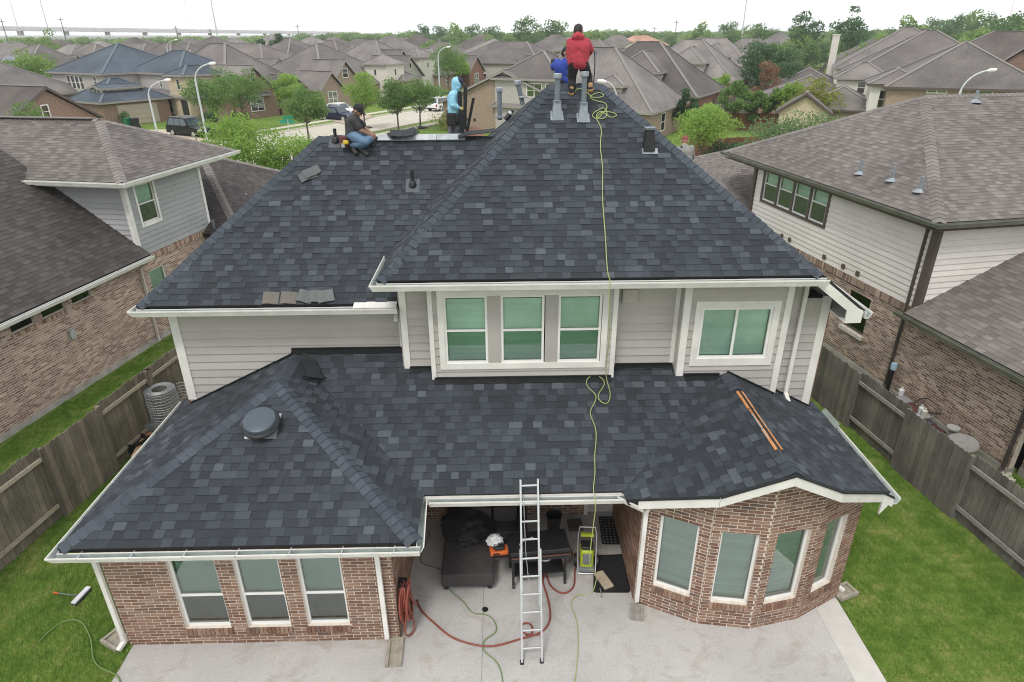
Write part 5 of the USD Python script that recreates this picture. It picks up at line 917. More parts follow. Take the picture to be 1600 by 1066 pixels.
for i, (q, h, rad, k, lab) in enumerate(SHR):
    t = thing('shrub', lab, 'shrub', gp(*q)); r = np.random.RandomState(170+i); foliage([(A_(*(r.uniform(-.6, .6, 2)*rad), h*r.uniform(.3, .65)), A_(rad*.55, rad*.55, h*.36)) for _ in range(7)], 1500, .09, 180+i, .4).build(t, 'foliage', LEAF[k]); MB().tube([(0, 0, 0), (0, 0, h*.5)], .05, 5).build(t, 'stem', m_bark)
tree('garden_tree', 'bushy green tree left of the solar panel roof', P(42, 140), 7.5, 4.5, 'farl', 190, .15, 22, 2400, .24); tree('garden_tree', 'bright tree crown in front of the solar panel roof', P(72, 120), 5.6, 3.5, 'farl', 191, .15, 20, 2400, .22); tree('garden_tree', 'lime tree band behind the big left hip roof', P(50, 145), 6.6, 4.0, 'lime', 192, .15, 20, 2400, .24)
tree('garden_tree', 'tall airy tree above the solar panel roof', P(78, 235), 12, 5, 'farl', 193, .15, 20, 2000, .35); tree('garden_tree', 'bright tree behind the man in red', P(975, 150), 6.4, 3.6, 'lime', 194, .15, 20, 2200, .24); tree('garden_tree', 'dense tree at the right edge by the far garage', P(1585, 78), 5.6, 3.4, 'oak', 195, .15, 22, 3400, .16)
tree('garden_tree', 'bushy tree before the far right gables', P(1545, 92), 5.4, 3.6, 'olive', 196, .15, 20, 3000, .18); tree('garden_tree', 'pale green bush row left of the far right gables', P(1520, 100), 5.6, 3.2, 'farl', 197, .15, 20, 2400, .2)
# woodland edge on the skyline: one of each kind, then copies
protos = [tree('woodland_tree', 'broad dark tree standing tallest on the skyline left of the man in red', P(826, 250), 15.5, 6.2, 'far', 200, .12, 26, 2600, .42), tree('woodland_tree', 'second dark broad tree on the skyline left of the man in red', P(862, 262), 15.0, 7.0, 'far', 201, .12, 30, 3000, .42),
          tree('woodland_tree', 'lighter green tree at the foot of the skyline woods', P(905, 245), 10, 5.5, 'farl', 202, .1, 24, 2400, .40), tree('woodland_tree', 'dark spreading tree on the skyline above the white chimney', P(1328, 190), 15.0, 5.2, 'dark', 203, .35, 18, 2200, .36), tree('woodland_tree', 'dark leaning tree on the skyline behind the small cream house', P(1253, 220), 15.4, 5.6, 'dark', 204, .15, 22, 2400, .40)]
r = np.random.RandomState(5); HT = [15.5, 15.0, 10, 15, 15.4]; named = [(665, 330, 14.2), (690, 345, 14.2), (714, 300, 14), (742, 330, 14.2), (772, 300, 13.5), (1092, 300, 13.5), (1135, 260, 13.4), (1185, 240, 13), (1418, 260, 14.2), (1450, 330, 15), (1478, 310, 16), (1500, 330, 17), (1530, 250, 14.5), (1560, 210, 14.2), (1590, 230, 15)]
NL = ['above the white walled house', 'just right of the white walled house', 'above the far end of the side street', 'above the dark gable house', 'left of the tallest dark pair', 'left of the tall right-hand pole', 'right behind the tall right-hand pole', 'above the small cream house', 'right of the dark spreading one', 'first of five rounded domes at right', 'second of five rounded domes at right', 'highest of five rounded domes at right', 'left of the thin reddish mast', 'right of the thin reddish mast', 'at the right edge of the frame']
for i, (x, d_, h) in enumerate(named): k = [0, 1, 2][i % 3]; copy(protos[k], 'tree rising from the skyline woods, '+NL[i], P(x, d_), r.uniform(0, 360), h/HT[k])
for i in range(150):
    x = r.uniform(470, 1660); d_ = r.uniform(190, 420) if x > 620 else r.uniform(330, 600)
    if 930 < x < 1060 and d_ < 260: d_ += 120
    k = r.choice([0, 1, 2, 2]); h = r.uniform(7.5, 11.5)*(1 if x > 1250 else .92); copy(protos[k], 'rounded green tree in the woods beyond the houses', P(x, d_), r.uniform(0, 360), h/HT[k]*A_(1, 1, r.uniform(.85, 1.1)), 'trees of the woodland edge')
for i in range(34):
    x = r.uniform(-60, 470); d_ = r.uniform(300, 460); k = r.choice([0, 1, 2]); copy(protos[k], 'rounded green tree below the overpass', P(x, d_), r.uniform(0, 360), r.uniform(6, 8.4)/HT[k], 'trees below the overpass')
for i in range(60):
    x = r.uniform(1222, 1660); d_ = r.uniform(150, 250); k = r.choice([0, 1, 2, 2]); h = r.uniform(6.5, 9.6)
    if min(abs(x-1330), abs(x-1253)) > 8 and np.linalg.norm(P(x, d_)-(O2+V2*40+U2*6)) > 16: copy(protos[k], 'rounded green tree in the woods beyond the houses', P(x, d_), r.uniform(0, 360), h/HT[k]*A_(1.1, 1.1, 1), 'trees of the woodland edge')
yard = [tree('yard_tree', 'lone yard tree left of the octagonal brown roof', P(236, 140), 5.2, 2.6, 'lime', 210, .22, 20, 2000, .2), tree('yard_tree', 'lone yard tree before the white gabled roof by the pines', P(392, 128), 5.4, 2.4, 'oak', 211, .22, 20, 2000, .2)]
for i in range(44):
    x = r.uniform(-20, 1180); d_ = r.uniform(125, 270); k = r.randint(0, 2); copy(yard[k], 'small rounded yard tree between far roofs', P(x, d_), r.uniform(0, 360), r.uniform(.8, 1.35), 'yard trees among the far houses')
inst = UsdGeom.PointInstancer.Define(stage, '/World/woods'); mark(inst, 'far woods merging along the horizon', 'woods', None, 'stuff')
rr = np.random.RandomState(77); wp = []
for s_ in range(2):
    px = UsdGeom.Xform.Define(stage, f'/World/woods/prototypes/clump_{s_+1:03d}'); foliage([(A_(*rr.uniform(-4, 4, 2), rr.uniform(4, 8)), A_(3.6, 3.6, 3.2)) for _ in range(8)], 1100, .75, 300+s_, .5).build(px, 'foliage', LEAF['far' if s_ == 0 else 'farl']); wp.append(px.GetPath())
inst.CreatePrototypesRel().SetTargets(wp); N = 2200; xs, ds = rr.uniform(-150, 1750, N), 420+1900*rr.uniform(0, 1, N)**1.6
inst.CreatePositionsAttr([Gf.Vec3f(*map(float, P(x, d_))) for x, d_ in zip(xs, ds)]); inst.CreateProtoIndicesAttr(rr.randint(0, 2, N).tolist())
inst.CreateScalesAttr([Gf.Vec3f(float(s_*1.5), float(s_*1.5), float(s_*(.85 if x > 470 else .7))) for s_, x in zip(rr.uniform(.75, 1.25, N), xs)])
# ------------------------------------------------------------------ overpass, tall poles, lamps, utility poles
m_conc = plain('overpass_concrete', (.52, .51, .49), .8, nscale=.3, namt=.1)
ov = thing('overpass', 'pale concrete highway overpass on piers along the left horizon', 'overpass')
a, b = P(-260, 560), P(560, 820)
for z, hh, off in ((15.6, 2.0, 0), (9.2, 1.8, -14)):
    q0, q1 = a+A_(0, off, z), b+A_(0, off, z-(4.5 if z > 12 else 1.5)); MB().bar(q0, q1, 12, hh).build(ov, 'deck', m_conc); MB().bar(q0+A_(0, -6.2, 1.4), q1+A_(0, -6.2, 1.4), .4, 1.0).build(ov, 'parapet', m_conc)
    for t in np.linspace(.02, .98, 15): p = q0+(q1-q0)*t; MB().bx(p[0]-1, p[0]+1, p[1]-2, p[1]+2, -.1, p[2]-hh/2).build(ov, 'pier', m_conc)
m_pole = plain('pole_steel', (.50, .53, .54), .5, .2, nscale=3, namt=.08); m_poledk = plain('dark_pole', (.10, .09, .085), .8)
for x, d_, h, w0, lab in ((344, 290, 34, .32, 'tall pale high mast pole left of centre, nearest the overpass'), (1156, 330, 34, .36, 'tall pale high mast pole right of centre above the row houses'), (85, 420, 34, .3, 'thin high mast pole near the left corner'), (39, 520, 34, .3, 'thinner high mast pole left of the other in the left corner'), (5, 560, 34, .25, 'faint high mast pole at the very left edge'), (303, 620, 34, .2, 'faint mast beside the nearest tall pole'), (1562, 620, 34, .25, 'thin reddish mast at the right edge')):
    t = thing('high_mast_pole', lab, 'pole', P(x, d_)); MB().tube([(0, 0, 0), (0, 0, h*.5), (0, 0, h)], [w0, w0*.75, w0*.5], 8).build(t, 'mast', m_pole if x != 1562 else plain('red_mast', (.4, .25, .22), .6)); MB().lathe([(w0*3, 0), (w0*3, .6), (0, .8)], (0, 0, h-.5), 8).build(t, 'lamp_ring', m_pole)
for x, d_, h in ((17, 330, 16), (108, 340, 17), (282, 360, 14), (334, 380, 13), (470, 380, 15), (1053, 330, 15), (1020, 400, 13), (1540, 300, 14)):
    t = thing('utility_pole', 'dark utility pole on the skyline '+{17: 'at the left edge', 108: 'between the two thin masts at left', 282: 'above the octagonal brown roof', 334: 'right beside the nearest tall mast', 470: 'above the pine clump', 1053: 'above the pointed dormers at right', 1020: 'right of the orange tiled roof', 1540: 'beside the reddish mast'}[x], 'pole', P(x, d_)); MB().tube([(0, 0, 0), (0, 0, h)], [.2, .13], 6).build(t, 'pole', m_poledk); MB().bx(-1.1, 1.1, -.08, .08, h-1.2, h-1).build(t, 'crossarm', m_poledk)
def lamp(label, px_base, px_top, dist, right=True, head=.75, arm=2.0):
    b_ = P(px_base[0], dist); t = thing('street_lamp', label, 'street lamp', b_); d = ray(*px_top); h = CAM_H+d[2]/math.hypot(d[0], d[1])*dist; s_ = 1 if right else -1
    pts = [A_(0, 0, 0), A_(0, 0, h-1.3)]+[A_(s_*arm*(1-math.cos(q)), 0, h-1.3+1.25*math.sin(q)) for q in np.linspace(.15, 1.35, 7)]
    MB().tube(pts, [.10, .075]+[.05]*7, 8).build(t, 'pole', m_pole); e = pts[-1]
    MB().lathe([(.02, 0), (.12*head, .1), (.16*head, .4*head), (.12*head, .75*head), (.02, .8*head)], e, 10, (s_, 0, .12)).build(t, 'lamp_head', m_vinyl, 40); return t
lamp('curved street lamp in front of the tan garage', (216, 200), (205, 125), 66); lamp('curved street lamp by the black SUV, left of the street trees', (296, 226), (275, 99), 60, arm=1.6); lamp('street lamp with a small sign on its post before the white house', (684, 165), (684, 73), 98, arm=1.5); lamp('short curved lamp rising behind the right hip of the roof', (969, 160), (968, 126), 44, False, .8, .9); lamp('street lamp showing over the right neighbour ridge', (1518, 165), (1522, 109), 50, arm=1.6)
lamp('small far street lamp between the left brown roofs', (262, 95), (268, 62), 140, arm=2)
t = thing('street_sign', 'pair of green street name blades beside the dense round tree', 'sign', gp(456, 232)); m_sgreen = plain('green_sign', (.01, .22, .13), .4); MB().tube([(0, 0, 0), (0, 0, 2.6)], .04, 6).build(t, 'post', m_pole)
MB().ob((-.75, -.02, 2.25), (1.35, 0, 0), (0, .03, 0), (0, 0, .3)).build(t, 'sign_blade', m_sgreen); MB().ob((-.3, -.35, 2.6), (.75, .65, 0), (-.02, .02, 0), (0, 0, .3)).build(t, 'sign_blade', m_sgreen)
# far fences in the right-hand yards
fence('red brown stained fence behind the narrow trees', tuple(gp(1044, 201)[:2]), tuple(gp(1290, 206)[:2]), [(2.4, True)], m_fencered, m_fencered, 1.75, .3, rails=False, side=1, n_sep=300)
fence('grey weathered fence along the foot of the red brick hip house', tuple(gp(1040, 178)[:2]), tuple(gp(1290, 178)[:2]), [(2.4, True)], m_fencedk, m_fencedk, 1.9, .3, rails=False, side=1)
fence('dark fence beyond the rust coloured tree', tuple(gp(1135, 140)[:2]), tuple(gp(1245, 144)[:2]), [(2.4, True)], m_fencedk, m_fencedk, 1.9, .6, rails=False, side=1)
fence('grey fence running back between the right-hand yards', tuple(gp(1238, 172)[:2]), tuple(gp(1292, 104)[:2]), [(2.4, True)], m_fencedk, m_fencedk, 1.9, .6, rails=False, side=1)
fence('short red brown fence behind the dark hedge', tuple(gp(1075, 246)[:2]), tuple(gp(1240, 238)[:2]), [(2.4, True)], m_fencered, m_fencered, 1.5, .3, rails=False, side=1)
# ------------------------------------------------------------------ things fixed to the roof (parts of the house)
def rp(x, y, fr): return atp(x, y, fr.o, fr.n)
def top_z(b, x, y): d = ray(x, y); return CAM_H+d[2]*(b[1]/d[1])
def stack(par, fr, base, top, r=.052, boot=.10, capr=.08, cap=True, mat=m_pipe, bh=.26, lean=(0, 0)):
    b = rp(*base, fr); h = top_z(b, *top)-b[2]; e = b+A_(lean[0], lean[1], h)
    MB().tube([b-ZUP*.05, e], r, 14).build(par, 'vent_pipe', mat, 40)
    if boot:
        q = [b+fr.u*a*boot+fr.v*c*boot+fr.n*.022 for a, c in ((-1, -1), (1, -1), (1, 1), (-1, 1))]; k = [b+A_(a*r*1.35, c*r*1.35, bh) for a, c in ((-1, -1), (1, -1), (1, 1), (-1, 1))]
        MB().raw(q+k, MB.BF).build(par, 'vent_boot', m_lead); MB().ob(b-fr.u*boot*1.25-fr.v*boot*1.15+fr.n*.014, fr.u*boot*2.5, fr.v*boot*2.3, fr.n*.006).build(par, 'vent_flashing', m_lead)
        MB().lathe([(r*1.7, bh-.01), (r*1.7, bh+.03), (r*1.05, bh+.05)], b, 14).build(par, 'vent_collar', mat, 40)
    if cap: MB().lathe([(r*1.05, -.09), (capr, -.07), (capr, .0), (capr*.9, .015), (0, .015)], e, 14).build(par, 'vent_cap', m_lead, 40)
stack(upper_roof, frU, (870, 182), (872, 116)); stack(upper_roof, frU, (911, 185), (913, 113), r=.05)
stack(upper_roof, frUL, (781, 184), (780, 138), r=.06, boot=0, capr=.085, mat=m_pipe); stack(upper_roof, frUL, (817, 160), (806, 127), r=.055, boot=0, mat=m_pipe, lean=(-.12, 0))
b = rp(781, 184, frUL); MB().lathe([(.13, 0), (.12, .03), (.065, .05)], b, 14).build(upper_roof, 'vent_boot', m_pipe, 40); b = rp(817, 160, frUL); MB().lathe([(.1, .1), (.1, .13), (.06, .14)], b, 14).build(upper_roof, 'vent_collar', m_galv, 40)
for base, top in (((645, 291), (645, 266)), ((525, 222), (524, 201))):
    b = rp(*base, frH); h = top_z(b, *top)-b[2]; MB().tube([b, b+ZUP*h], .035, 12).build(upper_roof, 'vent_pipe', m_black, 40); MB().lathe([(.085, .0), (.075, .06), (.05, .10), (.036, .11)], b, 14).build(upper_roof, 'vent_boot', m_black, 40); MB().ob(b-fr.u*0-frH.u*.14-frH.v*.17+frH.n*.013, frH.u*.28, frH.v*.34, frH.n*.006).build(upper_roof, 'vent_flashing', plain('dark_flashing_%d' % base[0], (.07, .08, .09), .4, .4))
b = rp(1013, 232, frU); h = top_z(b, 1013, 202)-b[2]
MB().raw([b+A_(x*.11, y*.11, -.03) for x, y in ((-1, -1), (1, -1), (1, 1), (-1, 1))]+[b+A_(x*.075, y*.075, h) for x, y in ((-1, -1), (1, -1), (1, 1), (-1, 1))], MB.BF).build(upper_roof, 'vent_box', m_black); MB().bx(b[0]-.1, b[0]+.1, b[1]-.1, b[1]+.1, b[2]+h, b[2]+h+.035).build(upper_roof, 'vent_cap', m_pipe)
MB().ob(b-frU.u*.13-frU.v*.15+frU.n*.014, frU.u*.30, frU.v*.14, frU.n*.006).build(upper_roof, 'vent_flashing', m_lead)
b = rp(409, 677, frF); ax = unit(frF.n+ZUP*.25)
MB().ob(b-frF.u*.27-frF.v*.12+frF.n*.016, frF.u*.54, frF.v*.5, frF.n*.006).build(lower, 'vent_flashing', m_galv)
cdm = b+frF.v*.10+ax*(-.02); m_fan = plain('slate_blue_metal', (.07, .088, .105), .35, .3, nscale=4, namt=.06)
MB().lathe([(.20, -.1), (.20, .14)], cdm, 24, ax).build(lower, 'fan_neck', m_black, 40); MB().lathe([(.30, .12), (.325, .14), (.33, .17), (.315, .19), (.27, .2)], cdm, 32, ax).build(lower, 'fan_rim', m_black, 40); MB().lathe([(.285, .19), (.29, .24), (.27, .275), (.2, .295), (.1, .305), (0, .308)], cdm, 32, ax).build(lower, 'fan_dome', m_fan, 40)
# loose pieces lying on the roof
def loose(name, label, cat, p, fr, w, d, mat, rot=0., lift=.03, th=.012, n=1, group=None):
    t = thing(name, label, cat, p+fr.n*lift, 0, group); r = np.random.RandomState(int(abs(p[0]*100)) % 999)
    for i in range(n):
        a = rot+r.uniform(-.35, .35)*(n > 1); u, v = fr.u*math.cos(a)+fr.v*math.sin(a), -fr.u*math.sin(a)+fr.v*math.cos(a); o = fr.u*r.uniform(-.12, .12)*(n > 1)+fr.v*r.uniform(-.08, .08)*(n > 1)+fr.n*i*(th+.01); k = 3
        V = []; F = []
        for j in range(k+1):
            q = o+u*(w*(j/k-.5))+fr.n*(.02*math.sin(j*1.7+i)+.012); V += [q-v*d/2, q+v*d/2, q-v*d/2+fr.n*th, q+v*d/2+fr.n*th]
        for j in range(k): a_, b_ = j*4, j*4+4; F += [[a_+2, b_+2, b_+3, a_+3], [a_, a_+1, b_+1, b_], [a_, b_, b_+2, a_+2], [a_+1, a_+3, b_+3, b_+1]]
        F += [[0, 2, 3, 1], [k*4, k*4+1, k*4+3, k*4+2]]; MB().raw(V, F).build(t, 'shingle_piece', mat)
    return t
m_old = pieces('grey_old_shingle', [(0, (.10, .105, .11)), (1, (.17, .17, .165))], .85, grain=40, gamt=.3); m_blk = pieces('black_felt_piece', [(0, (.02, .022, .025)), (1, (.035, .038, .042))], .7, grain=30, gamt=.3)
loose('loose_shingle', 'single loose grey shingle lying on the left roof slope', 'shingle', rp(481, 272, frH), frH, .34, .22, m_old, .5, .012, n=2)
for i, x in enumerate((424, 452, 478, 497, 510)): loose('loose_shingle', ['leftmost brownish shingle leaning by the upper left gutter', 'second brownish shingle along the upper left gutter', 'pale shingle with shiny strip by the upper left gutter', 'overlapping pale shingle by the upper left gutter', 'rightmost pale shingle by the upper left gutter'][i], 'shingle', rp(x, 467-(i > 1)*2, frH), frH, .30, .25, m_old if i > 1 else plain('brown_shingle_%d' % i, (.13, .115, .10), .85), .0 if i < 2 else .25*(i-3), .02+.006*i)
loose('shingle_stack', 'untidy dark stack of shingles at the top of the lower roof', 'shingles', rp(484, 580, frR), frR, .55, .3, m_blk, .3, n=5)
loose('loose_shingle', 'crumpled dark shingle on the left ridge', 'shingle', A_(-2.05, ry2-.03, rz2+.02), Fr((0, 0, 0), (1, 0, 0), (0, 1, .3)), .5, .3, m_blk, .2, .03, n=3); loose('loose_shingle', 'dark curled felt strip where left ridge meets the tall hip', 'shingle', A_(-.45, ry2-.05, rz2+.05), Fr((0, 0, 0), (1, 0, .15), (0, 1, .2)), .8, .22, m_blk, .05, .02)
# cardboard box and black can by the hip
m_card = plain('cardboard', (.30, .185, .13), .85, nscale=5, namt=.1)
bx0 = A_(-.55, ry2+.75, rz2-.5); t = thing('cardboard_box', 'open brown cardboard box behind the left ridge beside the man in light blue', 'box', bx0, 20)
MB().bx(-.35, .35, -.25, .25, 0, .34).build(t, 'box_body', m_card); MB().ob((-.35, .25, .34), (.7, 0, 0), (0, .12, .22), (0, .008, 0)).build(t, 'flap', m_card); MB().ob((-.35, -.25, .34), (.7, 0, 0), (0, -.16, .10), (0, .008, .006)).build(t, 'flap', m_card); MB().ob((-.35, -.25, .34), (0, .5, 0), (-.2, 0, .06), (0, 0, .008)).build(t, 'flap', m_card)
p = rp(796, 190, frUL); t = thing('spray_can', 'black can lying on the hip beside the grey pipe', 'can', p+frUL.n*.06); MB().lathe([(0, 0), (.055, .005), (.055, .2), (.045, .22), (.03, .25), (0, .26)], (-.05, -.1, 0), 14, (.45, .1, .5)).build(t, 'can', m_black, 40); MB().lathe([(.057, .15), (.058, .16), (.058, .19), (.057, .2)], (-.05, -.1, 0), 14, (.45, .1, .5)).build(t, 'can_band', m_galv, 40)
# ------------------------------------------------------------------ hoses and cords
def smooth(P_, n=10):
    from scipy.interpolate import CubicSpline
    P_ = np.asarray(P_, float); t = np.r_[0, np.cumsum(np.linalg.norm(np.diff(P_, axis=0), axis=1))]; return CubicSpline(t, P_)(np.linspace(0, t[-1], n*len(P_)))
m_cord = plain('lime_air_hose', (.33, .38, .13), .5, nscale=3, namt=.08); m_cordg = plain('green_garden_hose', (.14, .22, .07), .5, nscale=3, namt=.15); m_red = plain('red_rubber_hose', (.23, .055, .035), .5, nscale=6, namt=.15)
off = .03; R_ = lambda q, fr: rp(*q, fr)+fr.n*off; G_ = lambda q, z=.018: atz(*q, z)
c1 = [R_(q, frU) for q in ((898, 146), (906, 140), (918, 147), (926, 154), (936, 154), (943, 151), (938, 147), (928, 149), (922, 153), (933, 160), (946, 164), (948, 170), (942, 178), (930, 187), (926, 184), (934, 174), (944, 171), (948, 178), (942, 187), (934, 186), (941, 177), (953, 177), (963, 182), (958, 185), (947, 181), (938, 176), (932, 181), (933, 190), (938, 200), (938, 222), (941, 262), (941, 300), (943, 340), (946, 380), (948, 415), (950.5, 433))]
gpt = c1[-1]; c1 += [gpt+A_(.0, -.16, -.02), gpt+A_(.0, -.19, -.25)]
lo = [R_(q, frM) for q in ((949, 600), (953, 620), (946, 632), (936, 626), (938, 612), (944, 600), (936, 590), (922, 590), (916, 598), (922, 610), (930, 618), (928, 632), (922, 646), (928, 664), (931, 690), (929, 715), (929, 745), (927, 766))]
c1 += [(c1[-1]+lo[0])/2+A_(0, -.05, 0)]+lo
e = c1[-1]; c1 += [e+A_(0, -.22, -.03), e+A_(-.0, -.26, -.4), e+A_(-.02, -.3, -1.5), G_((929, 922))+A_(0, 0, .1), G_((925, 926)), G_((905, 930)), G_((893, 940)), G_((898, 960)), G_((903, 985)), G_((903, 1020)), G_((900, 1050)), G_((897, 1080))]
t = thing('air_hose', 'thin lime green air hose from the ridge coil down the roofs to the patio', 'hose'); MB().tube(smooth(c1, 7), .0085, 6).build(t, 'hose', m_cord, True)
t = thing('garden_hose', 'thin green hose across the patio from the left corner past the black drain cap', 'hose'); MB().tube(smooth([G_(q) for q in ((668, 830), (660, 862), (660, 880), (676, 886), (690, 892), (697, 912), (712, 930), (728, 945), (740, 958), (757, 960), (773, 972), (774, 988), (758, 1000), (755, 1014), (772, 1030), (783, 1050), (787, 1080))], 8), .010, 6).build(t, 'hose', m_cordg, True)
t = thing('garden_hose', 'thin green hose curving over the lawn left of the house', 'hose'); MB().tube(smooth([atz(*q, .03) for q in ((60, 1005), (80, 984), (104, 970), (122, 970), (136, 985), (143, 1006), (146, 1030), (160, 1045), (176, 1052), (184, 1080))], 8), .011, 6).build(t, 'hose', m_cordg, True)
t = thing('rubber_hose', 'red rubber hose running from the wall coil across the patio to the pressure washer', 'hose')
hp = [G_(q, .022) for q in ((652, 938), (662, 958), (680, 975), (705, 995), (735, 1006), (765, 1010), (795, 1004), (822, 996), (845, 988), (857, 975), (859, 950), (853, 925), (849, 900), (851, 894), (856, 905), (865, 920), (880, 927), (893, 921), (898, 905), (900, 885), (905, 878), (913, 876))]; hp[-1] = hp[-1]+A_(0, 0, .16); hp[-2] = hp[-2]+A_(0, 0, .06)
MB().tube(smooth(hp, 7), .017, 8).build(t, 'hose', m_red, True); MB().tube(smooth([G_(q, .03) for q in ((845, 990), (828, 992), (816, 986), (816, 976), (826, 974), (832, 982), (829, 992), (820, 995))], 8), .016, 8).build(t, 'hose_loop', m_red, True)
MB().tube(smooth([G_(q, .02) for q in ((868, 850), (882, 850), (893, 860), (892, 875), (878, 882), (866, 872), (872, 862), (888, 862), (898, 872))], 8), .012, 7).build(t, 'hose_loop', plain('tan_hose', (.22, .14, .07), .5), True)
hang = thing('hose_coil', 'red hose hung in long loops on the brick wall corner', 'hose'); r = np.random.RandomState(3)
MB().bx(-1.84, -1.70, 8.2, 8.42, .98, 1.06).build(hang, 'hose_hanger', m_black)
for i in range(9):
    w_, d_ = r.uniform(.12, .24), r.uniform(.52, .78); y0 = 8.30+r.uniform(-.08, .08); x = -1.80+.016*i+r.uniform(0, .01); a = np.linspace(0, 2*math.pi, 28, endpoint=False)
    MB().tube([A_(x+.02*math.sin(q*2+i), y0+w_*math.sin(q)*(1.1-.5*math.cos(q)*.6), 1.05-d_/2+d_/2*math.cos(q)) for q in np.r_[a, a[:2]]], .017, 7, cap=False).build(hang, 'hose_loop', m_red, True)
MB().tube(smooth([A_(-1.74, 8.15, .95), A_(-1.72, 8.10, .5), A_(-1.70, 8.05, .06), A_(-1.64, 8.14, .02), A_(-1.66, 8.3, .3), A_(-1.7, 8.3, .9)], 8), .017, 7).build(hang, 'hose_loop', m_red, True); MB().tube(smooth([A_(-1.72, 8.3, 1.0), A_(-1.64, 8.35, .6), G_((652, 938), .03)], 8), .017, 7).build(hang, 'hose_loop', m_red, True)
# ------------------------------------------------------------------ ladder
F1, F2 = G_((815.5, 1034), 0.02), G_((846.5, 1032), .02); ctop = A_((F1[0]+F2[0])/2, 8.66, 2.50); fm = (F1+F2)/2; dl = unit(ctop-fm)
ts = np.linspace(2, 5, 400); pr = [533+FOC*((fm+dl*k-EYE)@_D)/((fm+dl*k-EYE)@_F) for k in ts]; TL = ts[int(np.argmin(np.abs(np.array(pr)-750)))]
lad = thing('ladder', 'aluminium extension ladder leaning from the patio on the gutter', 'ladder'); sx = unit(F2-F1); nl_ = np.cross(sx, dl); hw = np.linalg.norm(F2-F1)/2
for s_ in (-1, 1):
    for nm, o0, o1, w_, dn in (('rail', 0, TL*.62, hw, 0.), ('rail', TL*.30, TL, hw*.88, .06)):
        MB().bar(fm+sx*s_*w_+dl*o0-nl_*dn, fm+sx*s_*w_+dl*o1-nl_*dn, .03, .075, up=nl_).build(lad, nm, m_alu)
    MB().bar(fm+sx*s_*hw-dl*.02+A_(0, -.04, .0), fm+sx*s_*hw-dl*.02+A_(0, .05, .0), .06, .03).build(lad, 'ladder_foot', m_black)
k = .22
while k < TL-.05:
    up_ = k > TL*.62; w_ = hw*(.88 if up_ else 1); MB().tube([fm-sx*w_+dl*k-nl_*(.06 if up_ else 0), fm+sx*w_+dl*k-nl_*(.06 if up_ else 0)], .017, 8).build(lad, 'rung', m_alu, 40); k += .305
MB().tube([fm+sx*(-hw*.6)+dl*TL*.92-nl_*.05, fm+sx*(-hw*.45)+dl*TL*.6-nl_*.03, fm+sx*hw*.1+dl*TL*.25-nl_*.02], .006, 5).build(lad, 'pull_rope', plain('grey_rope', (.3, .3, .28), .8))
# ------------------------------------------------------------------ patio things
m_sofa = plain('charcoal_wicker_fabric', (.048, .042, .042), .9, nscale=20, namt=.25, bump=.4); m_cover = plain('black_cover_cloth', (.012, .012, .014), .7, nscale=6, namt=.3, bump=.3)
def rbox(x0, x1, y0, y1, z0, z1, r=.04, n=8):
    s_ = [m3.Manifold.sphere(r, n).translate((x, y, z)) for x in (x0+r, x1-r) for y in (y0+r, y1-r) for z in (z0+r, z1-r)]; return m3.Manifold.batch_hull(s_)
t = thing('sofa', 'charcoal patio sofa with a long chaise under the roof', 'sofa', (-1.72, 0, 0))
for nm, b_ in (('seat', (.0, 1.0, 8.95, 11.05, .12, .42)), ('seat', (1.02, 1.52, 10.1, 11.05, .12, .42)), ('backrest', (.0, 1.52, 10.75, 11.05, .4, .82)), ('armrest', (1.5, 1.68, 10.1, 11.05, .12, .6)), ('cushion', (.35, .95, 10.4, 10.74, .42, .78)), ('cushion', (.98, 1.48, 10.4, 10.74, .42, .78))): MB().tm(rbox(*b_)).build(t, nm, m_sofa, 40)
for x, y in ((.08, 9.05), (.92, 9.05), (1.6, 10.2)): MB().bx(x-.04, x+.04, y-.04, y+.04, 0, .13).build(t, 'leg', m_black)
t.GetPrim().GetAttribute('xformOp:translate').Set(Gf.Vec3d(-1.20, .12, 0))
def heap(name, label, cat, loc, rx, ry, hz, mat, seed, sharp=1.):
    ic = trimesh.creation.icosphere(4); v = ic.vertices.copy(); f_ = meshkit.fbm(v*2.2+seed, 4, seed); v *= (.65+.6*f_)[:, None]; v[:, 2] = np.maximum(v[:, 2], -.35)+.35; v = v*A_(rx, ry, hz); t = thing(name, label, cat, loc); MB().raw(v, ic.faces).build(t, 'cover', mat, 50); return t
heap('folded_cover', 'heap of black grill cover thrown over the sofa', 'cover', (-.78, 10.35, .42), .50, .52, .30, m_cover, 4)
# griddle table
gt = thing('griddle_table', 'long black griddle table on legs with an open lid', 'grill', (.60, 9.42, 0), 6)
MB().tm(rbox(-.52, .62, -.28, .28, .80, .90, .02)).build(gt, 'griddle_top', m_black, 40); MB().bx(-.5, .6, -.29, -.25, .68, .8).build(gt, 'front_panel', m_black); MB().bx(-.50, .60, -.305, -.29, .775, .79).build(gt, 'front_rail', plain('rusty_rail', (.16, .07, .04), .6))
for x in (-.46, .54):
    for y in (-.24, .24): MB().bx(x-.022, x+.022, y-.022, y+.022, .06, .8).build(gt, 'leg', m_black)
for x in (-.46, .54): MB().lathe([(0, -.02), (.05, -.02), (.05, .02), (0, .02)], (x, -.24, .05), 12, (1, 0, 0)).build(gt, 'caster', m_black, 40)
MB().bx(-.46, .54, -.22, .22, .26, .29).build(gt, 'lower_shelf', m_black); MB().tm(rbox(-.82, -.54, -.26, .24, .76, .80, .015)).build(gt, 'side_shelf', m_black, 40); MB().tube([(-.32, -.1, .92), (-.30, -.1, 1.0), (-.06, -.02, 1.02), (-.02, 0, .93)], .012, 6).build(gt, 'handle', m_galv)
p = G_((851, 886), 0); t = thing('propane_tank', 'white propane cylinder with blue label under the griddle table', 'gas cylinder', p)
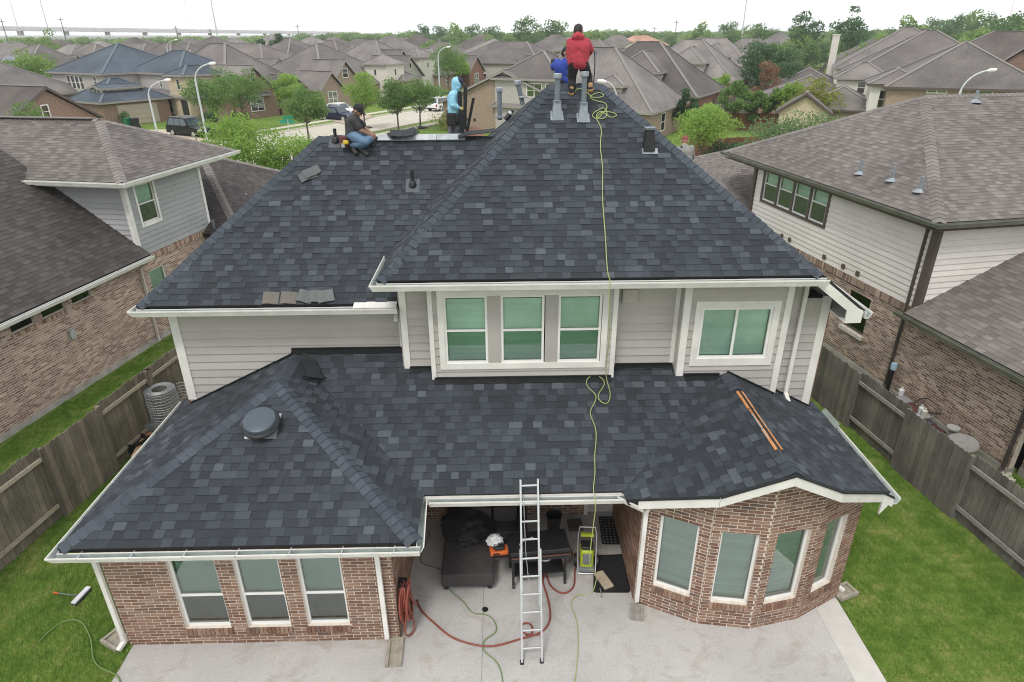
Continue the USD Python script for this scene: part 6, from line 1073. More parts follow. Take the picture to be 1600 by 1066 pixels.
MB().lathe([(0, .02), (.1, .02), (.145, .06), (.155, .12), (.155, .3), (.14, .37), (.09, .42), (.03, .44), (0, .44)], (0, 0, 0), 20).build(t, 'cylinder', m_vinyl, 40); MB().lathe([(.1, 0), (.1, .02), (.095, .02), (.095, 0)], (0, 0, 0), 16).build(t, 'foot_ring', m_galv); MB().lathe([(.1, .42), (.105, .52), (.095, .52), (.09, .42)], (0, 0, 0), 16).build(t, 'collar', m_vinyl, 40); MB().lathe([(.1565, .15), (.1572, .16), (.1572, .25), (.1565, .26)], (0, 0, 0), 20).build(t, 'label_band', plain('blue_label', (.05, .13, .33), .5), 40)
# orange tool and bag on the side shelf
m_or = plain('orange_plastic', (.52, .11, .02), .4); t = thing('toolbox', 'orange and black power tool case on the griddle side shelf', 'tool case', (-.10, 9.25, .80), 8)
MB().tm(rbox(-.17, .17, -.1, .1, 0, .09, .02)).build(t, 'case', m_or, 40); MB().tm(rbox(-.08, .10, -.07, .08, .09, .17, .02)).build(t, 'motor', m_black, 40); MB().bx(-.12, .0, -.105, -.1, .03, .07).build(t, 'slot', m_black); MB().tube([(-.1, 0, .1), (-.08, 0, .2), (.08, 0, .21), (.11, 0, .12)], .014, 7).build(t, 'handle', m_black)
t = heap('plastic_bag', 'crumpled white plastic bag on the orange tool case', 'bag', (-.17, 9.36, .93), .16, .13, .14, plain('white_plastic_bag', (.55, .55, .56), .4), 9)
# bin, tiles, mats, paver
p = G_((860, 822), 0); t = thing('waste_bin', 'round black bin by the back brick wall', 'bin', (p[0]+.06, 10.70, 0)); MB().lathe([(0, .0), (.12, .0), (.16, .42), (.175, .43), (.165, .44), (.15, .42), (.11, .03), (0, .03)], (0, 0, 0), 20).build(t, 'bin_body', m_black, 40)
p = G_((897, 815), 0); t = thing('tile_stack', 'low stack of grey tiles by the back brick wall', 'tiles', (p[0], 10.80, 0), 4)
for i in range(5): MB().bx(-.15+.004*(i % 2), .15+.004*(i % 2), -.14, .14, .002+i*.022, .020+i*.022).build(t, 'tile', pieces('slate_tile_%d' % i, [(0, (.08, .078, .075)), (1, (.13, .125, .12))]))
t = thing('doormat', 'black rubber doormat with cut out scrolls by the door', 'doormat', (*G_((953, 829), 0)[:2], .0), -3); x0 = -.22
mat_p = sbox(-.21, -.42, .21, .42)
for i in range(5):
    for j in range(10): mat_p = mat_p.difference(shapely.Point(-.16+.08*i, -.36+.08*j).buffer(.026, 4))
mb = MB(); mb.prism(mat_p, Fr((0, 0, .004), (1, 0, 0), (0, 1, 0)), 0, .016); mb.build(t, 'mat', m_black)
c4 = [G_(q, 0)[:2] for q in ((928, 926), (984, 926), (975, 868), (928, 870))]; t = thing('rubber_mat', 'large plain black rubber mat beside the bay wall', 'mat'); sp = Polygon(c4).buffer(-.05).buffer(.05); MB().prism(sp, Fr((0, 0, .006), (1, 0, 0), (0, 1, 0)), 0, .014).build(t, 'mat', plain('black_rubber', (.014, .014, .015), .6, nscale=30, namt=.3, bump=.3))
MB().prism(sp.buffer(.012).difference(sp.buffer(-.02)), Fr((0, 0, .006), (1, 0, 0), (0, 1, 0)), .001, .022).build(t, 'mat_rim', m_black)
def block(label, q, w_, d_, rz, z=0., h=.06, dish=False, mat=None):
    t = thing('splash_block' if dish else 'paver', label, 'splash block' if dish else 'paver', (*atz(*q, z)[:2], z), rz); mt = mat or m_walk
    if dish: MB().bx(-w_/2, w_/2, -d_/2, d_/2, .002, h*.4).build(t, 'tray', mt); MB().bx(-w_/2, -w_/2+.05, -d_/2, d_/2, h*.4, h).build(t, 'side_wall', mt); MB().bx(w_/2-.05, w_/2, -d_/2, d_/2, h*.4, h).build(t, 'side_wall', mt); MB().bx(-w_/2+.05, w_/2-.05, d_/2-.04, d_/2, h*.4, h*.9).build(t, 'side_wall', mt)
    else: MB().tm(rbox(-w_/2, w_/2, -d_/2, d_/2, .0, h, .012)).build(t, 'block', mt, 40)
m_blockc = plain('stained_concrete_block', (.30, .27, .215), .9, nscale=6, namt=.25, bump=.3)
block('tan concrete paver lying across the black rubber mat', (943, 908), .2, .42, 22, .03, mat=plain('sandstone_paver', (.40, .33, .24), .85, nscale=7, namt=.15, bump=.2))
block('long splash block below the downspout of the left wing corner', (617, 1021), .27, .55, 3, .0, .07, True, m_blockc); block('flat grey splash block at the foot of the bay downspout', (995, 958), .24, .36, -12, .0, .05, True, plain('grey_block', (.27, .255, .23), .9, nscale=7, namt=.2)); block('splash block on the grass at the far left downspout', (182, 1003), .3, .42, 62, -.01, .09, True, m_blockc); block('splash block on the grass at the right end of the bay', (1318, 927), .3, .42, -70, -.01, .09, True, m_blockc)
p = G_((758, 953), 0); t = thing('drain_cap', 'small round black plastic cap lying on the patio', 'cap', p); MB().lathe([(.055, .001), (.055, .02), (.05, .024), (.03, .018), (0, .018)], (0, 0, 0), 18).build(t, 'cap', m_black, 40)
t = thing('spray_lance', 'short steel spray lance tip beside the rubber mat', 'nozzle', G_((939, 928), .02)); MB().tube([(0, .12, .01), (.0, .0, .012), (.0, -.07, .012)], .008, 6).build(t, 'lance', m_galv); MB().lathe([(.014, -.02), (.014, .02)], (0, -.07, .013), 8, (0, 1, 0)).build(t, 'tip', m_galv)
# pressure washer
p = G_((916, 892), 0); pw = thing('pressure_washer', 'lime green and black pressure washer with tubular handle on the patio', 'pressure washer', p, -4)
m_lime = plain('lime_plastic', (.40, .47, .03), .4); m_gp = plain('grey_plastic', (.16, .17, .17), .5)
MB().tm(rbox(-.13, .13, -.02, .26, .08, .52, .05)).build(pw, 'body', m_lime, 40); MB().tm(rbox(-.085, .085, -.045, .02, .2, .46, .02)).build(pw, 'front_cover', m_gp, 40); MB().tm(rbox(-.12, .12, .0, .22, .52, .60, .03)).build(pw, 'top_housing', m_black, 40); MB().tm(rbox(-.16, .16, -.08, .16, .03, .12, .02)).build(pw, 'base_tray', m_gp, 40)
MB().tube([(-.17, -.1, .03), (-.18, .08, .3), (-.18, .18, .75), (-.15, .21, .93), (.15, .21, .93), (.18, .18, .75), (.18, .08, .3), (.17, -.1, .03), (-.17, -.1, .03)], .016, 8).build(pw, 'handle_frame', m_alu, 40); MB().bx(-.13, .13, .14, .2, .74, .80).build(pw, 'hose_hook', m_lime)
for s_ in (-1, 1): w_ = MB().lathe([(0, -.03), (.11, -.03), (.13, -.02), (.13, .02), (.11, .03), (0, .03)], (s_*.21, .16, .13), 20, (1, 0, 0)).build(pw, 'wheel', m_black, 40); MB().lathe([(.05, -.034), (.05, .034)], (s_*.21, .16, .13), 12, (1, 0, 0)).build(w_, 'hub', m_gp)
# ------------------------------------------------------------------ side yards
p = atz(250, 612, 1.25); t = thing('wire_roll', 'upright roll of galvanised wire mesh behind the left roof edge', 'wire roll', (p[0], p[1], 0)); m_wire = plain('dull_wire', (.34, .355, .36), .5, .3); r = np.random.RandomState(8)
for i in range(17): a = np.linspace(0, 2*math.pi, 25); rr_ = .37+r.uniform(-.02, .02); MB().tube(np.c_[rr_*np.cos(a), rr_*np.sin(a), np.full(25, .03+i*.078)+.012*np.sin(a+i)], .009, 5, False).build(t, 'wire_ring', m_wire)
for i in range(5): a = np.linspace(0, 2*math.pi, 25); MB().tube(np.c_[(.2+.035*i)*np.cos(a), (.2+.035*i)*np.sin(a), np.full(25, 1.33)], .009, 5, False).build(t, 'wire_ring', m_wire)
mb = MB()
for i in range(40): a = 2*math.pi*i/40; mb.tube([(.37*math.cos(a), .37*math.sin(a), 0), (.37*math.cos(a+.1), .37*math.sin(a+.1), 1.33)], .005, 4)
for i in range(30): a = 2*math.pi*i/30; mb.tube([(.28*math.cos(a), .28*math.sin(a), 0), (.28*math.cos(a-.1), .28*math.sin(a-.1), 1.32)], .005, 4)
mb.build(t, 'upright_wires', m_wire, kind='stuff')
t = thing('mesh_screen', 'square wire mesh panel leaning on the corner of the house behind the roll', 'wire panel', (-8.35, 15.6, 0), 20); mb = MB()
for i in range(12): mb.tube([(-.5+i*.09, 0, 0), (-.5+i*.09, .1, 1.1)], .006, 4)
for i in range(13): mb.tube([(-.5, .008*i, i*.09), (.49, .008*i, i*.09)], .006, 4)
mb.build(t, 'mesh', m_wire)
p = atz(210, 690, .3)
t = thing('plant_pot', 'black plastic tub beside the left fence', 'pot', (p[0], p[1], 0)); MB().lathe([(0, 0), (.2, 0), (.26, .36), (.28, .37), (.25, .37), (.19, .05), (0, .05)], (0, 0, 0), 18).build(t, 'tub', m_black, 40)
for i, (q, ln, rz, c) in enumerate((((222, 682), 1.0, 40, (.36, .18, .10)), ((216, 700), .8, 100, (.42, .27, .16)), ((226, 672), .9, -20, (.2, .19, .18)))): tb = thing('scrap_board', ['orange board end', 'tan board end', 'grey board end'][i]+' in the clutter by the left fence', 'board', atz(*q, .25), rz); MB().bx(-ln/2, ln/2, -.05, .05, -.02, .02).build(tb, 'board', plain('scrap_wood_%d' % i, c, .8, nscale=8, namt=.2))
t = thing('garden_cart', 'dark wheeled trolley in the clutter by the left fence', 'cart', atz(228, 660, .4), 15); MB().tube([(-.3, 0, -.2), (-.25, 0, .5), (.1, 0, .55)], .02, 6).build(t, 'handle', m_galv); MB().tm(rbox(-.35, .3, -.25, .25, -.2, .05, .03)).build(t, 'tray', m_gp, 40); MB().lathe([(0, -.03), (.15, -.03), (.15, .03), (0, .03)], (-.3, -.28, -.25), 14, (0, 1, 0)).build(t, 'wheel', m_black, 40)
p = gp(128, 934); t = thing('push_broom', 'wide blue backed push broom lying on the left lawn', 'broom', (p[0], p[1], .0)); hd = unit(gp(138, 924)-gp(119, 944)); pd = A_(-hd[1], hd[0], 0); pd = pd if pd[0] < 0 else -pd
MB().ob(-hd*.2-pd*.05+ZUP*.05, hd*.4, pd*.09, ZUP*.035).build(t, 'head', plain('pale_broom_head', (.58, .58, .62), .5)); MB().ob(-hd*.2-pd*.05+ZUP*.0, hd*.4, pd*.1, ZUP*.05).build(t, 'bristles', plain('navy_bristles', (.02, .022, .05), .9)); MB().tube([ZUP*.06, pd*.2+ZUP*.04, (gp(92, 929)-p)+ZUP*.03], .012, 7).build(t, 'handle', m_pipe); e = gp(92, 929)-p; MB().tube([e+ZUP*.03, e+unit(e)*.1+ZUP*.03], .02, 7).build(t, 'grip', m_or)
# beyond the right fence
p = atz(1389, 602, .1); t = thing('vent_pipe_stand', 'black standpipe with light blue cap beside the tan brick wall', 'pipe', (p[0]-.25, p[1]-.35, 0)); MB().tube([(0, 0, 0), (0, 0, .85)], .05, 10).build(t, 'pipe', m_black, 40); MB().lathe([(.08, 0), (.09, .1), (.08, .2), (0, .21)], (0, 0, .82), 12).build(t, 'cap', plain('light_blue_plastic', (.33, .45, .55), .5), 40)
cl = [((1408, 628), .5, .35, .30, (.25, .25, .26), 'crate', 'grey lidded crate first in the row by the tan brick wall'), ((1420, 640), .45, .35, .34, (.10, .045, .04), 'crate', 'maroon crate second in the row by the tan brick wall'), ((1430, 648), .42, .3, .3, (.36, .36, .37), 'crate', 'pale grey crate third in the row by the tan brick wall'), ((1440, 657), .4, .3, .26, (.05, .05, .055), 'crate', 'black crate holding white bottles by the tan brick wall'), ((1452, 668), .45, .35, .25, (.08, .03, .03), 'crate', 'dark red crate last in the row by the tan brick wall')]
for i, (q, w_, d_, h_, c, cat, lab) in enumerate(cl):
    p = atz(*q, .3); t = thing('storage_crate', lab, cat, (p[0]+.1, p[1], 0), -80); m_ = plain('crate_plastic_%d' % i, c, .5); MB().tm(rbox(-w_/2, w_/2, -d_/2, d_/2, 0, h_, .02)).build(t, 'box', m_, 40); MB().tm(rbox(-w_/2-.015, w_/2+.015, -d_/2-.015, d_/2+.015, h_, h_+.04, .012)).build(t, 'lid', m_, 40)
for i, (q, c) in enumerate((((1438, 645), (.55, .58, .57)), ((1443, 650), (.5, .5, .42)), ((1407, 617), (.62, .62, .62)))): t = thing('plastic_bottle', ['white', 'cream', 'small white'][i]+' plastic bottle on the crates by the tan brick wall', 'bottle', atz(*q, .35)); MB().lathe([(0, 0), (.07, 0), (.075, .16), (.03, .2), (.03, .24), (0, .24)], (0, 0, 0), 12).build(t, 'bottle', plain('bottle_%d' % i, c, .4), 40)
p = atz(1504, 694, .42); t = thing('birdbath_bowl', 'round stone birdbath bowl leaning by the right fence', 'birdbath', p); MB().lathe([(0, -.05), (.18, -.05), (.30, .0), (.345, .04), (.335, .055), (.28, .03), (.1, .0), (.06, .02), (0, .02)], (0, 0, 0), 28, (-.18, -.12, 1)).build(t, 'bowl', plain('birdbath_stone', (.25, .24, .225), .85, nscale=8, namt=.12), 40)
p = atz(1483, 688, .1); t = thing('birdbath_pedestal', 'pale stone birdbath pedestal standing beside its bowl', 'pedestal', (p[0], p[1], 0)); MB().lathe([(0, 0), (.15, 0), (.15, .05), (.09, .1), (.06, .3), (.09, .42), (.15, .46), (.15, .5), (0, .5)], (0, 0, 0), 18).build(t, 'pedestal', plain('pedestal_stone', (.36, .35, .33), .85, nscale=8, namt=.12), 40)
t = thing('clear_tray', 'bent dark wire rack on the crates by the tan brick wall', 'rack', atz(1452, 636, .45)); MB().tube(smooth([A_(-.3, .2, 0), A_(0, .25, .12), A_(.3, .05, .1), A_(.35, -.2, 0), A_(0, -.25, -.05), A_(-.3, .0, 0)], 6), .015, 6).build(t, 'rack', m_black)
for q in ((1386, 604), (1566, 745)):
    t = thing('splash_block', ('pale splash block under the near' if q[0] > 1500 else 'pale splash block under the middle')+' brown downspout', 'splash block', (*atz(*q, 0)[:2], -.01), 70); MB().bx(-.15, .15, -.22, .22, .0, .03).build(t, 'tray', m_walk); MB().bx(-.15, -.11, -.22, .22, .03, .07).build(t, 'side_wall', m_walk); MB().bx(.11, .15, -.22, .22, .03, .07).build(t, 'side_wall', m_walk)
# grass blades on the near lawn
rg = np.random.RandomState(21)
def blades(n, w_, seed):
    r = np.random.RandomState(seed); x, y = r.uniform(0, w_, n), r.uniform(0, w_, n); q_ = meshkit.noise(np.c_[x*9, y*9, np.full(n, seed)], seed); h = r.uniform(.02, .045, n)+.045*q_**2; a = r.uniform(0, 6.283, n); le = r.uniform(-.04, .04, (n, 2)); wd = r.uniform(.004, .009, n)
    b = np.c_[x, y, np.zeros(n)]; s_ = np.c_[np.cos(a)*wd, np.sin(a)*wd, np.zeros(n)]; tip = b+np.c_[le, h]; v = np.stack([b-s_, b+s_, tip], 1).reshape(-1, 3); return MB().raw(v, np.arange(3*n).reshape(-1, 3), np.repeat(np.clip(.6*r.rand(n)+.4*q_, 0, 1), 3))
gi = UsdGeom.PointInstancer.Define(stage, '/World/grass'); mark(gi, 'short mown grass of the back and side lawns', 'grass', None, 'stuff'); gpths = []
for k in range(4):
    px = UsdGeom.Xform.Define(stage, f'/World/grass/prototypes/patch_{k+1:03d}'); blades(420, .25, 400+k).build(px, 'blades', m_grass); gpths.append(px.GetPath())
gi.CreatePrototypesRel().SetTargets(gpths); pos = []
pat = Polygon(PATIO).buffer(.02); hs_ = Polygon([(-6.55, 8.05), (6.28, 8.7), (6.28, 20), (-6.5, 20)])
for x in np.arange(-13.5, 13.5, .25):
    for y in np.arange(4.5, 23, .25):
        b_ = sbox(x, y, x+.25, y+.25)
        if pat.intersection(b_).area > .012 or hs_.contains(b_): continue
        ls = (A_(x, y, 0)-LH.o)@LH.i; rs = (A_(x, y, 0)-RH.o)@RH.i
        if ls > -.05 or rs > -.05: continue
        pos.append((x, y))
gi.CreatePositionsAttr([Gf.Vec3f(float(x), float(y), -.02) for x, y in pos]); gi.CreateProtoIndicesAttr(rg.randint(0, 4, len(pos)).tolist())
# ------------------------------------------------------------------ cars
def car(name, label, cat, p, rz, L=4.8, W=1.9, Ht=1.75, kind='suv', paint=(.01, .01, .012), group=None):
    t = thing(name, label, cat, p, rz, group); pm = M('paint_'+str(len(_used)), {'p': ('principled_bsdf', {'base_color': paint, 'roughness': .28, 'specular_ior_level': .3, 'coat_weight': .12, 'coat_roughness': .05})}, [])
    x0, x1 = -L/2, L/2; zb = .32; belt = Ht*.56
    if kind == 'suv': low = [(x0, zb), (x0+.02, belt*.8), (x0+.08, belt), (x1-1.5, belt*1.0), (x1-.3, belt*.86), (x1, belt*.66), (x1, zb)]; cab = [(x0+.12, belt), (x0+.32, Ht-.06), (x0+.6, Ht), (x0+L*.50, Ht), (x0+L*.56, Ht-.07), (x1-1.55, belt)]
    elif kind == 'pickup': low = [(x0, zb), (x0, belt), (x1-1.2, belt), (x1-.2, belt*.9), (x1, belt*.7), (x1, zb)]; cab = [(x0+L*.34, belt), (x0+L*.36, Ht-.05), (x0+L*.40, Ht), (x0+L*.6, Ht), (x0+L*.64, Ht-.1), (x1-1.35, belt)]
    else: low = [(x0, zb), (x0+.02, belt*.85), (x0+.3, belt*1.0), (x1-1.3, belt*.98), (x1-.3, belt*.82), (x1, belt*.6), (x1, zb)]; cab = [(x0+.25, belt), (x0+.75, Ht-.06), (x0+1.1, Ht), (x0+L*.5, Ht), (x0+L*.56, Ht-.06), (x1-1.45, belt*.98)]
    def slab(poly, w0, w1, zt):
        m = trimesh.creation.extrude_polygon(Polygon(poly), 1., engine='earcut'); v = m.vertices; k = np.clip((v[:, 1]-belt)/max(zt-belt, .01), 0, 1); w_ = w0+(w1-w0)*k; return MB().raw(np.c_[v[:, 0], (v[:, 2]-.5)*w_, v[:, 1]], m.faces[:, ::-1])
    body = slab(low, W, W, belt+1); body.build(t, 'body', pm); slab(cab, W*.96, W*.74, Ht).build(t, 'cabin', pm)
    cx = sorted(p_[0] for p_ in cab); g = m_farglass; a0, a1 = cab[0], cab[-1]; tz = Ht-.16; zs = belt+.05
    def wpt(x, z, s_): k = (z-belt)/(Ht-belt); return A_(x, s_*((W*.96+(W*.74-W*.96)*k)/2+.012), z)
    lx0, lx1 = a0[0]+.25, a1[0]-.22; ux0, ux1 = cab[1][0]+.18, cab[-2][0]-.05; n = 3 if kind == 'suv' else 2
    for s_ in (-1, 1):
        for i in range(n):
            f0, f1 = i/n+.015, (i+1)/n-.015; q = [wpt(lx0+(lx1-lx0)*f0, zs, s_), wpt(lx0+(lx1-lx0)*f1, zs, s_), wpt(ux0+(ux1-ux0)*f1, tz, s_), wpt(ux0+(ux1-ux0)*f0, tz, s_)]
            MB().raw(q, [[0, 1, 2, 3]] if s_ < 0 else [[3, 2, 1, 0]]).build(t, 'side_window', m_carglass)
    def cross(xa, za, xb, zb_, nm, sg):
        d = A_(zb_-za, 0, -(xb-xa)); d = unit(d)*sg*.015; ka, kb = (za-belt)/(Ht-belt), (zb_-belt)/(Ht-belt); wa, wb = (W*.96-W*.22*ka)/2-.1, (W*.96-W*.22*kb)/2-.08; MB().raw([A_(xa, -wa, za)+d, A_(xa, wa, za)+d, A_(xb, wb, zb_)+d, A_(xb, -wb, zb_)+d], [[0, 1, 2, 3]]).build(t, nm, m_carglass)
    q0, q1 = A_(cab[-1][0], 0, cab[-1][1]), A_(cab[-2][0], 0, cab[-2][1]); l = lambda k: q0+(q1-q0)*k; cross(l(.06)[0], l(.06)[2], l(.95)[0], l(.95)[2], 'windscreen', 1)
    q0, q1 = A_(cab[0][0], 0, cab[0][1]), A_(cab[1][0], 0, cab[1][1]); cross(l(.1)[0], l(.1)[2], l(.92)[0], l(.92)[2], 'rear_window', -1)
    wr = .36 if kind != 'sedan' else .33
    for x in (x0+L*.19, x1-L*.18):
        for s_ in (-1, 1):
            y = s_*(W/2-.1); w_ = MB().lathe([(0, -.11), (wr*.9, -.11), (wr, -.08), (wr, .08), (wr*.9, .11), (0, .11)], (x, y, wr), 20, (0, 1, 0)).build(t, 'wheel', m_tyre, 40); MB().lathe([(0, 0), (wr*.62, 0), (wr*.66, s_*.012)], (x, y+s_*.112, wr), 14, (0, 1, 0)).build(w_, 'rim', m_alu); MB().lathe([(wr*1.15, -.004), (wr*1.15, .004), (wr*.98, .006), (wr*.98, -.006)], (x, s_*(W/2+.006), wr), 20, (0, 1, 0)).build(t, 'wheel_arch', m_black)
    for s_ in (-1, 1):
        MB().bx(x1-.14, x1+.012, s_*W*.40-.18, s_*W*.40+.18, belt*.66, belt*.80).build(t, 'headlight', m_headl); MB().bx(x0-.012, x0+.06, s_*W*.42-.1, s_*W*.42+.1, belt*.62, belt*.92).build(t, 'taillight', m_taill); MB().tm(rbox(a1[0]-.25, a1[0]-.05, s_*(W/2+.1)-.1, s_*(W/2+.1)+.1, belt, belt+.16, .03)).build(t, 'mirror', pm, 40)
        MB().bx(x0+.3, x1-.6, s_*(W/2+.003)-.004, s_*(W/2+.003)+.004, belt*.62, belt*.65).build(t, 'side_trim', m_black)
        if kind == 'suv': MB().bar((cab[1][0]+.2, s_*W*.34, Ht+.03), (cab[-2][0]-.2, s_*W*.34, Ht+.03), .03, .05).build(t, 'roof_rail', m_alu)
    MB().bx(x1-.02, x1+.015, -W*.26, W*.26, belt*.50, belt*.76).build(t, 'grille', m_black); MB().bx(x1-.03, x1+.03, -W*.46, W*.46, zb, zb+.14).build(t, 'bumper', m_black); MB().bx(x0-.03, x0+.03, -W*.46, W*.46, zb, zb+.16).build(t, 'bumper', m_black); MB().bx(x1+.03, x1+.036, -.16, .16, zb+.02, zb+.12).build(t, 'number_plate', m_vinyl)
    if kind == 'pickup': MB().bx(x0+.08, x0+L*.33, -W*.42, W*.42, belt-.02, belt+.012).build(t, 'bed_cover', m_black)
    return t
m_tyre = plain('tyre_rubber', (.018, .018, .018), .85); m_headl = plain('headlight_lens', (.65, .67, .68), .15); m_taill = plain('taillight_lens', (.35, .02, .02), .25); m_carglass = M('car_glass', {'p': ('principled_bsdf', {'base_color': (.02, .04, .045), 'roughness': .05, 'specular_ior_level': .9})}, [])
car('parked_suv', 'large black SUV with chrome wheels parked on the tan driveway', 'SUV', gp(300, 212), -30, 5.3, 2.05, 1.9)
car('parked_crossover', 'dark navy crossover parked before the twin gabled house', 'SUV', gp(530, 188), -30, 4.8, 1.9, 1.65, 'suv', (.012, .016, .045))
car('parked_car', 'white car mostly hidden behind the navy crossover', 'car', gp(516, 182)+V*2.2, -30, 4.6, 1.85, 1.5, 'sedan', (.7, .7, .7))
car('parked_crossover', 'black crossover parked in front of the brown garage driveway', 'SUV', gp(606, 156), -28, 4.7, 1.9, 1.65, 'suv', (.012, .013, .015))
car('parked_suv', 'white SUV parked behind the black crossover', 'SUV', gp(600, 147), -25, 4.7, 1.9, 1.85, 'suv', (.72, .72, .72))
car('parked_pickup', 'bright blue pickup parked left of the lamp post', 'pickup', gp(640, 149), -32, 5.6, 2.0, 1.85, 'pickup', (.02, .07, .24))
car('parked_suv', 'white SUV on the side street seen from behind', 'SUV', gp(690, 172), 60, 4.8, 1.95, 1.85, 'suv', (.72, .72, .72))
car('parked_car', 'silver car half hidden by the tan brick corner', 'car', gp(712, 194), 62, 4.6, 1.85, 1.5, 'sedan', (.45, .46, .48))
for x, c, nm in ((202, (.01, .14, .06), 'green'), (213, (.015, .015, .017), 'black')):
    t = thing('wheelie_bin', nm+' wheeled bin beside the tan garage door', 'bin', gp(x, 200), -30); m_ = plain(nm+'_bin_plastic', c, .5); MB().raw([(-.26, -.3, .08), (.26, -.3, .08), (.26, .3, .08), (-.26, .3, .08), (-.31, -.36, 1.0), (.31, -.36, 1.0), (.31, .36, 1.0), (-.31, .36, 1.0)], MB.BF).build(t, 'bin_body', m_); MB().ob((-.33, -.39, 1.0), (.66, 0, 0), (0, .78, .05), (0, 0, .06)).build(t, 'lid', m_)
    for s_ in (-1, 1): MB().lathe([(0, -.03), (.12, -.03), (.12, .03), (0, .03)], (s_*.27, .3, .12), 12, (1, 0, 0)).build(t, 'wheel', m_black)
p = P(128, 70); t = thing('flag', 'small striped flag on a short pole by the stone gabled house', 'flag', (p[0], p[1], 1.9)); MB().tube([(-.3, 0, -.6), (.25, 0, .9)], .02, 6).build(t, 'pole', m_vinyl)
for i in range(7): MB().ob((-.05-.05*i*.6, .02, .62-.075*i), (.75-.02*i, .12, -.32), (.0, .01, 0), (0, 0, -.072)).build(t, 'stripe', plain('flag_stripe_%d' % i, (.45, .04, .05) if i % 2 == 0 else (.7, .7, .7), .8))
MB().ob((-.06, .0, .64), (.3, .05, -.13), (0, .012, 0), (0, 0, -.3)).build(t, 'canton', plain('flag_blue', (.03, .05, .2), .8))
t = thing('play_frame', 'red slide frame behind the grey fence', 'play frame', gp(1121, 176)); MB().tube([(0, 0, 0), (0, 0, 2.6)], .12, 6).build(t, 'red_post', plain('red_plastic', (.4, .03, .06), .5)); MB().tube([(2.0, 0, 0), (2.0, 0, 2.5)], .1, 6).build(t, 'wood_post', m_fencered); MB().tube([(0, 0, 2.5), (4.2, 0, 2.5)], .06, 6).build(t, 'crossbar', m_galv)
# ------------------------------------------------------------------ people
m_skin = [plain('skin_%d' % i, c, .55, nscale=5, namt=.06) for i, c in enumerate(((.34, .19, .125), (.27, .15, .10), (.40, .24, .165)))]
m_hair = plain('black_hair', (.012, .010, .009), .6, nscale=30, namt=.3, bump=.5)
def cloth(n, c, rough=.85): return plain(n, c, rough, nscale=9, namt=.16, bump=.25, bscale=14)
def sph(p, r): return m3.Manifold.sphere(float(r), 14).translate(tuple(map(float, p)))
def limbs(bones):
    """Union of hulls of the spheres at the ends of every bone, refined and smoothed."""
    parts = [m3.Manifold.batch_hull([sph(a, ra), sph(b, rb)]) for a, ra, b, rb in bones]; u = m3.Manifold.batch_boolean(parts, m3.OpType.Add); return u
def soft(u, ln=.035, it=8, wr=0., seed=0):
    m = u.refine_to_length(ln).to_mesh(); t = trimesh.Trimesh(m.vert_properties[:, :3], m.tri_verts, process=True); trimesh.smoothing.filter_taubin(t, iterations=it)
    if wr: n = t.vertex_normals; t.vertices = t.vertices+n*((meshkit.fbm(t.vertices*A_(9, 9, 6)+seed, 3, seed)-.5)*wr)[:, None]
    return t
def head_bones(H, fw, up, k=1.):
    """Skull, jaw, nose and ears about the head centre H looking along fw."""
    fw = unit(fw); up = unit(up-fw*np.dot(up, fw)); s_ = np.cross(fw, up); q = lambda a, b, c: H+(fw*a+s_*b+up*c)*k
    return [(q(-.012, 0, .025), .095*k, q(.02, 0, .02), .085*k), (q(.025, 0, -.05), .062*k, q(.045, 0, -.085), .036*k), (q(0, 0, .0), .08*k, q(.03, 0, -.06), .06*k), (q(.10, 0, .012), .010*k, q(.112, 0, -.022), .016*k),
            (q(-.005, .088, .012), .018*k, q(-.01, .090, -.02), .013*k), (q(-.005, -.088, .012), .018*k, q(-.01, -.090, -.02), .013*k), (q(.092, .0, -.055), .014*k, q(.09, .012, -.055), .013*k)], q
def hand_bones(w, d, pn, curl=.6, side=1):
    """Palm and five bent fingers from the wrist w along d; pn: palm normal, side: which side the thumb leaves."""
    d = unit(d); pn = unit(pn-d*np.dot(pn, d)); s_ = np.cross(d, pn)*side; B = [(w, .024, w+d*.05+s_*.02, .022), (w, .024, w+d*.08-s_*.022, .017), (w+d*.03, .022, w+d*.085+s_*.028, .016), (w+d*.085+s_*.028, .016, w+d*.08-s_*.025, .015)]
    for i, ln in enumerate((.072, .082, .076, .06)):
        a = w+d*.088+s_*(.03-.02*i); p = a; dr = d
        for j, f in enumerate((.45, .32, .23)):
            dr = unit(dr*math.cos(curl*.75)+pn*math.sin(curl*.75)) if j or curl > .3 else dr; n_ = p+dr*ln*f; B.append((p, .0095-.001*j, n_, .0088-.001*j)); p = n_
    a = w+d*.025+s_*.028; b = a+(d*.6+s_*.7+pn*.3)*.045; c = b+(d*.8+s_*.15+pn*.5)*.035; B += [(a, .014, b, .011), (b, .011, c, .009)]; return B
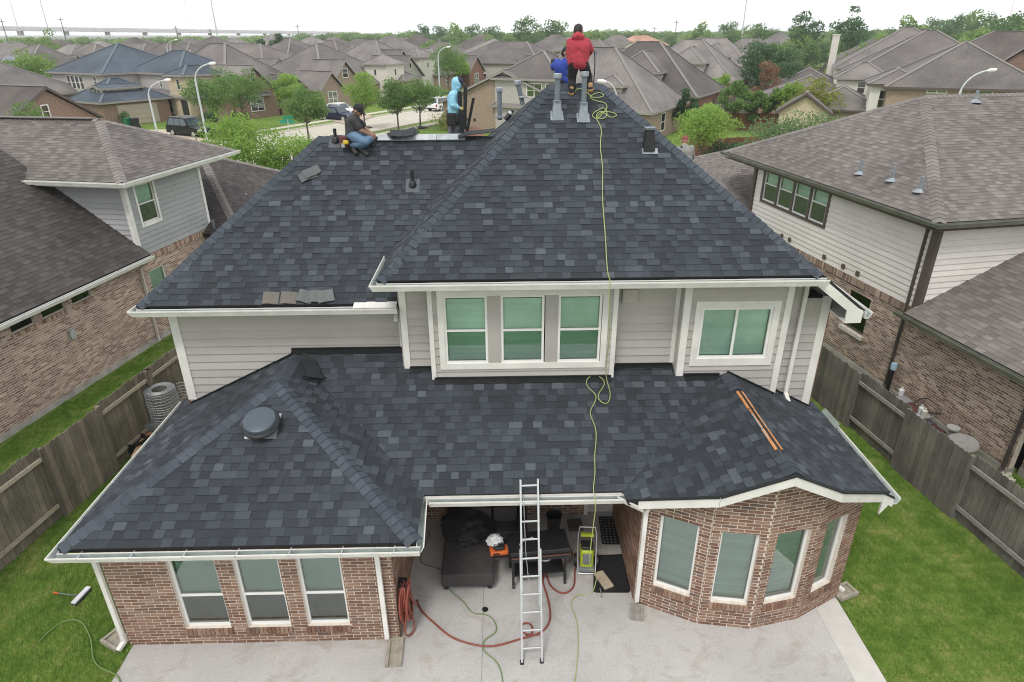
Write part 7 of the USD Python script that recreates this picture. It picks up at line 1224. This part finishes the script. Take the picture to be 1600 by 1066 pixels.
def person(label, J, look, mats, seed=0, group=None, hat=None, hood=None, extra=None, sleeves='long', curl=.7, up=ZUP, facing=None):
    """J: joints in world space; facing: chest direction."""
    sk, sh, tr, so = mats; o = (J['footL']+J['footR'])/2; t = thing('person', label, 'person', o)
    J = {k: (v if k.startswith('toe') else v-o) for k, v in J.items()}; hip, ch, nk, H = J['hip'], J['chest'], J['neck'], J['head']; f = unit(facing); sd = unit(np.cross(f, unit(ch-hip)))  # sd: the figure's right
    hb, q = head_bones(H, look, up); tors = [(hip+sd*.085, .105, ch+sd*.10, .115), (hip-sd*.085, .105, ch-sd*.10, .115), (hip+sd*.08, .11, hip-sd*.08, .11), (ch+sd*.1, .115, nk-ZUP*.03, .06), (ch-sd*.1, .115, nk-ZUP*.03, .06), (ch+sd*.11, .10, ch-sd*.11, .10), (nk-unit(nk-ch)*.02, .055, H-ZUP*.03, .052)]
    arms, legs, hands = [], [], []
    for s_, sg in (('L', -1), ('R', 1)):
        S, E_, Wr = J['sh'+s_], J['el'+s_], J['ha'+s_]; arms += [(ch+sd*sg*.1+(S-ch)*.2, .09, S, .068), (S, .066, E_, .046), (E_, .045, Wr, .029)]; hands += hand_bones(Wr, unit(Wr-E_), -f*.4+sd*-sg*.6, curl, sg)
        K, Fo = J['kn'+s_], J['foot'+s_]; hp = hip+sd*sg*.085; legs += [(hp, .105, K, .064), (K, .062, Fo+ZUP*.09, .043)]
    feet = {s_: [(J['foot'+s_]+ZUP*.055, .045, J['foot'+s_]+J['toe'+s_]*.17+ZUP*.035, .036)] for s_ in 'LR'}
    body = soft(limbs(tors+arms+legs+feet['L']+feet['R']+hb+hands), .03, 5); MB().tm(body).build(t, 'body', sk, True)
    g = lambda bones, e: [(a, ra+e, b, rb+e) for a, ra, b, rb in bones]
    if sleeves == 'long': ab = arms
    else: ab = [arms[0], (arms[1][0], .07, arms[1][0]+(arms[1][2]-arms[1][0])*.72, .06), arms[3], (arms[4][0], .07, arms[4][0]+(arms[4][2]-arms[4][0])*.72, .06)]
    shb = g(tors[:6], .020)+g(ab, .018)+[(hip+sd*.085+(ch-hip)*.08, .128, hip-sd*.085+(ch-hip)*.08, .128), (hip+sd*.09+(ch-hip)*.45, .122, hip-sd*.09+(ch-hip)*.45, .122)]
    if sleeves == 'long': shb = [(a, ra, a+(b-a)*.94, rb) if abs(rb-.047) < .001 else (a, ra, b, rb) for a, ra, b, rb in shb]
    if hood == 'down': shb += [(nk-f*.08+ZUP*.02, .075, nk-f*.1+sd*.07, .06), (nk-f*.08+ZUP*.02, .075, nk-f*.1-sd*.07, .06), (nk+sd*.07, .05, nk-sd*.07, .05)]
    MB().tm(soft(limbs(shb), .022, 4, .045, seed)).build(t, 'hoodie' if hood else 'shirt', sh, True)
    if hood == 'up': MB().tm(soft(limbs([(q(-.03, 0, .03), .118, q(-.015, 0, .0), .115), (q(-.03, 0, -.03), .11, nk-ZUP*.02, .085), (q(.03, .07, -.06), .045, q(.03, -.07, -.06), .045)]), .025, 4, .015, seed)).build(t, 'hood', sh, True)
    MB().tm(soft(limbs(g(legs, .018)+[(hip+sd*.085, .122, hip-sd*.085, .122), (hip+sd*.08+(ch-hip)*.25, .115, hip-sd*.08+(ch-hip)*.25, .115)]), .022, 4, .04, seed+3)).build(t, 'trousers', tr, True)
    for s_ in 'LR':
        MB().tm(soft(limbs([(a, ra+.012, b, rb+.012) for a, ra, b, rb in feet[s_]]+[(J['foot'+s_]+ZUP*.06, .05, J['foot'+s_]+ZUP*.13+(J['kn'+s_]-J['foot'+s_])*.05, .052)]), .02, 4)).build(t, 'shoe', so, True)
    for e in (-1, 1): MB().tm(trimesh.creation.icosphere(1, .012), np.r_[np.c_[np.eye(3), q(.088, .034*e, .018)], [[0, 0, 0, 1]]]).build(t, 'eye', m_black)
    if hat == 'hair': MB().tm(soft(limbs([(q(-.03, 0, .045), .095, q(.01, 0, .055), .088), (q(-.045, 0, .0), .085, q(-.05, 0, -.03), .06)]), .02, 3, .02, seed)).build(t, 'hair', m_hair, True)
    elif hat is not None:
        MB().tm(soft(limbs([(q(-.02, 0, .055), .1, q(.01, 0, .06), .096)]), .02, 3)).build(t, 'cap', hat, True); sq = q; mb = MB(); fw = unit(look); up_ = unit(up-fw*np.dot(up, fw)); ss = np.cross(fw, up_); mb.tm(m3.Manifold.batch_hull([sph(q(.085, .06, .05), .012), sph(q(.085, -.06, .05), .012), sph(q(.17, .035, .035), .008), sph(q(.17, -.035, .035), .008)])); mb.build(t, 'cap_visor', hat, 40)
    if extra: extra(t, J, f, sd)
    return t
def on(fr, x, y): p = A_(x, y, 0); return A_(x, y, np.dot(fr.o-p, fr.n)/fr.n[2]+.012)
# man in the red hoodie, seen from behind on the slope below the ridge
fL, fR = rp(893, 150, frU), rp(922, 145, frU); mid = (fL+fR)/2; hx = atd(899, 104, 1)[0]
def at_y(x, y, Y): d = ray(x, y); return EYE+d*(Y/d[1])
Yr = mid[1]
J = dict(footL=fL, footR=fR, toeL=unit(A_(-.25, 1, .1)), toeR=unit(A_(.45, .9, .1)), hip=at_y(903, 97.5, Yr-.02), chest=at_y(904, 73, Yr+.0), neck=at_y(903, 58, Yr+.06), head=at_y(903.5, 50, Yr+.14))
J.update(knL=at_y(893.5, 124, Yr+.08), knR=at_y(919, 121, Yr+.16), shL=at_y(892, 66.5, Yr+.03), shR=at_y(916, 66.5, Yr+.02), elL=at_y(889, 82, Yr+.12), elR=at_y(923.5, 77.5, Yr+.05), haL=at_y(895, 89, Yr+.30), haR=at_y(918, 88, Yr+.30))
def gun(t, J, f, sd): h = J['haR']; MB().tm(rbox(h[0]-.03, h[0]+.03, h[1]+.02, h[1]+.30, h[2]-.16, h[2]+.02, .02)).build(t, 'nail_gun', m_black, 40); MB().tube(smooth([h+A_(.05, .1, 0), h+A_(.12, .1, .12), h+A_(.16, .05, -.1), h+A_(.14, 0, -.5)], 6), .012, 6).build(t, 'tool_hose', m_black); b = J['hip']; MB().tm(rbox(b[0]+.08, b[0]+.2, b[1]-.02, b[1]+.16, b[2]-.28, b[2]-.02, .03)).build(t, 'tool_pouch', plain('brown_leather_pouch', (.06, .04, .03), .8), 40)
person('man in red hoodie and black trousers standing on the ridge, back turned', J, A_(.25, .9, -.55), (m_skin[0], cloth('red_hoodie', (.36, .035, .055)), cloth('black_trousers', (.012, .012, .014)), plain('tan_boot', (.36, .21, .10), .7)), 1, hat='hair', hood='down', extra=gun, facing=A_(.1, 1, 0))
# man in the blue shirt beyond the ridge
Yb = aL[1]+1.15; fz_ = frUB; b0 = at_y(884, 131, Yb)
J = dict(footL=on(fz_, b0[0]-.12, Yb+.1), footR=on(fz_, b0[0]+.12, Yb+.05), toeL=A_(-.4, .9, -.3), toeR=A_(-.2, .9, -.3), hip=at_y(884, 124, Yb), chest=at_y(882, 104, Yb), neck=at_y(884, 93, Yb), head=at_y(885.5, 84, Yb))
J.update(knL=(J['footL']+J['hip'])/2+A_(-.1, .2, 0), knR=(J['footR']+J['hip'])/2+A_(.08, .2, 0), shL=at_y(871, 98, Yb), shR=at_y(895, 97, Yb), elL=at_y(864.5, 106, Yb+.1), elR=at_y(897, 109, Yb+.15), haL=at_y(866, 99, Yb+.25), haR=at_y(890, 112, Yb+.3))
person('man in royal blue shirt beyond the ridge, partly behind the man in red', J, A_(.75, -.4, -.35), (m_skin[0], cloth('royal_blue_shirt', (.025, .055, .30)), cloth('charcoal_trousers', (.03, .03, .033)), m_black), 2, hat='hair', facing=A_(-.35, .9, 0), sleeves='short', extra=lambda t, J, f, sd: MB().tm(rbox(J['haL'][0]-.07, J['haL'][0]+.05, J['haL'][1]-.02, J['haL'][1]+.12, J['haL'][2]-.15, J['haL'][2]+.1, .03)).build(t, 'held_tool', m_black, 40))
# man in the pale blue hooded top behind the left ridge, facing right, holding black felt
Yc = ry2+.55; q_ = lambda x, y, dy=0.: at_y(x, y, Yc+dy)
J = dict(footL=on(frHB, q_(717, 225)[0], Yc), footR=on(frHB, q_(690, 213)[0], Yc+.15), toeL=A_(1, 0, 0), toeR=A_(1, .1, -.2), hip=q_(710, 178), chest=q_(709, 154), neck=q_(712.5, 141), head=q_(715.5, 132))
J.update(knL=q_(716, 200, -.1), knR=q_(708, 199, .2), shL=q_(713, 148, .2), shR=q_(707, 149, -.2), elL=q_(714, 162, .26), elR=q_(707.5, 164, -.26), haL=q_(721, 168, .15), haR=q_(718, 169, -.2))
def belt(t, J, f, sd):
    b = J['hip']; MB().lathe([(.165, -.03), (.175, -.03), (.175, .05), (.165, .05)], b+ZUP*.03, 20).build(t, 'tool_belt', m_black); MB().tm(rbox(b[0]-.16, b[0]+.04, b[1]-.27, b[1]-.12, b[2]-.22, b[2]+.04, .03)).build(t, 'tool_pouch', plain('black_pouch', (.018, .016, .016), .8), 40); MB().tm(rbox(b[0]+.0, b[0]+.12, b[1]-.24, b[1]-.1, b[2]-.18, b[2]+.03, .03)).build(t, 'tool_pouch', m_black, 40)
    for h in ('haL', 'haR'): MB().tm(m3.Manifold.batch_hull([sph(J[h]-A_(.03, 0, 0), .04), sph(J[h]+A_(.05, 0, -.01), .045)])).build(t, 'glove', plain('yellow_glove_'+h, (.40, .36, .10), .8), 40)
person('man in light blue hooded top and cap behind the left ridge, facing right', J, A_(1, -.15, -.35), (m_skin[1], cloth('light_blue_top', (.25, .52, .66), .7), cloth('grey_work_trousers', (.12, .125, .135)), plain('red_shoe', (.25, .06, .045), .6)), 3, hat=cloth('navy_cap', (.02, .025, .05)), hood='up', extra=belt, facing=A_(1, -.05, 0))
t = thing('shingle_sheets', 'black felt sheets held upright by the man in light blue', 'shingles', q_(725, 170, -.12))
for i, (dx, tilt, h0, h1) in enumerate(((-.03, -.03, -.52, .36), (.03, .05, -.42, .44), (.09, .16, -.46, .22))): MB().ob((dx-.06, -.14+.03*i, h0), (.085-.015*i, .05, 0), (-.008, .03, 0), (tilt, 0, h1-h0)).build(t, 'sheet', m_blk)
# young man sitting on the left ridge with his feet on the slope
Ys = ry2-.12; q_ = lambda x, y, dy=0.: at_y(x, y, Ys+dy)
hipp = q_(551, 212, -.05)
J = dict(footL=rp(565, 239, frH)+ZUP*.02, footR=rp(551, 236, frH)+ZUP*.02, toeL=unit(A_(.75, -.5, -.4)), toeR=unit(A_(.55, -.75, -.45)), hip=hipp, chest=q_(551, 191, 0), neck=q_(555, 181, .02), head=q_(558.5, 174, .03))
J.update(knL=q_(577, 217, -.12), knR=q_(572, 222, -.38), shL=q_(556, 187, .17), shR=q_(552, 188, -.17), elL=q_(570, 200, .16), elR=q_(563, 203, -.2), haL=q_(581, 209.5, .08), haR=q_(579, 211.5, -.12))
def pouch(t, J, f, sd):
    b = J['hip']; MB().tm(rbox(b[0]-.24, b[0]-.08, b[1]-.24, b[1]-.06, b[2]-.22, b[2]+.02, .03)).build(t, 'tool_pouch', plain('maroon_pouch', (.10, .03, .03), .8), 40); MB().tm(rbox(b[0]-.16, b[0]-.05, b[1]-.28, b[1]-.2, b[2]-.14, b[2]-.06, .02)).build(t, 'tape_measure', plain('yellow_plastic', (.6, .42, .03), .4), 40); MB().bx(b[0]-.2, b[0]-.13, b[1]-.27, b[1]-.22, b[2]-.2, b[2]-.12).build(t, 'nail_tray', m_galv)
person('young man in grey T-shirt and jeans sitting on the left ridge, reaching forward', J, A_(1, -.15, -.75), (m_skin[1], cloth('charcoal_tshirt', (.035, .035, .038)), cloth('blue_jeans', (.10, .17, .27)), plain('black_shoe', (.025, .024, .024), .6)), 4, hat=cloth('black_beanie', (.012, .011, .012)), sleeves='short', extra=pouch, facing=A_(1, -.1, -.15), curl=.9)
# man bent over behind the right hip
Yd = 17.3; q_ = lambda x, y, dy=0.: at_y(x, y, Yd+dy); hipp = q_(1068, 258)
J = dict(footL=on(frUB, hipp[0]-.14, Yd), footR=on(frUB, hipp[0]+.14, Yd-.1), toeL=A_(.2, .9, -.4), toeR=A_(.4, .9, -.4), hip=hipp, chest=q_(1068, 238, .12), neck=q_(1069, 227, .2), head=q_(1070, 221, .28))
J.update(knL=(J['footL']+hipp)/2+A_(-.05, .15, 0), knR=(J['footR']+hipp)/2+A_(.05, .15, 0), shL=q_(1057.5, 233, .14), shR=q_(1080, 232, .14), elL=q_(1057, 246, .2), elR=q_(1083, 244, .2), haL=q_(1062, 254, .4), haR=q_(1078, 252, .42))
person('man in grey shirt and cap bent over behind the right hip', J, A_(.3, .9, -.6), (m_skin[0], cloth('grey_work_shirt', (.22, .215, .20)), cloth('dark_trousers', (.03, .03, .035)), m_black), 5, hat=cloth('tan_red_cap', (.22, .07, .06)), facing=A_(.1, 1, -.3), extra=lambda t, J, f, sd: MB().bar(J['chest']+A_(-.08, -.15, -.25), J['neck']+A_(-.1, -.12, .0), .05, .02).build(t, 'harness_strap', m_black))
# ------------------------------------------------------------------ the air
hz = MB().bx(-3400, 3400, -320, 4700, -1.2, 36); o = hz.build('/World', 'haze', usdkit.material(stage, '/World/Looks/haze_air', {'v': ('principled_volume', {'color': (.96, .98, 1.0), 'density': .00024, 'anisotropy': .2})}, [], volume='v.volume')); mark(o, 'pale summer haze', None, None, 'stuff')
